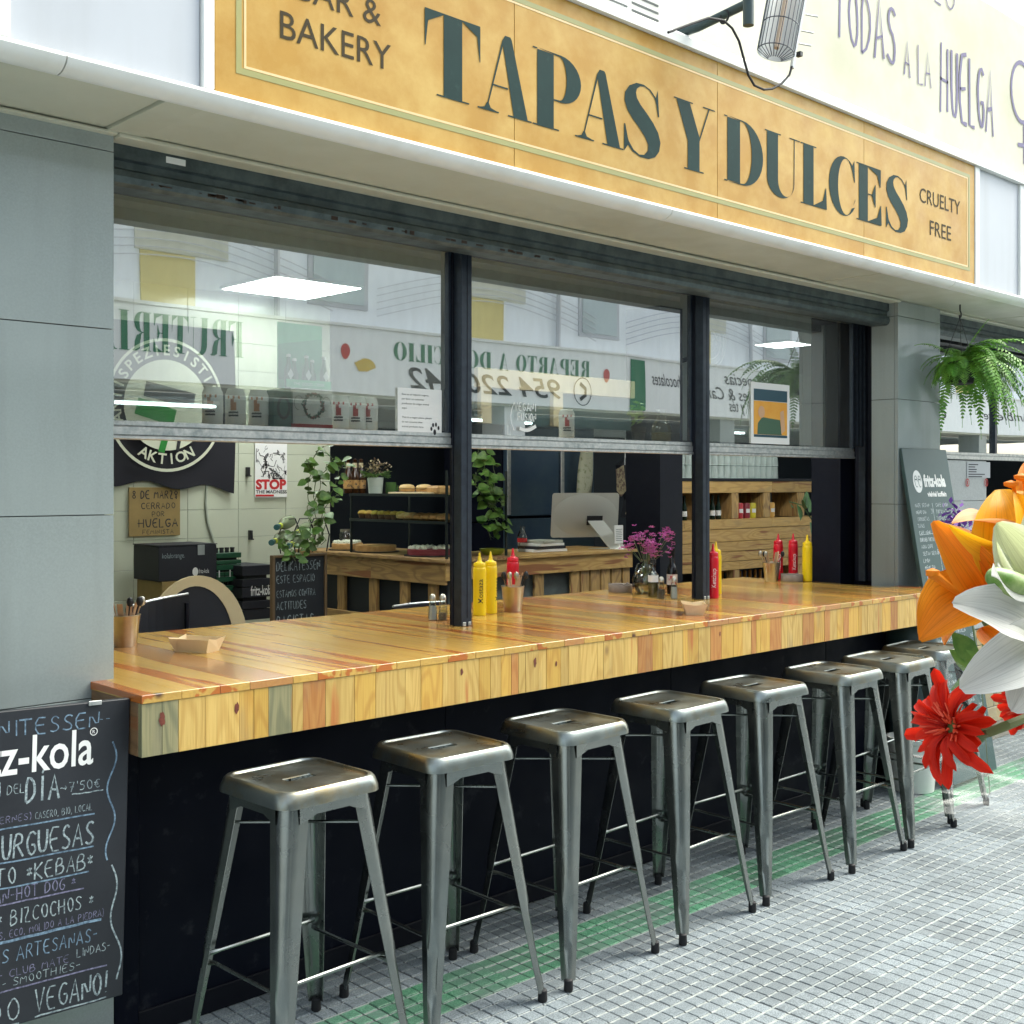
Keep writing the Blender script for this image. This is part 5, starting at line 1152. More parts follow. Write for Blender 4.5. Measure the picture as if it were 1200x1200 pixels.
# glass display on the left wing
dc = thing('display_shelves', 'glass shelved pastry display standing on the left wing of the bar', 'display case', (WX+.1, 5.1, BZ))
M_shelfm = pm('dark metal frame', (.03,.04,.04), .4, .6)
for z in (1.30, 1.455):
    obj('shelf', B().box(WX+.03, WX+.50, 5.08, 6.0, z, z+.008), glass_mat('shelf glass %g' % z, (.6,.75,.70), .08, 1.5), dc, world=True)
    obj('shelf_edge', B().box(WX+.022, WX+.03, 5.08, 6.0, z-.004, z+.012), M_shelfm, dc, world=True)
for X, Y in ((WX+.03,5.08),(WX+.03,5.99),(WX+.49,5.08),(WX+.49,5.99)): obj('upright', B().box(X, X+.012, Y, Y+.012, BZ+.001, 1.60 if Y < 5.5 else 1.46), M_shelfm, dc, world=True)
def onX(px, z, dx=.2): # point at height z on the display at depth dx behind its front
    d = _ray(px, 0); t_ = (WX+dx)/d.x; return Vector((WX+dx, d.y*t_, z))
def food(nm, lab, cat, px, z, dx=.2): return thing(nm, lab, cat, onX(px, z, dx))
rq = random.Random(12)
M_bun = pm('baked crust', (.42,.22,.07), .6, nz=(20,(.58,.36,.14),.3)); M_cr = pm('white cream', (.62,.64,.52), .6); M_choc = pm('dark cake', (.06,.025,.012), .7, nz=(40,(.12,.06,.03),.3)); M_ymuf = pm('yellow muffin', (.48,.36,.05), .7, nz=(30,(.40,.22,.04),.3))
for k, px in enumerate((477, 497)):
    t = food('burger_bun', 'round pale bun on the top glass shelf, %s of two' % ('left' if k == 0 else 'right'), 'bun', px, 1.478)
    b = B(); b.lathe([(.045,0),(.05,.008),(.05,.014),(.03,.016)], seg=16); obj('bottom_half', b, M_bun, t, smooth=True)
    b = B(); b.lathe([(.048,.018),(.05,.026),(.04,.038),(.02,.044),(0,.045)], seg=16); obj('top_half', b, pm('pale crust', (.60,.42,.18), .6), t, smooth=True)
p = onX(497, 1.466); t = thing('bread_board', 'pale wooden board under the two buns', 'board', p); obj('board', B().box(-.15,.15,-.16,.16,-.002,.010,.003), M_ply, t)
obj('handle_hole_rim', B().box(-.01,.01,-.15,-.13,.0105,.012), M_choc, t)
t = food('brown_loaf', 'dark brown square loaf at the right end of the top glass shelf', 'loaf', 515, 1.464); b = B(); b.box(-.06,.06,-.06,.06,0,.05,.012); obj('loaf', b, M_bun, t)
for k in range(7):
    t = food('muffin', 'yellow topped muffin number %d from the left on the middle glass shelf' % (k+1), 'muffin', 425+k*7.5, 1.309); t['group'] = 'yellow muffins on the middle shelf'
    b = B(); b.lathe([(.022,0),(.028,.025)], seg=10); obj('case', b, M_choc, t); b = B(); b.lathe([(.030,.025),(.032,.032),(.022,.045),(0,.050)], seg=10); obj('top', b, M_ymuf, t, smooth=True)
for k in range(6):
    t = food('pastry', 'golden brown pastry number %d from the left on the middle glass shelf' % (k+1), 'pastry', 474+k*9.5, 1.309, .22); t['group'] = 'golden pastries on the middle shelf'
    b = B(); b.lathe([(.02,0),(.042,.008),(.045,.022),(.03,.038),(0,.044)], seg=10)
    for v in b.b.verts: v.co.x *= 1.3
    obj('crust', b, M_bun, t, smooth=True)
def cake(px, lab, r, m1, m2, blobs):
    t = food('cake', lab, 'cake', px, BZ+.001, .18); b = B(); b.lathe([(r+.02,0),(r+.02,.006)], seg=24); obj('plate', b, M_black, t)
    b = B(); b.lathe([(r,.007),(r,.040),(r*.96,.043)], seg=24); obj('base', b, m1, t, smooth=True)
    if blobs:
        b = B()
        for q in range(40):
            a_, rr_ = rq.uniform(0,6.28), r*math.sqrt(rq.random())*.9; b.lathe([(.016,0),(.014,.012),(0,.020)], (rr_*math.cos(a_), rr_*math.sin(a_), .043), 7)
        props(obj('cream_topping', b, m2, t, smooth=True), kind='stuff')
cake(407,'white frosted brown cake at the left end of the pastry display',.10,M_bun,M_cr,True)
cake(440,'plain flat brown tart in the middle of the bar top',.13,M_bun,M_cr,False)
cake(505,'dark red cake with white cream peaks at the right end of the display',.14,pm('red cake', (.18,.02,.03), .6),M_cr,True)
for k, px in enumerate((408,416,423)):
    t = food('beer_bottle', 'brown beer bottle with cream label, %s of three on the top shelf' % ('left','middle','right')[k], 'bottle', px, 1.464, .15+.05*k); t['group'] = 'brown beer bottles on the top shelf'
    b = B(); b.lathe([(.030,0),(.032,.005),(.032,.11),(.014,.16),(.013,.21),(.015,.215),(0,.222)], seg=14); obj('glass', b, pm('brown glass', (.035,.012,.004), .08), t, smooth=True)
    b = B(); b.lathe([(.0325,.03),(.0325,.085)], seg=14, cap=False); obj('label', b, pm('beer label', (.45,.25,.08), .5, nz=(50,(.05,.03,.02),.1,.56)), t, smooth=True)
    b = B(); b.lathe([(.0145,.165),(.0145,.195)], seg=10, cap=False); obj('neck_label', b, pm('neck label', (.5,.42,.26), .5), t)
t = food('potted_flowers', 'whitish tin pot with dried cream flowers on the top glass shelf', 'potted plant', 440, 1.464, .12)
b = B(); b.lathe([(.040,0),(.042,.004),(.050,.095),(.052,.100)], seg=22, cap=True); obj('pot', b, pm('white tin', (.55,.60,.55), .4), t, smooth=True)
b = B()
for k in range(150):
    a_ = rq.uniform(0,6.28); r = rq.uniform(0,.10); c0 = Vector((r*math.cos(a_), r*math.sin(a_), .105+rq.uniform(0,.085)*(1.2-r*6)+.02)); d = Vector((rq.gauss(0,1),rq.gauss(0,1),rq.gauss(0,1))).normalized()*.010; n = d.cross(Vector((0,.3,1))).normalized()*.006
    b.poly([c0-d,c0+n,c0+d,c0-n])
props(obj('dried_flowers', b, pm('dried flowers', (.50,.42,.25), .8, nz=(40,(.16,.10,.08),.2)), t), kind='stuff')
b = B()
for k in range(60):
    a_ = rq.uniform(0,6.28); b.tube([(0,0,.09),(.03*math.cos(a_),.03*math.sin(a_),.12),(.095*math.cos(a_),.095*math.sin(a_),.115+rq.uniform(-.02,.03))], .0015, 3)
props(obj('foliage', b, M_leaf, t), kind='stuff')
t = food('green_mug', 'green mug standing beside the white tin flower pot', 'mug', 458, 1.464, .2); b = B(); b.lathe([(.030,0),(.033,.004),(.033,.07),(.030,.07),(.029,.01)], seg=18, cap=False); obj('cup', b, pm('green glaze', (.07,.15,.04), .25), t, smooth=True)
b = B(); b.tube([(.033,0,.055),(.052,0,.05),(.052,0,.022),(.033,0,.015)], .004, 6); obj('handle', b, MC['green glaze'], t)
t = food('storage_jar', 'clear jar on the bar top left of the frosted cake', 'jar', 405, BZ+.001, .35); b = B(); b.lathe([(.04,0),(.045,.005),(.045,.09),(.035,.105)], seg=16); obj('glass', b, M_clear, t, smooth=True); b = B(); b.lathe([(.036,.105),(.036,.12),(0,.121)], seg=16); obj('lid', b, M_chrome, t)
# wine rack with pothos
t = thing('wine_rack', 'black wire rack with pale green bottles lying on the end of the bar', 'bottle rack', (4.25, 6.1, 1.12)); 
P0 = aY(330,612,6.0)
for k in range(3):
    b = B(); X = P0.x-.07+k*.10; b.tube([(X,5.9,1.12),(X-.02,5.9,1.22),(X+.03,5.9,1.32),(X+.10,5.9,1.32),(X+.14,5.9,1.22),(X+.12,5.9,1.12)], .004, 5); obj('hoop', b, M_black, t, world=True)
for k, (px, py) in enumerate(((324,618),(318,636),(345,626),(338,640))):
    p = aY(px,py,5.8); b = B(); ax = (Vector((1,.9,.12))).normalized(); q0 = p
    b.tube([q0,q0+ax*.03,q0+ax*.031,q0+ax*.12,q0+ax*.17,q0+ax*.30], [.016,.016,.013,.015,.036,.036], 12); r_ = obj('bottle', b, pm('pale green bottle', (.30,.36,.22), .15, trans=.3), t, world=True, smooth=True)
    b = B(); b.tube([q0-ax*.002,q0+ax*.032],.0172,12); obj('cap', b, pm('teal cap', (.04,.14,.15), .4), r_, world=True); b = B(); b.tube([q0+ax*.05,q0+ax*.085],.0165,12); obj('foil', b, pm('yellow foil', (.55,.60,.05), .4), r_, world=True)
# trailing plants
def leafmesh(b, c, d, n, L, W):   # heart shaped leaf from stalk point c in direction d, normal n
    d = d.normalized(); s_ = d.cross(n).normalized(); n2 = s_.cross(d)
    prof = [(0,0),(.12,.38),(.35,.5),(.6,.40),(.85,.16),(1,0)]
    mid = [b.b.verts.new(c+d*L*u+n2*(-.10*L*u*u)) for u, _ in prof]
    for sg in (1,-1):
        e = [b.b.verts.new(c+d*L*(u-(.08 if 0 < w_ and u < .2 else 0))+s_*sg*W*w_+n2*(.10*W*w_*2-.10*L*u*u)) for u, w_ in prof[1:-1]]
        seq_ = [mid[0]]+e+[mid[-1]]
        for k in range(len(prof)-1):
            f = [mid[k], mid[k+1]]+([seq_[k+1]] if k < len(prof)-2 else [])+([seq_[k]] if k > 0 else [])
            f = list(dict.fromkeys(f)); 
            if len(f) >= 3: b.b.faces.new(f if sg == 1 else list(reversed(f)))
def pothos(lab, base, strands, seed, nm='trailing_plant', L0=.055, pot=None, m=None, up=False):
    r = random.Random(seed); t = thing(nm, lab, 'plant', base)
    if pot: b = B(); b.lathe([(.04*pot,0),(.055*pot,.09*pot),(.058*pot,.095*pot)], seg=18); obj('pot', b, M_ply, t, smooth=True)
    for st in strands:
        pts = [Vector(p) for p in st]; fine = []
        for a_, c_ in zip(pts, pts[1:]):
            for q in range(6): fine.append(a_.lerp(c_, q/6)+Vector((r.gauss(0,.006),r.gauss(0,.006),r.gauss(0,.004))))
        b = B(); b.tube(fine, .0022, 5); v_ = obj('vine', b, M_stem, t, world=True)
        for k in range(1, len(fine), 1):
            if r.random() < .80:
                an = r.uniform(0, 6.28); d = Vector((math.cos(an), math.sin(an)-.3, r.uniform(-.9,.5))); n = Vector((r.gauss(0,.5)-.3, -.9+r.gauss(0,.3), .7)).normalized(); L = L0*r.uniform(.6,1.3)
                b = B(); st_ = fine[k]+d.normalized()*.015; b.tube([fine[k], st_], .0012, 3, False); leafmesh(b, st_, d, n, L, L*.85); obj('leaf', b, m or M_leaf, v_, world=True, smooth='all')
    return t
def S(*q): return [aY(x, y, Y) for x, y, Y in q]
pothos('tall pothos plant with bright variegated leaves rising left of the pastry display', aY(372,650,5.3), [S((372,640,5.3),(370,600,5.3),(366,560,5.28),(372,530,5.25),(378,522,5.2)), S((368,640,5.3),(362,610,5.3),(360,580,5.3),(363,545,5.25),(360,535,5.2)), S((378,640,5.32),(382,600,5.3),(390,570,5.25),(398,550,5.2),(402,538,5.2)), S((374,640,5.3),(380,590,5.3),(388,585,5.25),(396,578,5.2)),S((366,600,5.3),(376,560,5.25),(384,545,5.2),(392,535,5.2))], 3)
pothos('trailing pothos hanging over the corner of the leaning chalkboard and the bottle rack', aY(345,625,5.5), [S((352,618,5.5),(344,630,5.45),(340,645,5.38),(345,660,5.36)), S((356,620,5.5),(362,632,5.45),(352,645,5.38),(348,656,5.36)), S((350,622,5.5),(336,628,5.45),(330,640,5.4))], 4, L0=.05)
pothos('bushy leafy plant with a pale pot on the bar right of the left window post', aY(578,640,5.12), [S((576,590,5.15),(572,565,5.1),(566,540,5.1),(568,522,5.1)), S((574,590,5.15),(560,570,5.1),(556,550,5.1)), S((578,590,5.15),(580,560,5.1),(577,540,5.1),(572,530,5.1)), S((576,588,5.15),(566,580,5.1),(558,575,5.1)), S((570,545,5.1),(560,530,5.1),(565,520,5.1)), S((574,600,5.15),(576,575,5.1),(570,560,5.1),(562,548,5.1))], 6, L0=.06)
pothos('drooping vine with long bare stems above the yellow green bowl on the bar', aY(580,635,5.15), [S((576,600,5.15),(586,580,5.12),(588,610,5.12),(580,632,5.12)), S((572,600,5.15),(568,615,5.12),(576,635,5.12)), S((578,600,5.15),(584,612,5.1),(590,622,5.1))], 8, L0=.06)
t = thing('green_bowl', 'yellow green glazed bowl on the bar below the drooping vine', 'bowl', aY(577,647,5.2)); t.location.z = BZ+.001
b = B(); b.lathe([(.05,0),(.065,.01),(.078,.035),(.078,.037),(.06,.012)], seg=20, cap=False); b.lathe([(0,.002),(.05,.002)], seg=20, cap=False); obj('bowl', b, pm('yellow green glaze', (.25,.28,.02), .3), t, smooth=True)
b = B(); b.lathe([(.0,.02),(.068,.022)], seg=20, cap=False); obj('contents', b, M_leafd, t)
# computer, card holder, books
t = thing('desktop_computer', 'silver all in one computer seen from the back on the bar', 'computer', aY(690,645,5.15)); 
M_mac = pm('silver aluminium', (.55,.56,.52), .35, .3); c0 = aY(700,643,5.2); sw, sh = .47, .29
Mx = Matrix.Translation((aY(690,600,5.22).x, 5.25, BZ+.075+sh/2)) @ Matrix.Rotation(-.42, 4, 'Z') @ Matrix.Rotation(.12, 4, 'X')
b = B(); 
pts = []
for (cx_, cz_), a0 in zip(((1,1),(-1,1),(-1,-1),(1,-1)), (0,90,180,270)):
    for q in range(5): a_ = math.radians(a0+q*22.5); pts.append(Mx @ Vector((cx_*(sw/2-.018)+.018*math.cos(a_), 0, cz_*(sh/2-.018)+.018*math.sin(a_))))
b.prism(pts, (Mx.to_3x3() @ Vector((0,.008,0)))); obj('case', b, M_mac, t, world=True)
b = B(); rows = []
for s_, d_ in ((1,0),(.92,.003),(.7,.008),(.3,.011)): rows.append([Mx @ Vector((math.cos(a*PI/12)*sw/2*.97*s_, -d_, math.sin(a*PI/12)*sh/2*.97*s_)) for a in range(24)])
V = b.grid(rows, True); b.b.faces.new(V[-1]); obj('back_bulge', b, M_mac, t, world=True, smooth='all')
b = B(); R_ = Mx.to_3x3(); top_ = Mx @ Vector((.05,-.03,-.02)); low = Vector((top_.x+.09, top_.y-.13, BZ+.004))
dx_ = R_ @ Vector((.055,0,0)); b.prism([top_-dx_, top_+dx_, low+dx_*1.05, low-dx_*1.05], (0,.008,0)); b2 = B(); b2.prism([low-dx_*1.05, low+dx_*1.05, low+dx_*1.05+Vector((-.03,.17,0)), low-dx_*1.05+Vector((-.03,.17,0))], (0,0,-.003)); obj('stand', b, M_mac, t, world=True); obj('foot_plate', b2, M_mac, t, world=True)
b = B(); b.prism([top_-dx_+Vector((0,-.001,-.04)), top_+dx_+Vector((0,-.001,-.04)), top_+dx_+Vector((0,-.006,.02)), top_-dx_+Vector((0,-.006,.02))], (0,-.002,0)); obj('hinge_port', b, M_black, t, world=True)
t = thing('card_holder', 'upright white price list holder beside the computer on the bar', 'card holder', (aY(725,640,5.08).x, 5.08, BZ+.001)); 
obj('card', B().box(-.042,.042,-.004,.004,.035,.155,.003), M_paper, t); b = B(); b.lathe([(.035,0),(.030,.004),(.010,.012),(.008,.035)], seg=16); obj('foot', b, M_paper, t, smooth=True)
for k in range(7): obj('print_line', B().box(-.030,.030-.004*(k % 3),-.0050,-.0041,.055+k*.012,.058+k*.012), M_joint, t)
t = thing('book_stack', 'small stack of white edged books beside the computer on the bar', 'books', (aY(655,640,5.2).x-.1, 5.25, BZ+.001), 0)
for k in range(4): obj('book', B().rbox((.0,0,.009+k*.018), (.26-.02*k,.18,.016), R3(z=.1*k-.15), .001), (M_paper, M_blk2, M_paper, M_groutw)[k], t)
t = thing('tap_bottle', 'clear bottle with orange label among glassware left of the books', 'bottle', (aY(612,640,5.3).x, 5.3, BZ+.001)); b = B(); b.lathe([(.028,0),(.03,.005),(.03,.10),(.014,.14),(.014,.16)], seg=14); obj('glass', b, M_clear, t, smooth=True); b = B(); b.lathe([(.0305,.06),(.0305,.085)], seg=14, cap=False); obj('label', b, M_redink, t)
# dark fridge doors behind the bar
fr = thing('tall_fridge', 'tall dark steel refrigerator doors behind the bar', 'fridge', (5.3, 6.4, 0))
M_fr = pm('dark blue steel door', (.05,.085,.14), .30, .35, nz=(1.5,(.10,.15,.17),.35))
def frX(px): return aY(px, 600, 6.3).x
fx = [frX(593), frX(656), frX(697)]
for u, v in zip(fx, fx[1:]):
    for z0_, z1_ in ((.05,1.265),(1.285,2.25)):
        d_ = obj('door', B().box(u+.006, v-.006, 6.30, 6.34, z0_, z1_, .006), M_fr, fr, world=True)
        obj('edge_strip', B().box(u+.008, u+.045, 6.292, 6.2995, z0_+.01, z1_-.01, .003), M_alu if z0_ > 1 else M_fr, d_, world=True)
obj('carcass', B().box(fx[0], fx[-1], 6.341, 7.0, .003, 2.26), M_navy, fr, world=True)
t = thing('hanging_towel', 'cream speckled towel hanging on the dark door behind the computer', 'towel', aY(687,525,6.2)); p = aY(688,522,6.2); q = aY(684,583,6.2); b = B(); rows = []
for j in range(12):
    v = j/11; c_ = p.lerp(q, v); wd = .055+.03*math.sin(v*2.5)+(.0 if j else -.03); rows.append([c_+Vector((math.cos(a)*wd, math.sin(a)*.03, 0)) for a in [k*2*PI/10 for k in range(10)]])
V = b.grid(rows, True); b.b.faces.new(V[-1]); obj('cloth', b, pm('speckled towel', (.50,.50,.36), .9, nz=(30,(.25,.28,.16),.12,.6)), t, world=True, smooth='all'); b = B(); b.tube([p+Vector((0,0,.06)), p], .004, 5); obj('loop', b, M_paper, t, world=True)
t = thing('hanging_bag', 'black and white printed cloth bag hanging beside the dark column', 'bag', aY(738,560,5.9)); p = aY(737,535,5.9)
b = B(); b.prism([aY(x,y,5.9) for x,y in ((727,545),(745,530),(752,560),(748,608),(733,606),(737,585))], (0,.05,0)); obj('cloth', b, M_blk2, t, world=True)
b = B(); b.prism([aY(x,y,5.895) for x,y in ((733,602),(738,590),(741,597),(746,575),(750,611),(740,611))], (0,.003,0)); b.prism([aY(x,y,5.893) for x,y in ((722,550),(731,545),(734,575),(728,582),(723,575))], (0,.003,0)); obj('white_print', b, MC['dried flowers'], t, world=True)
b = B(); b.tube([aY(733,512,5.9), aY(732,545,5.9)], .005, 5); obj('strap', b, M_paper, t, world=True)
# pallet shelf at the back right
ps = thing('pallet_shelf', 'back bar shelf made of pallet boards holding glasses on top', 'shelf', (6.5, 5.3, 0)); SY = 5.30
def sX(px): return aY(px, 600, SY).x
XA, XB = sX(779), sX(972)
def sb(px0, px1, py0, py1, nm='board', dy=0, m=M_pallet):
    a, c_ = aY(px0,py1,SY), aY(px1,py0,SY); obj(nm, B().box(a.x, c_.x, SY+dy, SY+.02+dy, a.z, c_.z, .002), m, ps, world=True, loc=(a.x,SY,a.z))
obj('top', B().box(XA, XB, SY-.01, SY+.35, 1.545, 1.565, .002), M_navy, ps, world=True)
def zrow(z0_, z1_, cuts, dy=0):
    xs = [XA]+[sX(c_) for c_ in cuts]+[XB]
    for u, v in zip(xs, xs[1:]): obj('board', B().box(u+.001, v-.001, SY+dy, SY+.02+dy, z0_+.001, z1_-.001, .002), M_pallet, ps, world=True, loc=(u,SY,z0_))
zrow(1.455, 1.544, [905]); 
for px0, px1 in ((781,786),(823,831),(858,866),(895,903),(935,943)): obj('upright_board', B().box(sX(px0), sX(px1), SY+.003, SY+.25, 1.262, 1.454, .002), M_palletz, ps, world=True, loc=(sX(px0),SY,1.2))
zrow(1.185, 1.260, [802, 905], .0); zrow(1.09, 1.184, [], .006); zrow(1.015, 1.089, [], 0); zrow(.94, 1.014, [], .004); zrow(.875,.938,[867],0)
obj('inner_shelf', B().box(XA, XB, SY+.021, SY+.30, 1.235, 1.255), M_pallet, ps, world=True); obj('back', B().box(XA, XB, SY+.301, SY+.31, .0, 1.54), M_dark, ps, world=True)
for px0, px1 in ((781,786),(860,867),(935,943)): obj('upright_board', B().box(sX(px0), sX(px1), SY+.003, SY+.25, .60, .874, .002), M_palletz, ps, world=True, loc=(sX(px0),SY,.6))
zrow(.50, .62, [], 0); obj('lower_shelf', B().box(XA, XB, SY+.021, SY+.30, .60, .62), M_pallet, ps, world=True)
gm = None; k = 0
while True:
    px_ = 795+k*0; break
NG = 17
for row in range(2):
    for k in range(NG):
        X = sX(797)+(sX(921)-sX(797))*(k+.5*row)/NG; Y = SY+.06+row*.10
        for lv in range(1 if row else 2):
            t = thing('drinking_glass', 'upturned straight drinking glass in the rows on top of the pallet shelf', 'glass', (X, Y, 1.566+lv*.098), 0, 'drinking glasses on the pallet shelf')
            if gm is None:
                b = B(); b.lathe([(.034,0),(.031,.05),(.029,.094),(.0,.094)], seg=12, cap=False); gm = b.mesh('tumbler', M_tumb, True)
                b = B(); b.lathe([(.034,0),(.034,.003),(.032,.003)], seg=12, cap=False); gr = b.mesh('rim', pm('glass rim', (.55,.65,.62), .15), True)
            for me in (gm, gr):
                o = bpy.data.objects.new('tumbler' if me is gm else 'rim', me); C.objects.link(o); o.parent = t
t = thing('swing_bottle', 'clear bottle with a cork stopper at the left end of the pallet shelf', 'bottle', (sX(789), SY+.08, 1.566)); b = B(); b.lathe([(.045,0),(.048,.004),(.045,.06),(.018,.14),(.015,.18)], seg=16); obj('glass', b, M_clear, t, smooth=True); b = B(); b.lathe([(.016,.18),(.018,.205),(0,.206)], seg=10); obj('stopper', b, M_ply, t); b = B(); b.lathe([(.0485,.005),(.0465,.035)], seg=16, cap=False); obj('label', b, M_ply, t)
cols = [('red',(.45,.03,.04)),('orange',(.62,.22,.02)),('dark red',(.25,.02,.03)),('yellow',(.6,.5,.03)),('pale orange',(.7,.40,.10))]
for k, (px, ci) in enumerate(((826,1),(832,1),(868,0),(875,0),(883,2),(890,3),(906,4),(912,4))):
    p = Vector((sX(px), SY+.07, 1.256)); t = thing('soda_can', '%s printed can in the upper pigeonhole of the pallet shelf, %s' % (cols[ci][0], ('first','second','left of its pair','right of its pair','dark one','greenish one','first past the upright','last')[k]), 'can', p, 0, 'coloured cans in the pallet shelf')
    b = B(); b.lathe([(.026,0),(.032,.005),(.032,.11),(.027,.12),(0,.121)], seg=14); obj('body', b, pm('can '+cols[ci][0], cols[ci][1], .35), t, smooth=True)
    b = B(); b.grid([[(.0325*math.sin(a), -.0325*math.cos(a), z) for a in (-.9+1.2*i/4 for i in range(5))] for z in (.045,.075)]); obj('print', b, M_paper, t)
bk = 0
ordn = {}
M_bg = pm('dark green bottle', (.006,.02,.010), .08); M_bo = pm('orange drink bottle', (.30,.12,.01), .12); bm1 = None
for lvl, z, pxs, m in ((0,1.256,[791,798,806,812,838,845,852],M_bg),(1,.621,[842,848,854,860],M_bg),(1,.621,[871,877,883,889,895,901,907,913,919],M_bo)):
    for px in pxs:
        p = Vector((sX(px), SY+.08, z)); s_ = .78 if lvl == 0 else 1.0
        ordn[(lvl, m)] = ordn.get((lvl, m), 0)+1; nn_ = ordn[(lvl, m)]
        t = thing('small_bottle', ('dark bottle in an upper pigeonhole of the pallet shelf, number %d from the left' if lvl == 0 else 'dark bottle low down in the pallet shelf, number %d from the left' if m is M_bg else 'orange labelled bottle low in the pallet shelf, number %d from the left') % nn_, 'bottle', p, 0, ('dark bottles in the upper pigeonholes' if lvl == 0 else 'dark bottles low in the shelf' if m is M_bg else 'orange labelled bottles low in the shelf'))
        b = B(); b.lathe([(.026*s_,0),(.028*s_,.005),(.028*s_,.12*s_),(.012*s_,.17*s_),(.012*s_,.225*s_),(.014*s_,.228*s_),(0,.238*s_)], seg=10); obj('glass', b, m, t, smooth=True)
        b = B(); b.lathe([(.0285*s_,.03),(.0285*s_,.03+.05*s_)], seg=10, cap=False); obj('label', b, M_orp if m is M_bo else M_paper, t)
# dark leaves in front of the shelf
t = thing('indoor_plant', 'dark drooping leafed plant in front of the pallet shelf at the right', 'plant', aY(955,640,4.6)); b = B(); b.tube([aY(958,640,4.5),aY(952,610,4.5),aY(940,592,4.5),aY(925,588,4.5)], .004, 5); obj('stem', b, M_leafd, t, world=True)
for (x, y, dx, dy, L) in ((940,592,-1,.1,.16),(935,592,-.8,-.7,.15),(948,600,.5,.8,.10),(942,594,.6,.5,.15),(950,612,-.3,-1,.13),(925,589,-1,-.2,.13),(953,625,-.6,-1,.10),(945,596,.2,1,.12),(952,606,.9,.2,.11)):
    b = B(); leafmesh(b, aY(x,y,4.5), Vector((dx*.7,-.2+.5*dx,dy)), Vector((.1,-1,.4)), L, L*.45); obj('leaf', b, M_leafd, t, world=True, smooth='all')
t = thing('wall_fan', 'round white wire wall fan near the ceiling behind the right window post', 'fan', aY(835,400,5.6)); p = aY(828,400,5.6)
for r_ in (.08,.14,.19,.22):
    b = B(); b.tube([p+Vector((math.cos(a*PI/14)*r_, -.03*(1-r_/.22)-.02, math.sin(a*PI/14)*r_)) for a in range(29)], .004, 4, False); obj('cage_ring', b, M_paper, t, world=True)
for k in range(12): a = k*PI/6; b = B(); b.tube([p+Vector((0,-.06,0)), p+Vector((math.cos(a)*.22,-.02,math.sin(a)*.22))], .002, 4); obj('cage_wire', b, M_paper, t, world=True)
for k in range(3):
    a = k*2*PI/3+.4; b = B(); b.poly([p+Vector((math.cos(a+e)*r_, .0+.02*e, math.sin(a+e)*r_)) for e, r_ in ((0,.03),(-.35,.18),(.35,.19),(.5,.05))]); obj('blade', b, M_grey, t, world=True)
b = B(); b.tube([p+Vector((0,.0,0)),p+Vector((0,.10,0)),p+Vector((-.02,.14,-.12)),p+Vector((-.02,.25,-.14))], .02, 8); obj('motor_arm', b, M_navy, t, world=True)
# wooden frame behind the middle pane
t = thing('wooden_partition', 'pale wooden partition with dark panels hanging behind the middle pane', 'partition', aY(610,470,4.4)); 
a, c_ = aY(560,512,4.5), aY(668,440,4.5)
obj('beam', B().box(a.x, c_.x+.55, 4.5, 4.53, c_.z-.10, c_.z, .002), M_ply, t, world=True)
for px in (563, 648): q = aY(px,500,4.5).x; obj('upright', B().box(q, q+.075, 4.495, 4.525, aY(610,498,4.5).z, c_.z-.101, .002), M_ply, t, world=True)
obj('dark_panel', B().box(a.x, c_.x+.55, 4.531, 4.54, aY(610,498,4.5).z, c_.z-.1005), pm('teal dark board', (.03,.07,.075), .5), t, world=True)
# ================================================================== big chalkboard on the left pillar
t = thing('menu_chalkboard', 'black menu chalkboard with drinks lettering fixed to the grey pillar left of the stools', 'chalkboard', (1.1, 3.04, .14))
BX1 = 1.452
RT = Matrix.Translation((1.360,2.82,.987)) @ Matrix.Rotation(.027, 4, 'Y') @ Matrix.Scale(.93, 4) @ Matrix.Translation((-BX1,-3.03,-.946))
def bd(b, nm, m, tt=t):
    for v in b.b.verts: v.co = RT @ v.co
    return obj(nm, b, m, tt, world=True)
bd(B().box(.62, BX1, 3.034, 3.055, .148, .946, .002), 'slate', M_chalkb)
bd(B().box(1.335, 1.37, 3.028, 3.034, .938, .950, .001), 'clip', M_alu)
bd(B().box(.70, .74, 3.056, 3.08, -.095, .90, .002), 'rear_leg', M_navy); bd(B().box(.80, 1.30, 3.056, 3.075, .60, .64, .002), 'rear_batten', M_navy)
bd(B().box(1.20, 1.23, 3.056, 3.28, .80, .83, .002), 'wall_bracket', M_navy)
def brow(s_, xr, z, h, m, w_=None, seed=1, th=.085, jit=.22):
    b = B(); n_ = len(s_); w_ = w_ or n_*h*.62; hand(b, s_, h, w_, 'R', th, jit, Matrix.Translation((xr, 3.0335, z)), seed); bd(b, 'lettering', m)
def under(xr, z, l_, m, seed, th=.004):
    b = B(); r = random.Random(seed); ribbon(b, [Vector((xr-l_+l_*k/12, 3.0333, z+r.gauss(0,.0008))) for k in range(13)], th, None); bd(b, 'underline', m)
brow('VEGANITESSEN', 1.365, .880, .040, M_chalkb2, .41, 1, .10); brow('--', 1.395, .888, .020, M_chalkb2, .03, 2)
vs, fs = bfont('fritz-kola', .094, .360, 'R', bold=.012); b = B(); add_flat(b, vs, fs, Matrix.Translation((1.352,3.0333,.785))); bd(b, 'brand_lettering', M_whitep)
b = B(); ribbon(b, [Vector((1.352+math.cos(a*PI/8)*.0095, 3.0333, .868+math.sin(a*PI/8)*.0095)) for a in range(17)], .002); bd(b, 'registered_ring', M_whitep)
vs, fs = bfont('R', .009, .007, 'C'); b = B(); add_flat(b, vs, fs, Matrix.Translation((1.352,3.0333,.8635))); bd(b, 'registered_letter', M_whitep)
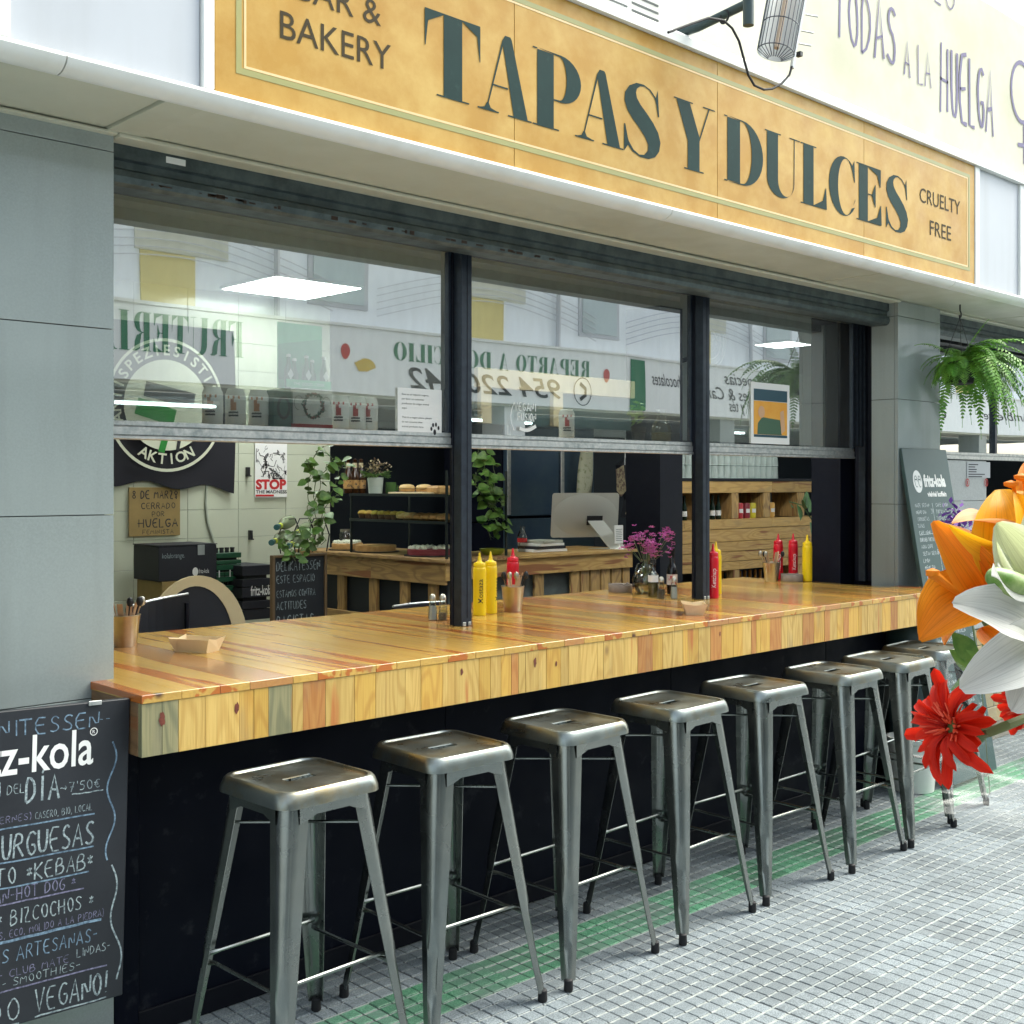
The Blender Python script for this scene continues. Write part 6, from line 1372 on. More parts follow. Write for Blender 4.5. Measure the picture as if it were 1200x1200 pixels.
brow('MENÚ', 1.112, .715, .055, M_chalk, .18, 3); brow('DEL', 1.172, .735, .024, M_chalk, .042, 4); brow('DÍA', 1.262, .708, .062, M_chalk, .085, 5); brow('>7\'50€', 1.372, .718, .024, M_chalk, .105, 6)
under(1.382, .710, .085, M_chalk, 1, .003); brow('(LUNES A VIERNES)', 1.192, .664, .017, M_chalkv, .22, 7); brow('CASERO, BIO, LOCAL', 1.352, .661, .018, M_chalk, .150, 8)
under(1.36, .651, .45, M_chalkb2, 2); brow('HAMBURGUESAS', 1.358, .572, .060, M_chalk, .37, 9); under(1.36, .564, .5, M_chalkb2, 3)
brow('DE SEITO *KEBAB*', 1.358, .508, .042, M_chalk, .39, 10); under(1.348, .500, .46, M_chalkb2, 4); brow('* VEGAN-HOT DOG *', 1.312, .466, .030, M_chalkv, .29, 11); under(1.336, .459, .45, M_chalkv, 5)
brow('TARTAS * BIZCOCHOS *', 1.362, .404, .037, M_chalk, .40, 12); brow('(INTEGRALES, ECO, MOLIDO A LA PIEDRA)', 1.392, .374, .018, M_chalkv, .38, 13); under(1.386, .366, .48, M_chalkb2, 6, .007)
brow('CERVEZAS ARTESANAS-', 1.375, .312, .035, M_chalkb2, .40, 14); brow('- FRITZ - CLUB MATE', 1.300, .274, .019, M_chalkv, .30, 15); brow('LINDAS-', 1.412, .280, .022, M_chalk, .09, 16)
brow('- ECO - SMOOTHIES-', 1.330, .250, .020, M_chalk, .30, 17); under(1.405, .241, .5, M_chalkv, 7); brow('TODO', 1.175, .163, .055, M_chalk, .17, 18); brow('VEGANO!', 1.405, .166, .058, M_chalk, .19, 19)
under(1.405, .155, .19, M_chalk, 8); under(1.175, .152, .2, M_chalk, 9)
for k, (z0_, z1_, m) in enumerate(((.835,.52,M_chalkb2),(.505,.195,M_chalk))):
    b = B(); n = 40; ribbon(b, [Vector((1.405+.012*math.sin(i/n*(12 if k == 0 else 10))+.028*k*(i/n)+.006*k, 3.0333, z0_+(z1_-z0_)*i/n)) for i in range(n+1)], .0045); bd(b, 'wavy_line', m)
# ================================================================== leaning chalkboard at the right pillar
W_, H_ = .49, 1.28
p_top = aY(1052,524,3.04); X0 = p_top.x+.012
t = thing('standing_chalkboard', 'green black standing menu board with two columns leaning on the right pillar', 'chalkboard', (X0, 2.75, 0))
lean = math.radians(9.5); hgt = 1.71; lo = Vector((X0+.02, 3.04-hgt*math.tan(lean), .02)); Mt = Matrix.Translation(lo) @ Matrix.Rotation(-lean, 4, 'X'); LH = hgt/math.cos(lean)-.02
def lb(b, nm, m):
    for v in b.b.verts: v.co = Mt @ v.co
    return obj(nm, b, m, t, world=True)
M_board2 = pm('green black board', (.035,.075,.075), .5, nz=(3,(.045,.09,.09),.4))
lb(B().box(0, W_, 0, .02, .0, LH, .002), 'slate', M_board2)
b = B(); b.poly([(.115+math.cos(a*PI/12)*.048, -.001, LH-.175+math.sin(a*PI/12)*.060) for a in range(24)]); lb(b, 'emblem_disc', M_whitep)
b = B()
for dx in (-.018,.020):
    ribbon(b, [Vector((.115+dx+math.cos(a*PI/6)*.014, -.002, LH-.175+math.sin(a*PI/6)*.030)) for a in range(11)], .004); ribbon(b, [Vector((.115+dx-.01, -.0022, LH-.165)), Vector((.115+dx+.008, -.0022, LH-.165))], .006)
lb(b, 'emblem_faces', M_board2)
vs, fs = bfont('fritz-kola', .060, .24, bold=.05); b = B(); add_flat(b, vs, fs, Matrix.Translation((.18,-.001,LH-.20))); lb(b, 'brand_lettering', M_whitep)
vs, fs = bfont('vielviel koffein', .026, .21, bold=.04); b = B(); add_flat(b, vs, fs, Matrix.Translation((.20,-.001,LH-.255))); lb(b, 'slogan', M_whitep)
b = B(); ribbon(b, [Vector((.235,-.001,LH-.29)), Vector((.235,-.001,LH-.80))], .004); ribbon(b, [Vector((.26,-.001,LH-.66)), Vector((.44,-.001,LH-.655))], .004); ribbon(b, [Vector((.05,-.001,LH-.455)), Vector((.2,-.001,LH-.45))], .003); lb(b, 'rule_line', M_chalkw)
words = ['TAPAS','HUMMUS CON PAN','ENSALADA','TORTILLA','CROQUETAS','BURGUER','SEITAN','KEBAB','PATATAS','TOSTADAS','TOMATE','AGUACATE','BIZCOCHO','TARTA','COOKIES','CAFE','TE VERDE','ZUMO','COLA','LIMON','NARANJA','MELON','CERVEZA','VINO','AGUA','MATE','MENU DIA']
rw = random.Random(77)
for col, (xa, n) in enumerate(((.045,34),(.262,32))):
    for k in range(n):
        z = LH-.31-k*.036-(.02 if k > 9 else 0)
        if z < .25: break
        s_ = rw.choice(words); 
        if rw.random() < .55: s_ += ' '+rw.choice(words)
        b = B(); wdt = min(.17, len(s_)*.0135); hand(b, s_, .019, wdt, 'L', .15, .3, Matrix.Translation((xa+rw.uniform(0,.012), -.001, z)), 500+k+40*col); lb(b, 'lettering', M_chalkw)
        if k % 3 == 1: b = B(); hand(b, rw.choice('2345')+'€', .026, .03, 'L', .12, .3, Matrix.Translation((xa+.165,-.001,z)), 900+k); lb(b, 'price', M_chalkw)
# ================================================================== banner
t = thing('paper_banner', 'creased cream paper banner with purple hand lettering hung above the sign', 'banner', (4.2, 2.74, 3.15))
XB0, XB1 = 4.02, 8.6; rows = []; rb = random.Random(4)
for j in range(15):
    v = j/14; r_ = []
    for i in range(70):
        u = i/69; X = XB0+(XB1-XB0)*u
        fold = .007*math.sin(u*31+2*v)+.005*math.sin(u*67+v*5)+.008*math.sin(v*9+u*7)*(1-v)
        z = 3.150+.85*v+(.020*math.sin(u*23)+.015*math.sin(u*51) if j == 0 else 0)
        r_.append((X+.01*math.sin(v*7), 2.720+fold*(.12), z))
    rows.append(r_)
b = B(); b.grid(rows); obj('paper', b, pm('cream wrapping paper', (.66,.64,.52), .75, nz=(2.5,(.58,.55,.41),.3)), t, world=True, smooth='all')
M_purp = pm('purple marker', (.17,.15,.26), .7)
for s_, xa, xb, z, h, w_ in (('TODAS',4.50,5.02,3.44,.27,0),('A LA',5.10,5.36,3.42,.17,0),('HUELGA',5.46,6.03,3.33,.33,0),('8 DE MARZO',4.35,5.6,3.85,.14,0)):
    hand_obj(s_, (xa, 2.7165, z), h, M_purp, t, w=xb-xa, th=.055, seed=int(xa*100))
cc2 = aY(1180,100,2.71); cc2.x -= 0
b = B(); c_ = aY(1199,108,2.71); ribbon(b, [Vector((c_.x+math.cos(a*PI/12)*.13, 2.7165, c_.z+math.sin(a*PI/12)*.16)) for a in range(25)], .022); ribbon(b, [Vector((c_.x+.03, 2.7164, c_.z-.16)), Vector((c_.x+.03, 2.7164, c_.z-.38))], .022); ribbon(b, [Vector((c_.x-.05, 2.7162, c_.z-.29)), Vector((c_.x+.11, 2.7162, c_.z-.27))], .022); obj('female_symbol', b, M_purp, t, world=True)
# ================================================================== air conditioner, conduits and heater above the canopy
t = thing('air_conditioner', 'white outdoor air conditioning unit with slotted grille on the canopy top', 'air conditioner', (3.55, 3.1, 3.16))
obj('casing', B().box(3.42, 4.02, 3.05, 3.35, 3.17, 3.75, .012), M_white, t, world=True)
for r_ in range(14): obj('grille_slot', B().box(3.46, 3.72, 3.0475, 3.0495, 3.24+r_*.03, 3.248+r_*.03), M_joint, t, world=True)
for X in (3.48,3.90): obj('foot', B().box(X, X+.05, 3.02, 3.38, 3.145, 3.169), M_grey, t, world=True)
t = thing('vent_box', 'small white perforated vent box on brackets beside the heater arm', 'vent', (3.2, 2.9, 3.16)); obj('box', B().box(3.10, 3.34, 2.86, 3.0, 3.20, 3.50, .006), M_white, t, world=True)
for k in range(5): obj('vent_hole_row', B().box(3.13, 3.31, 2.8578, 2.8598, 3.24+k*.04, 3.246+k*.04), M_joint, t, world=True)
for X in (3.12,3.29): obj('bracket', B().box(X, X+.02, 2.87, 2.99, 3.150, 3.199), M_galv, t, world=True)
t = thing('wall_conduit', 'dark green bent conduit pipe rising behind the heater arm', 'pipe', (2.93, 2.9, 3.15)); b = B(); b.tube([(2.90,3.55,3.9),(2.90,2.95,3.9),(2.905,2.85,3.8),(2.91,2.84,3.30),(2.95,2.82,3.22),(3.02,2.80,3.19)], .022, 8); obj('pipe', b, pm('green pipe', (.05,.085,.08), .45), t, world=True, smooth=True); obj('clamp', B().box(2.87,2.95,2.86,2.90,3.50,3.53,.003), M_galv, t, world=True)
ht = thing('patio_heater', 'caged radiant heater on a dark bracket arm above the sign', 'heater', (3.4, 2.45, 3.1))
M_pipe = pm('dark green steel tube', (.030,.055,.055), .4)
b = B(); b.tube([aY(783,44,2.72), aY(818,32,2.62), aY(876,4,2.42)], .016, 10); obj('bracket_arm', b, M_pipe, ht, world=True, smooth=True)
b = B(); b.tube([aY(877,-45,2.40), aY(877,30,2.40)], .019, 14); vt = obj('vertical_tube', b, M_pipe, ht, world=True, smooth=True)
for px, py in ((811,33),(848,20)): q = aY(px,py,2.6); 
b = B(); q = aY(849,21,2.50); 
for k in range(3): b.tube([q+Vector((math.cos(a*PI/6)*.004, math.sin(a*PI/6)*.019, math.cos(a*PI/6)*.022+.003*k)) for a in range(13)], .0025, 4)
obj('cable_tie', b, M_rubber, ht, world=True)
axt = (aY(905,-30,2.38), aY(892,75,2.36)); 
# reflector housing and cage
top_, bot = aY(928,-40,2.42), aY(909,62,2.40); ax = (bot-top_).normalized(); side = Vector((math.sin(YAW), -math.cos(YAW), 0)); side = (side-ax*side.dot(ax)).normalized(); fw = ax.cross(side).normalized()
if fw.dot(Vector((math.cos(YAW), math.sin(YAW), 0))) > 0: fw = -fw
Lh = (bot-top_).length; R_ = .066
b = B(); rows = []
for k in range(2):
    c_ = top_+ax*Lh*k; rows.append([c_+side*math.cos(a)*R_+fw*(-math.sin(a)*.045) for a in [i*PI/12 for i in range(13)]])
b.grid(rows); b.grid([[p+fw*(-.002) for p in r] for r in rows]); obj('reflector', b, pm('polished reflector', (.75,.76,.73), .35, .6), ht, world=True, smooth='all')
for k in range(13):
    a = PI*k/12; b = B(); pts = [top_+side*math.cos(a)*R_+fw*math.sin(a)*.052+ax*Lh*u for u in (0,.5,1)]+[bot+ax*.03+side*math.cos(a)*R_*.35+fw*math.sin(a)*.02]
    b.tube(pts, .0016, 4, False); obj('cage_wire', b, M_darkpost, ht, world=True)
for u in (.1,.4,.7,1.0):
    b = B(); b.tube([top_+ax*Lh*u+side*math.cos(a)*R_+fw*math.sin(a)*.053 for a in [i*PI/12 for i in range(13)]], .0018, 4, False); obj('cage_wire', b, M_darkpost, ht, world=True)
b = B(); b.tube([top_, bot-ax*.02], .009, 8); obj('element', b, pm('heater element', (.55,.40,.28), .5), ht, world=True, smooth=True)
rd0, rd1 = aY(945,-10,2.38), aY(931,62,2.38); b = B(); b.tube([rd0, rd1], .006, 8); b.tube([rd1, aY(928,80,2.38)], .008, 8); obj('support_rod', b, M_alu, ht, world=True, smooth=True)
for (px, py) in ((944,17),(939,36),(936,51)):
    q = aY(px,py,2.38); b = B(); b.tube([q, q+side*.045], .0028, 6); obj('side_pin', b, M_alu, ht, world=True)
b = B(); b.tube([aY(x,y,2.37) for x, y in ((928,78),(925,88),(916,98),(905,104),(895,105),(884,100),(877,88),(872,70),(866,48),(858,33),(848,24),(830,21),(810,28),(783,38))], .0042, 8); obj('power_cable', b, M_rubber, ht, world=True, smooth=True)
b = B(); q = aY(936,62,2.375); b.box(q.x-.004,q.x+.012,q.y-.01,q.y+.01,q.z-.012,q.z+.004); obj('latch', b, M_black, ht, world=True)
# ================================================================== hanging fern
PF = aY(1124,436,2.86); t = thing('hanging_fern', 'lush green fern in a black pot hanging from the canopy by the right pillar', 'hanging plant', (PF.x, PF.y, PF.z))
b = B(); b.lathe([(.055,-.065),(.070,-.06),(.085,.035),(.092,.045),(.085,.05)], seg=20); obj('pot', b, M_rubber, t, smooth=True)
top = Vector((.01,0,2.462-PF.z)); b = B(); b.tube([top, top-Vector((0,0,.03)), top+Vector((.012,0,-.045)), top+Vector((.012,0,-.06)), top+Vector((-.004,0,-.07)), top+Vector((-.008,0,-.055))], .004, 6); obj('hook', b, M_black, t)
for k in range(3): a = k*2*PI/3+.3; b = B(); b.tube([top-Vector((0,0,.07)), (math.cos(a)*.088, math.sin(a)*.088, .045)], .0018, 4); obj('hanger_wire', b, M_black, t)
rf = random.Random(21)
def frond(d0, L, droop, wd, lift=.6, m=None):
    b = B(); p = Vector((0,0,.05)); d = Vector(d0).normalized(); d.z = lift; d.normalize(); pts = [p.copy()]; n = 26
    for k in range(n):
        d = (d+Vector((rf.gauss(0,.02), rf.gauss(0,.02), -droop/n*(1+k/n))) ).normalized(); p = p+d*L/n; pts.append(p.copy())
    b.tube(pts, .0014, 3, False)
    for k in range(3, n):
        tdir = (pts[k]-pts[k-1]).normalized(); s_ = tdir.cross(Vector((0,0,1))); s_ = s_.normalized() if s_.length > .05 else Vector((1,0,0)); u = k/n; l_ = wd*math.sin(PI*min(1,u*.92+.12))**.6*rf.uniform(.8,1.15)
        nn = s_.cross(tdir)
        for h_ in (0,):
            base = pts[k-1].lerp(pts[k], h_)
            for sg in (1,-1):
                tip = base+s_*sg*l_+tdir*l_*.3+nn*rf.uniform(-.25,.15)*l_-Vector((0,0,l_*.25)); w2 = L/n*.36; md = base.lerp(tip,.5)
                b.poly([base-tdir*w2*.6, md-tdir*w2+nn*.002, tip, md+tdir*w2+nn*.002, base+tdir*w2*.6])
    return obj('frond', b, m or M_leaf2, t)
for k in range(135):
    a = rf.uniform(-1.2, 1.9) if k < 44 else rf.uniform(0, 6.28)   # most fronds reach right and towards the street
    d0 = side*math.cos(a)+Vector((math.cos(YAW),math.sin(YAW),0))*math.sin(a)*.8
    L = rf.uniform(.24,.56) if math.cos(a) > 0 else rf.uniform(.12,.24)
    frond(d0, L, rf.uniform(1.1,2.6), rf.uniform(.030,.044), rf.uniform(-.05,1.1))
for d0, L, dr, lf in ((side*.15,.27,.4,2.2),(side*-.2+Vector((0,0,0)),.26,1.0,1.2),(side*-.5,.24,1.6,.9),(side*-1,.2,2.6,.5),(side*1.0,.55,1.5,.5),(side*1.0,.60,1.9,.3),(side*.9+Vector((0,-.3,0)),.62,2.1,.2)): frond(d0, L, dr, .036, lf)
# white bucket and bits at the foot of the right wall
p = aZ(1070,925,0); t = thing('white_bucket', 'white plastic bucket behind the last stools at the foot of the wall', 'bucket', (p.x, p.y, .0)); b = B(); b.lathe([(.10,.002),(.12,.24),(.128,.245),(.128,.265),(.118,.265),(.112,.24)], seg=24, cap=True); obj('pail', b, M_white, t, smooth=True); b = B(); b.tube([(-.12,0,.25),(-.06,-.11,.20),(.06,-.11,.20),(.12,0,.25)], .003, 5); obj('handle', b, M_alu, t)
p = aZ(1092,905,0); t = thing('wooden_crate', 'small wooden crate post standing beside the white bucket', 'crate', (p.x, p.y+.05, 0))
for k in range(3): obj('slat', B().box(-.03,.22,-.01,.01,.02+k*.12,.11+k*.12,.002), M_pallet, t)
for u in (-.03,.19): obj('corner_post', B().box(u,u+.035,.0105,.04,.0,.36,.002), M_palletz, t)
t = thing('dark_planter', 'dark rounded planter under the far end of the counter', 'planter', aY(1068,745,2.98)); t.location.z = .002; b = B(); b.lathe([(.10,0),(.12,.4),(.13,.74),(.11,.80),(.06,.82)], seg=20); obj('body', b, pm('dark teal glaze', (.03,.06,.065), .4), t, smooth=True); b = B(); b.lathe([(.06,.821),(.055,.83),(0,.831)], seg=16); obj('lid', b, M_rubber, t)
t = thing('purple_flowers', 'purple blossom bunch behind the orange lilies beside the standing board', 'flowers', aD(1122,620,3.6)); b = B()
for k in range(160):
    c0 = aD(1122+rf.gauss(0,9), 612+rf.gauss(0,9), 3.6+rf.gauss(0,.04)); d = Vector((rf.gauss(0,1),rf.gauss(0,1),rf.gauss(0,1))).normalized()*.012; n = d.cross(Vector((.2,0,1))).normalized()*.007; b.poly([c0-d,c0+n,c0+d,c0-n])
props(obj('blossoms', b, pm('purple petal', (.16,.05,.30), .7), t, world=True), kind='stuff'); b = B()
for k in range(5): b.tube([aD(1118+2*k,618,3.6), aD(1135,700,3.6), aD(1150,800,3.55), aZ(1160,930,0.0)], .003, 4)
obj('stems', b, M_stem, t, world=True)
# ================================================================== the bouquet at the right
def petal(b, base, tip, wid, nrm, curl=.2, cup=.25, n=14, m_=9, prof=None, twist=0, wave=0, mid=None):
    base, tip, nrm = Vector(base), Vector(tip), Vector(nrm); ax = tip-base; L = ax.length; ax.normalize(); s0 = ax.cross(nrm).normalized(); nn = s0.cross(ax).normalized(); rows = []
    prof = prof or (lambda u: (math.sin(PI*u**.75))**.8 if 0 < u < 1 else 0)
    for i in range(n+1):
        u = i/n; wv = max(prof(u), .03)*wid/2; bow = mid if mid is not None else curl
        c_ = base+ax*L*u+nn*(math.sin(u*PI)*bow*L*.5 - (u**3)*curl*L*.5)
        a = twist*u; s_ = s0*math.cos(a)+nn*math.sin(a); n2 = nn*math.cos(a)-s0*math.sin(a); r = []
        for j in range(m_):
            v = -1+2*j/(m_-1); r.append(c_+s_*wv*v+n2*(cup*wv*v*v - .05*wid*math.exp(-(v*5)**2)*(1-u*.5)+wave*wid*.06*math.sin(u*19+v*2)*abs(v)))
        rows.append(r)
    V = b.grid(rows); uvl = b.b.loops.layers.uv.verify(); N_, M_ = len(rows), m_
    ix = {v: (i/(N_-1), j/(M_-1)) for i, r in enumerate(V) for j, v in enumerate(r)}
    for v in ix:
        for l in v.link_loops: l[uvl].uv = ix[v]
def pmat(name, c1, c2, c3, scale=1, rough=.42):
    """thin translucent petal: colour runs from throat (c3) to blade (c1) and edge (c2), fine veins along its length"""
    m = bpy.data.materials.new(name); m.use_nodes = True; n = m.node_tree; L = n.links.new; p = n.nodes['Principled BSDF']; o = n.nodes['Material Output']
    uv = n.nodes.new('ShaderNodeTexCoord'); sp = n.nodes.new('ShaderNodeSeparateXYZ'); L(uv.outputs['UV'], sp.inputs[0])
    def mixc(f, a, b_):
        mx = n.nodes.new('ShaderNodeMix'); mx.data_type = 'RGBA'; L(f, mx.inputs[0])
        for q, i in ((a,6),(b_,7)):
            if isinstance(q, tuple): mx.inputs[i].default_value = (*q,1)
            else: L(q, mx.inputs[i])
        return mx.outputs[2]
    def rg_(src, a, b_, lo=0, hi=1):
        r = n.nodes.new('ShaderNodeMapRange'); r.inputs[1].default_value = a; r.inputs[2].default_value = b_; r.inputs[3].default_value = lo; r.inputs[4].default_value = hi; L(src, r.inputs[0]); return r.outputs[0]
    col = mixc(rg_(sp.outputs[0], 0, .55), c3, c1)
    ab = n.nodes.new('ShaderNodeMath'); ab.operation = 'SUBTRACT'; ab.inputs[1].default_value = .5; L(sp.outputs[1], ab.inputs[0]); ab2 = n.nodes.new('ShaderNodeMath'); ab2.operation = 'ABSOLUTE'; L(ab.outputs[0], ab2.inputs[0])
    col = mixc(rg_(ab2.outputs[0], .25, .5), col, c2)
    mp = n.nodes.new('ShaderNodeMapping'); mp.inputs['Scale'].default_value = (1.2, 34*scale, 1); L(uv.outputs['UV'], mp.inputs[0]); t = n.nodes.new('ShaderNodeTexNoise'); t.inputs['Scale'].default_value = 1; t.inputs['Detail'].default_value = 3; L(mp.outputs[0], t.inputs['Vector'])
    dk = tuple(.62*q for q in c1); col = mixc(rg_(t.outputs['Fac'], .48, .72, 0, .7), col, dk)
    col = mixc(rg_(ab2.outputs[0], 0, .035, .45, 0), col, dk)
    L(col, p.inputs['Base Color']); p.inputs['Roughness'].default_value = rough; p.inputs['Specular IOR Level'].default_value = .3
    bp = n.nodes.new('ShaderNodeBump'); bp.inputs['Distance'].default_value = .0009; bp.inputs['Strength'].default_value = .8; L(t.outputs['Fac'], bp.inputs['Height']); L(bp.outputs[0], p.inputs['Normal'])
    tr = n.nodes.new('ShaderNodeBsdfTranslucent'); L(col, tr.inputs[0]); mx = n.nodes.new('ShaderNodeMixShader'); mx.inputs[0].default_value = .38; L(p.outputs[0], mx.inputs[1]); L(tr.outputs[0], mx.inputs[2]); L(mx.outputs[0], o.inputs[0])
    MC[name] = m; return m
P_or = pmat('orange lily petal', (.80,.22,.008), (.84,.30,.02), (.70,.12,.006)); P_ye = pmat('golden lily petal', (.84,.42,.010), (.86,.48,.03), (.80,.28,.01)); P_pe = pmat('peach petal', (.80,.36,.13), (.84,.50,.26), (.82,.30,.06))
P_wh = pmat('white lily petal', (.60,.60,.56), (.66,.66,.63), (.50,.54,.40)); P_cr = pmat('cream lily petal', (.58,.62,.34), (.66,.68,.52), (.40,.50,.12)); P_re = pmat('red gerbera petal', (.72,.022,.007), (.78,.035,.010), (.50,.008,.004)); P_gn = pm('green bud', (.10,.22,.025), .4, nz=(50,(.30,.38,.14),.25))
toCam = -Vector((math.cos(YAW), math.sin(YAW), 0)); rt_ = side; upv = Vector((0,0,1))
BASE = aD(1500, 985, 1.35)
def stemline(t, pts, r=.0035, m=M_stem): b = B(); b.tube(pts, r, 7); return obj('stem', b, m, t, world=True, smooth=True)
def flower(nm, lab, cat, px, py, D): return thing(nm, lab, cat, aD(px, py, D), 0, 'cut flowers in the wrapped bouquet')
def pt(t, b0, b1, D0, D1, wid, m, curl=.2, cup=.25, nrm=None, **k):
    b = B(); petal(b, aD(*b0, D0), aD(*b1, D1), wid, nrm or (toCam+upv*.2), curl, cup, **k); return obj('petal', b, m, t, world=True, smooth='all')
# orange lily, lower
t = flower('orange_lily', 'open orange lily lowest on the left of the bouquet, beside the counter end', 'lily', 1160, 690, 1.2)
wide = lambda u: (math.sin(PI*min(1,u*.93+.05)))**.65
obo = lambda u: (math.sin(PI*min(1,(u**1.35)*.93+.06)))**.6
pt(t,(1160,708),(1104,620),1.21,1.17,.050,P_or,.35,.6,toCam+rt_*-.2,prof=wide,wave=.5)
pt(t,(1166,700),(1108,612),1.24,1.22,.05,P_pe,.2,.3,toCam+rt_*.5)
pt(t,(1162,696),(1082,738),1.2,1.15,.068,P_or,.25,.55,toCam*.8+upv*.9,prof=obo,wave=.8)
pt(t,(1155,710),(1104,752),1.21,1.18,.040,P_or,.1,.6,toCam*-.4+upv)
pt(t,(1166,705),(1128,622),1.23,1.25,.062,P_or,.25,.4,toCam,prof=wide)
pt(t,(1168,700),(1160,636),1.2,1.17,.042,P_ye,.55,.9,toCam+rt_*.3,prof=wide)
pt(t,(1150,735),(1180,770),1.2,1.17,.028,P_or,.1,.3)
pt(t,(1172,712),(1168,640),1.18,1.2,.05,P_or,.1,.4,toCam+rt_*.4,prof=wide)
b = B(); b.tube([aD(1150,710,1.2), aD(1120,693,1.16), aD(1098,676,1.13), aD(1092,672,1.13)], [.0028,.003,.0045,.0058], 8); b.lathe([(0,-.005),(.0062,-.003),(.0065,.002),(0,.0045)], aD(1093,671,1.13), 10); obj('pistil', b, P_or, t, world=True, smooth=True)
stemline(t, [aD(1165,712,1.22), aD(1200,800,1.25), aD(1270,950,1.3), BASE])
# golden lily, upper
t = flower('golden_lily', 'golden orange lily at the top right of the bouquet', 'lily', 1195, 640, 1.22)
pt(t,(1190,632),(1119,604),1.22,1.16,.044,P_pe,.15,.35,toCam*.3+upv)
pt(t,(1190,640),(1117,625),1.20,1.14,.030,P_ye,.2,.5,toCam*.5+upv*-.5)
pt(t,(1185,690),(1178,574),1.2,1.2,.085,P_ye,.45,.7,toCam+rt_*-.25,prof=wide)
pt(t,(1205,690),(1205,572),1.18,1.2,.09,P_ye,.3,.5,toCam+rt_*.3,prof=wide)
pt(t,(1200,600),(1203,540),1.24,1.26,.03,P_or,.2,.4)
pt(t,(1190,615),(1165,590),1.26,1.28,.018,P_pe,.2,.4)
pt(t,(1230,680),(1250,590),1.25,1.28,.08,P_ye,.3,.5,prof=wide)
for (x, y) in ((1187,568),(1199,560)):
    b = B(); b.tube([aD(x+10,y+50,1.23), aD(x+3,y+14,1.21), aD(x,y,1.2)], .002, 6); b.lathe([(0,-.0045),(.007,-.002),(.0075,.0015),(0,.004)], aD(x-2,y-1,1.2), 10); obj('stamen', b, P_or, t, world=True, smooth=True)
stemline(t, [aD(1200,690,1.25), aD(1240,830,1.28), BASE])
# white lilies
t = flower('white_lily', 'big white lily with broad pointed petals in front of the orange ones', 'lily', 1215, 760, 1.02)
pt(t,(1222,752),(1128,702),1.02,.96,.052,P_wh,.15,.35,toCam+upv*.6,prof=wide,wave=.5)
pt(t,(1222,748),(1138,800),1.02,.95,.050,P_wh,.2,.4,toCam+upv*.3,prof=lambda u: (math.sin(PI*min(1,u*.9+.08)))**.5,wave=.5)
pt(t,(1215,760),(1190,830),1.03,.97,.055,P_wh,.1,.2,prof=wide)
pt(t,(1210,750),(1262,700),1.05,1.0,.07,P_wh,.1,.2,prof=wide); pt(t,(1210,750),(1270,790),1.05,1.0,.07,P_wh,.1,.2,prof=wide)
pt(t,(1212,748),(1205,690),1.06,1.02,.06,P_wh,.2,.3,prof=wide)
stemline(t, [aD(1215,755,1.06), aD(1260,880,1.15), BASE])
t = flower('cream_lily', 'cream green lily half open at the right edge of the bouquet', 'lily', 1215, 650, 1.08)
pt(t,(1225,700),(1172,616),1.08,1.04,.060,P_cr,.1,.35,toCam+rt_*-.2,prof=wide)
pt(t,(1225,705),(1160,640),1.06,1.02,.038,P_cr,-.15,.4,toCam*.6+upv*.8)
pt(t,(1230,705),(1215,590),1.1,1.08,.065,P_cr,.1,.3,prof=wide); pt(t,(1230,700),(1262,640),1.1,1.08,.06,P_cr,.1,.3,prof=wide)
pt(t,(1225,708),(1163,668),1.04,1.0,.020,P_wh,-.2,.2,toCam*.4+upv)
stemline(t, [aD(1225,705,1.08), aD(1270,860,1.18), BASE])
t = flower('lily_bud', 'green and cream closed lily bud above the white lily', 'lily bud', 1185, 683, 1.0)
b = B(); b.tube([aD(1212,700,1.03), aD(1205,696,1.02), aD(1190,688,1.0), aD(1175,681,.99), aD(1164,675,.985), aD(1158,671,.98)], [.005,.010,.0125,.0115,.008,.0015], 14); obj('bud', b, P_gn, t, world=True, smooth='all')
b = B(); petal(b, aD(1212,695,1.0), aD(1159,668,.965), .020, toCam*.5+upv, -.2, -.5); obj('petal', b, P_wh, t, world=True, smooth='all')
stemline(t, [aD(1212,700,1.03), aD(1260,800,1.1), BASE])
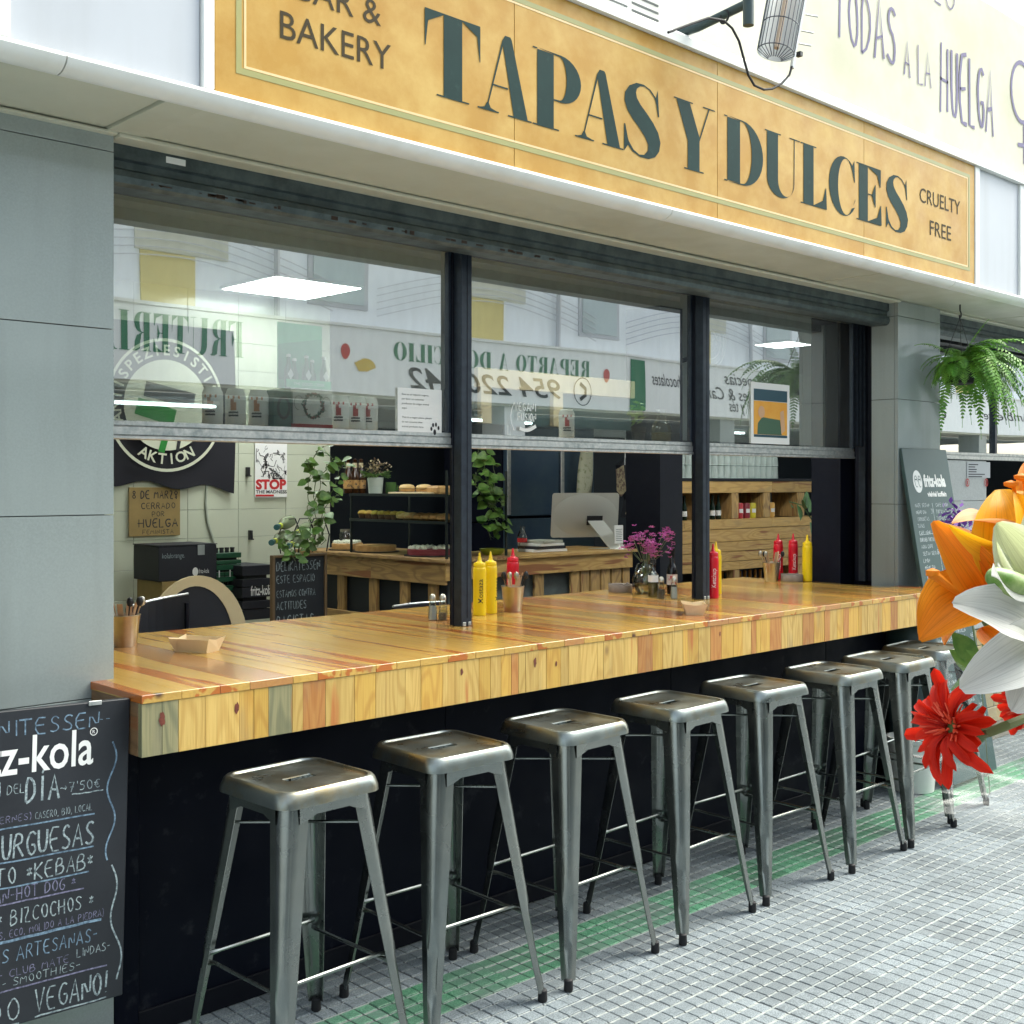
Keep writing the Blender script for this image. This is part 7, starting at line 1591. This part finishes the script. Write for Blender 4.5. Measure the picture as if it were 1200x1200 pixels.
# red gerbera, seen from the side
lig = lambda u: min(1, .35+u*1.6)*(math.sqrt(max(0, 1-((u-.78)/.22)**2)) if u > .78 else 1)
def gerb(lab, c, ax_, R_, n, D, rings=3, seedg=1, stem=None):
    t = flower('red_gerbera', lab, 'gerbera', c[0], c[1], D); rg = random.Random(seedg); c0 = aD(*c, D); ax_ = ax_.normalized(); u_ = ax_.cross(upv).normalized(); v_ = u_.cross(ax_)
    for ring in range(rings):
        for k in range(n):
            a = 2*PI*(k+.5*ring+rg.uniform(-.25,.25))/n; r = R_*(1-.2*ring)*rg.uniform(.78,1.12); dr = u_*math.cos(a)+v_*math.sin(a); fl = (.04+.14*ring)*r+rg.uniform(-.16,.14)*r
            tip = c0+dr*r+ax_*fl; bs = c0+dr*.006+ax_*.003*ring
            b = B(); petal(b, bs, tip, r*.21, ax_+dr*.1, rg.uniform(-.3,.5), rg.uniform(.4,1.1), n=10, m_=5, prof=lig, twist=rg.uniform(-.5,.5)); obj('petal', b, P_re, t, world=True, smooth='all')
    b = B()
    for k in range(60):
        a = rg.uniform(0,6.28); r = .016*math.sqrt(rg.random()); q = c0+(u_*math.cos(a)+v_*math.sin(a))*r+ax_*.006; b.tube([q, q+ax_*rg.uniform(.003,.008)+(u_*math.cos(a)+v_*math.sin(a))*r*.7], [.0014,.0006], 4)
    props(obj('disc_florets', b, pm('florets', (.75,.08,.03), .5), t, world=True), kind='stuff')
    b = B(); b.tube([c0-ax_*.001, c0-ax_*.010, c0-ax_*.026, c0-ax_*.036], [.013,.0165,.012,.005], 14); obj('calyx', b, pm('calyx green', (.045,.09,.02), .6, nz=(60,(.10,.16,.04),.2)), t, world=True, smooth=True)
    if stem: stemline(t, [c0-ax_*.03]+stem, .0042, pm('fuzzy stem', (.13,.15,.05), .7))
    return t
gerb('large red gerbera facing left in front of the last stools', (1116,852), toCam*.42-rt_*.9+upv*.08, .0485, 17, 1.02, 2, 5, [aD(1160,858,1.0), aD(1180,850,1.0), aD(1205,840,1.02), aD(1260,900,1.1), BASE])
gerb('red gerbera half hidden behind the lower orange lily', (1112,697), toCam*.2-rt_*.9+upv*.2, .034, 14, 1.26, 2, 9, [aD(1150,720,1.3), aD(1220,850,1.3), BASE])
gerb('red gerbera cut off by the right edge below the white lily', (1214,822), toCam*.6-rt_*.5, .040, 14, 1.08, 2, 11, [aD(1230,850,1.1), BASE])
gerb('red gerbera glimpsed between the orange and golden lilies', (1172,628), toCam*.5+upv*.3-rt_*.5, .032, 12, 1.3, 2, 13, [aD(1200,720,1.3), BASE])
t = flower('rose_leaf_spray', 'green leafy sprig inside the clear wrap under the lilies', 'foliage', 1150, 770, 1.28)
for k, (x, y, dx, dy) in enumerate(((1146,782,-1,.4),(1158,770,.3,.9),(1150,795,-.8,-.5),(1166,790,.8,-.2),(1140,770,-.6,.6))):
    b = B(); leafmesh(b, aD(x,y,1.28), rt_*dx+upv*dy, toCam, .035, .024); obj('leaf', b, M_leaf, t, world=True, smooth='all')
stemline(t, [aD(1150,780,1.28), aD(1175,830,1.28), BASE], .002)
# clear wrap: crumpled cone
cw = glass_mat('clear wrap film', (.985,.99,.99), .006, .05, .3)
t = thing('bouquet_wrap', 'crumpled clear plastic film wrapped round the bouquet of lilies and gerberas', 'plastic wrap', aD(1200,900,1.2)); b = B(); rw2 = random.Random(31); rows = []
C0 = aD(1190,835,1.2); axw = (BASE-C0).normalized(); ua = axw.cross(toCam).normalized(); va = axw.cross(ua)
NA = 46; jag = [rw2.uniform(-.05,.05) for _ in range(NA)]; cr = [rw2.gauss(0,1) for _ in range(NA)]
for i in range(13):
    u = i/12; r = []
    for k in range(NA):
        a = 2*PI*k/NA; R_ = (.105*(1-u)**1.1+.016)*(1+.05*cr[k]*(1-u*.5)+.05*math.sin(a*5+i*1.3)+.015*rw2.gauss(0,1)*(1-u)); r.append(C0+axw*(u*(BASE-C0).length*.92+jag[k]*(1-u))+ua*math.cos(a)*R_+va*math.sin(a)*R_*.8)
    rows.append(r)
b.grid(rows, True); obj('film', b, cw, t, world=True, smooth='all')
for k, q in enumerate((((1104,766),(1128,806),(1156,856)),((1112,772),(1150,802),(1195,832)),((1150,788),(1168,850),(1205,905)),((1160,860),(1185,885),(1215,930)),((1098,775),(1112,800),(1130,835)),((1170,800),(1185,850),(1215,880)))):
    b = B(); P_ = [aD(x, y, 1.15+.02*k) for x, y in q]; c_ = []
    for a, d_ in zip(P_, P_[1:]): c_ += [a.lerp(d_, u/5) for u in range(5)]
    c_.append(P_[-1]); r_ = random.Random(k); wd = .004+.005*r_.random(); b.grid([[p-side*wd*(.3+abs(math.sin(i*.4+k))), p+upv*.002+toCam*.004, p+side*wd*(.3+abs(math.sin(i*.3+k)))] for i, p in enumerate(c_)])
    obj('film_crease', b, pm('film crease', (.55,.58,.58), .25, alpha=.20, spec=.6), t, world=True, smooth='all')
# the stand that holds the bouquet, just outside the frame
t = thing('flower_stand', 'slim metal flower stand with a grey pot holding the bouquet', 'flower stand', (BASE.x, BASE.y, 0))
zb_ = BASE.z-.05
b = B(); b.lathe([(.055,zb_-.14),(.07,zb_+.03),(.073,zb_+.035)], seg=20); obj('pot', b, M_galv, t, smooth=True)
for k in range(3): a = k*2*PI/3; b = B(); b.tube([(math.cos(a)*.05,math.sin(a)*.05,zb_-.14),(math.cos(a)*.16,math.sin(a)*.16,.0)], .007, 6); obj('leg', b, M_navy, t)
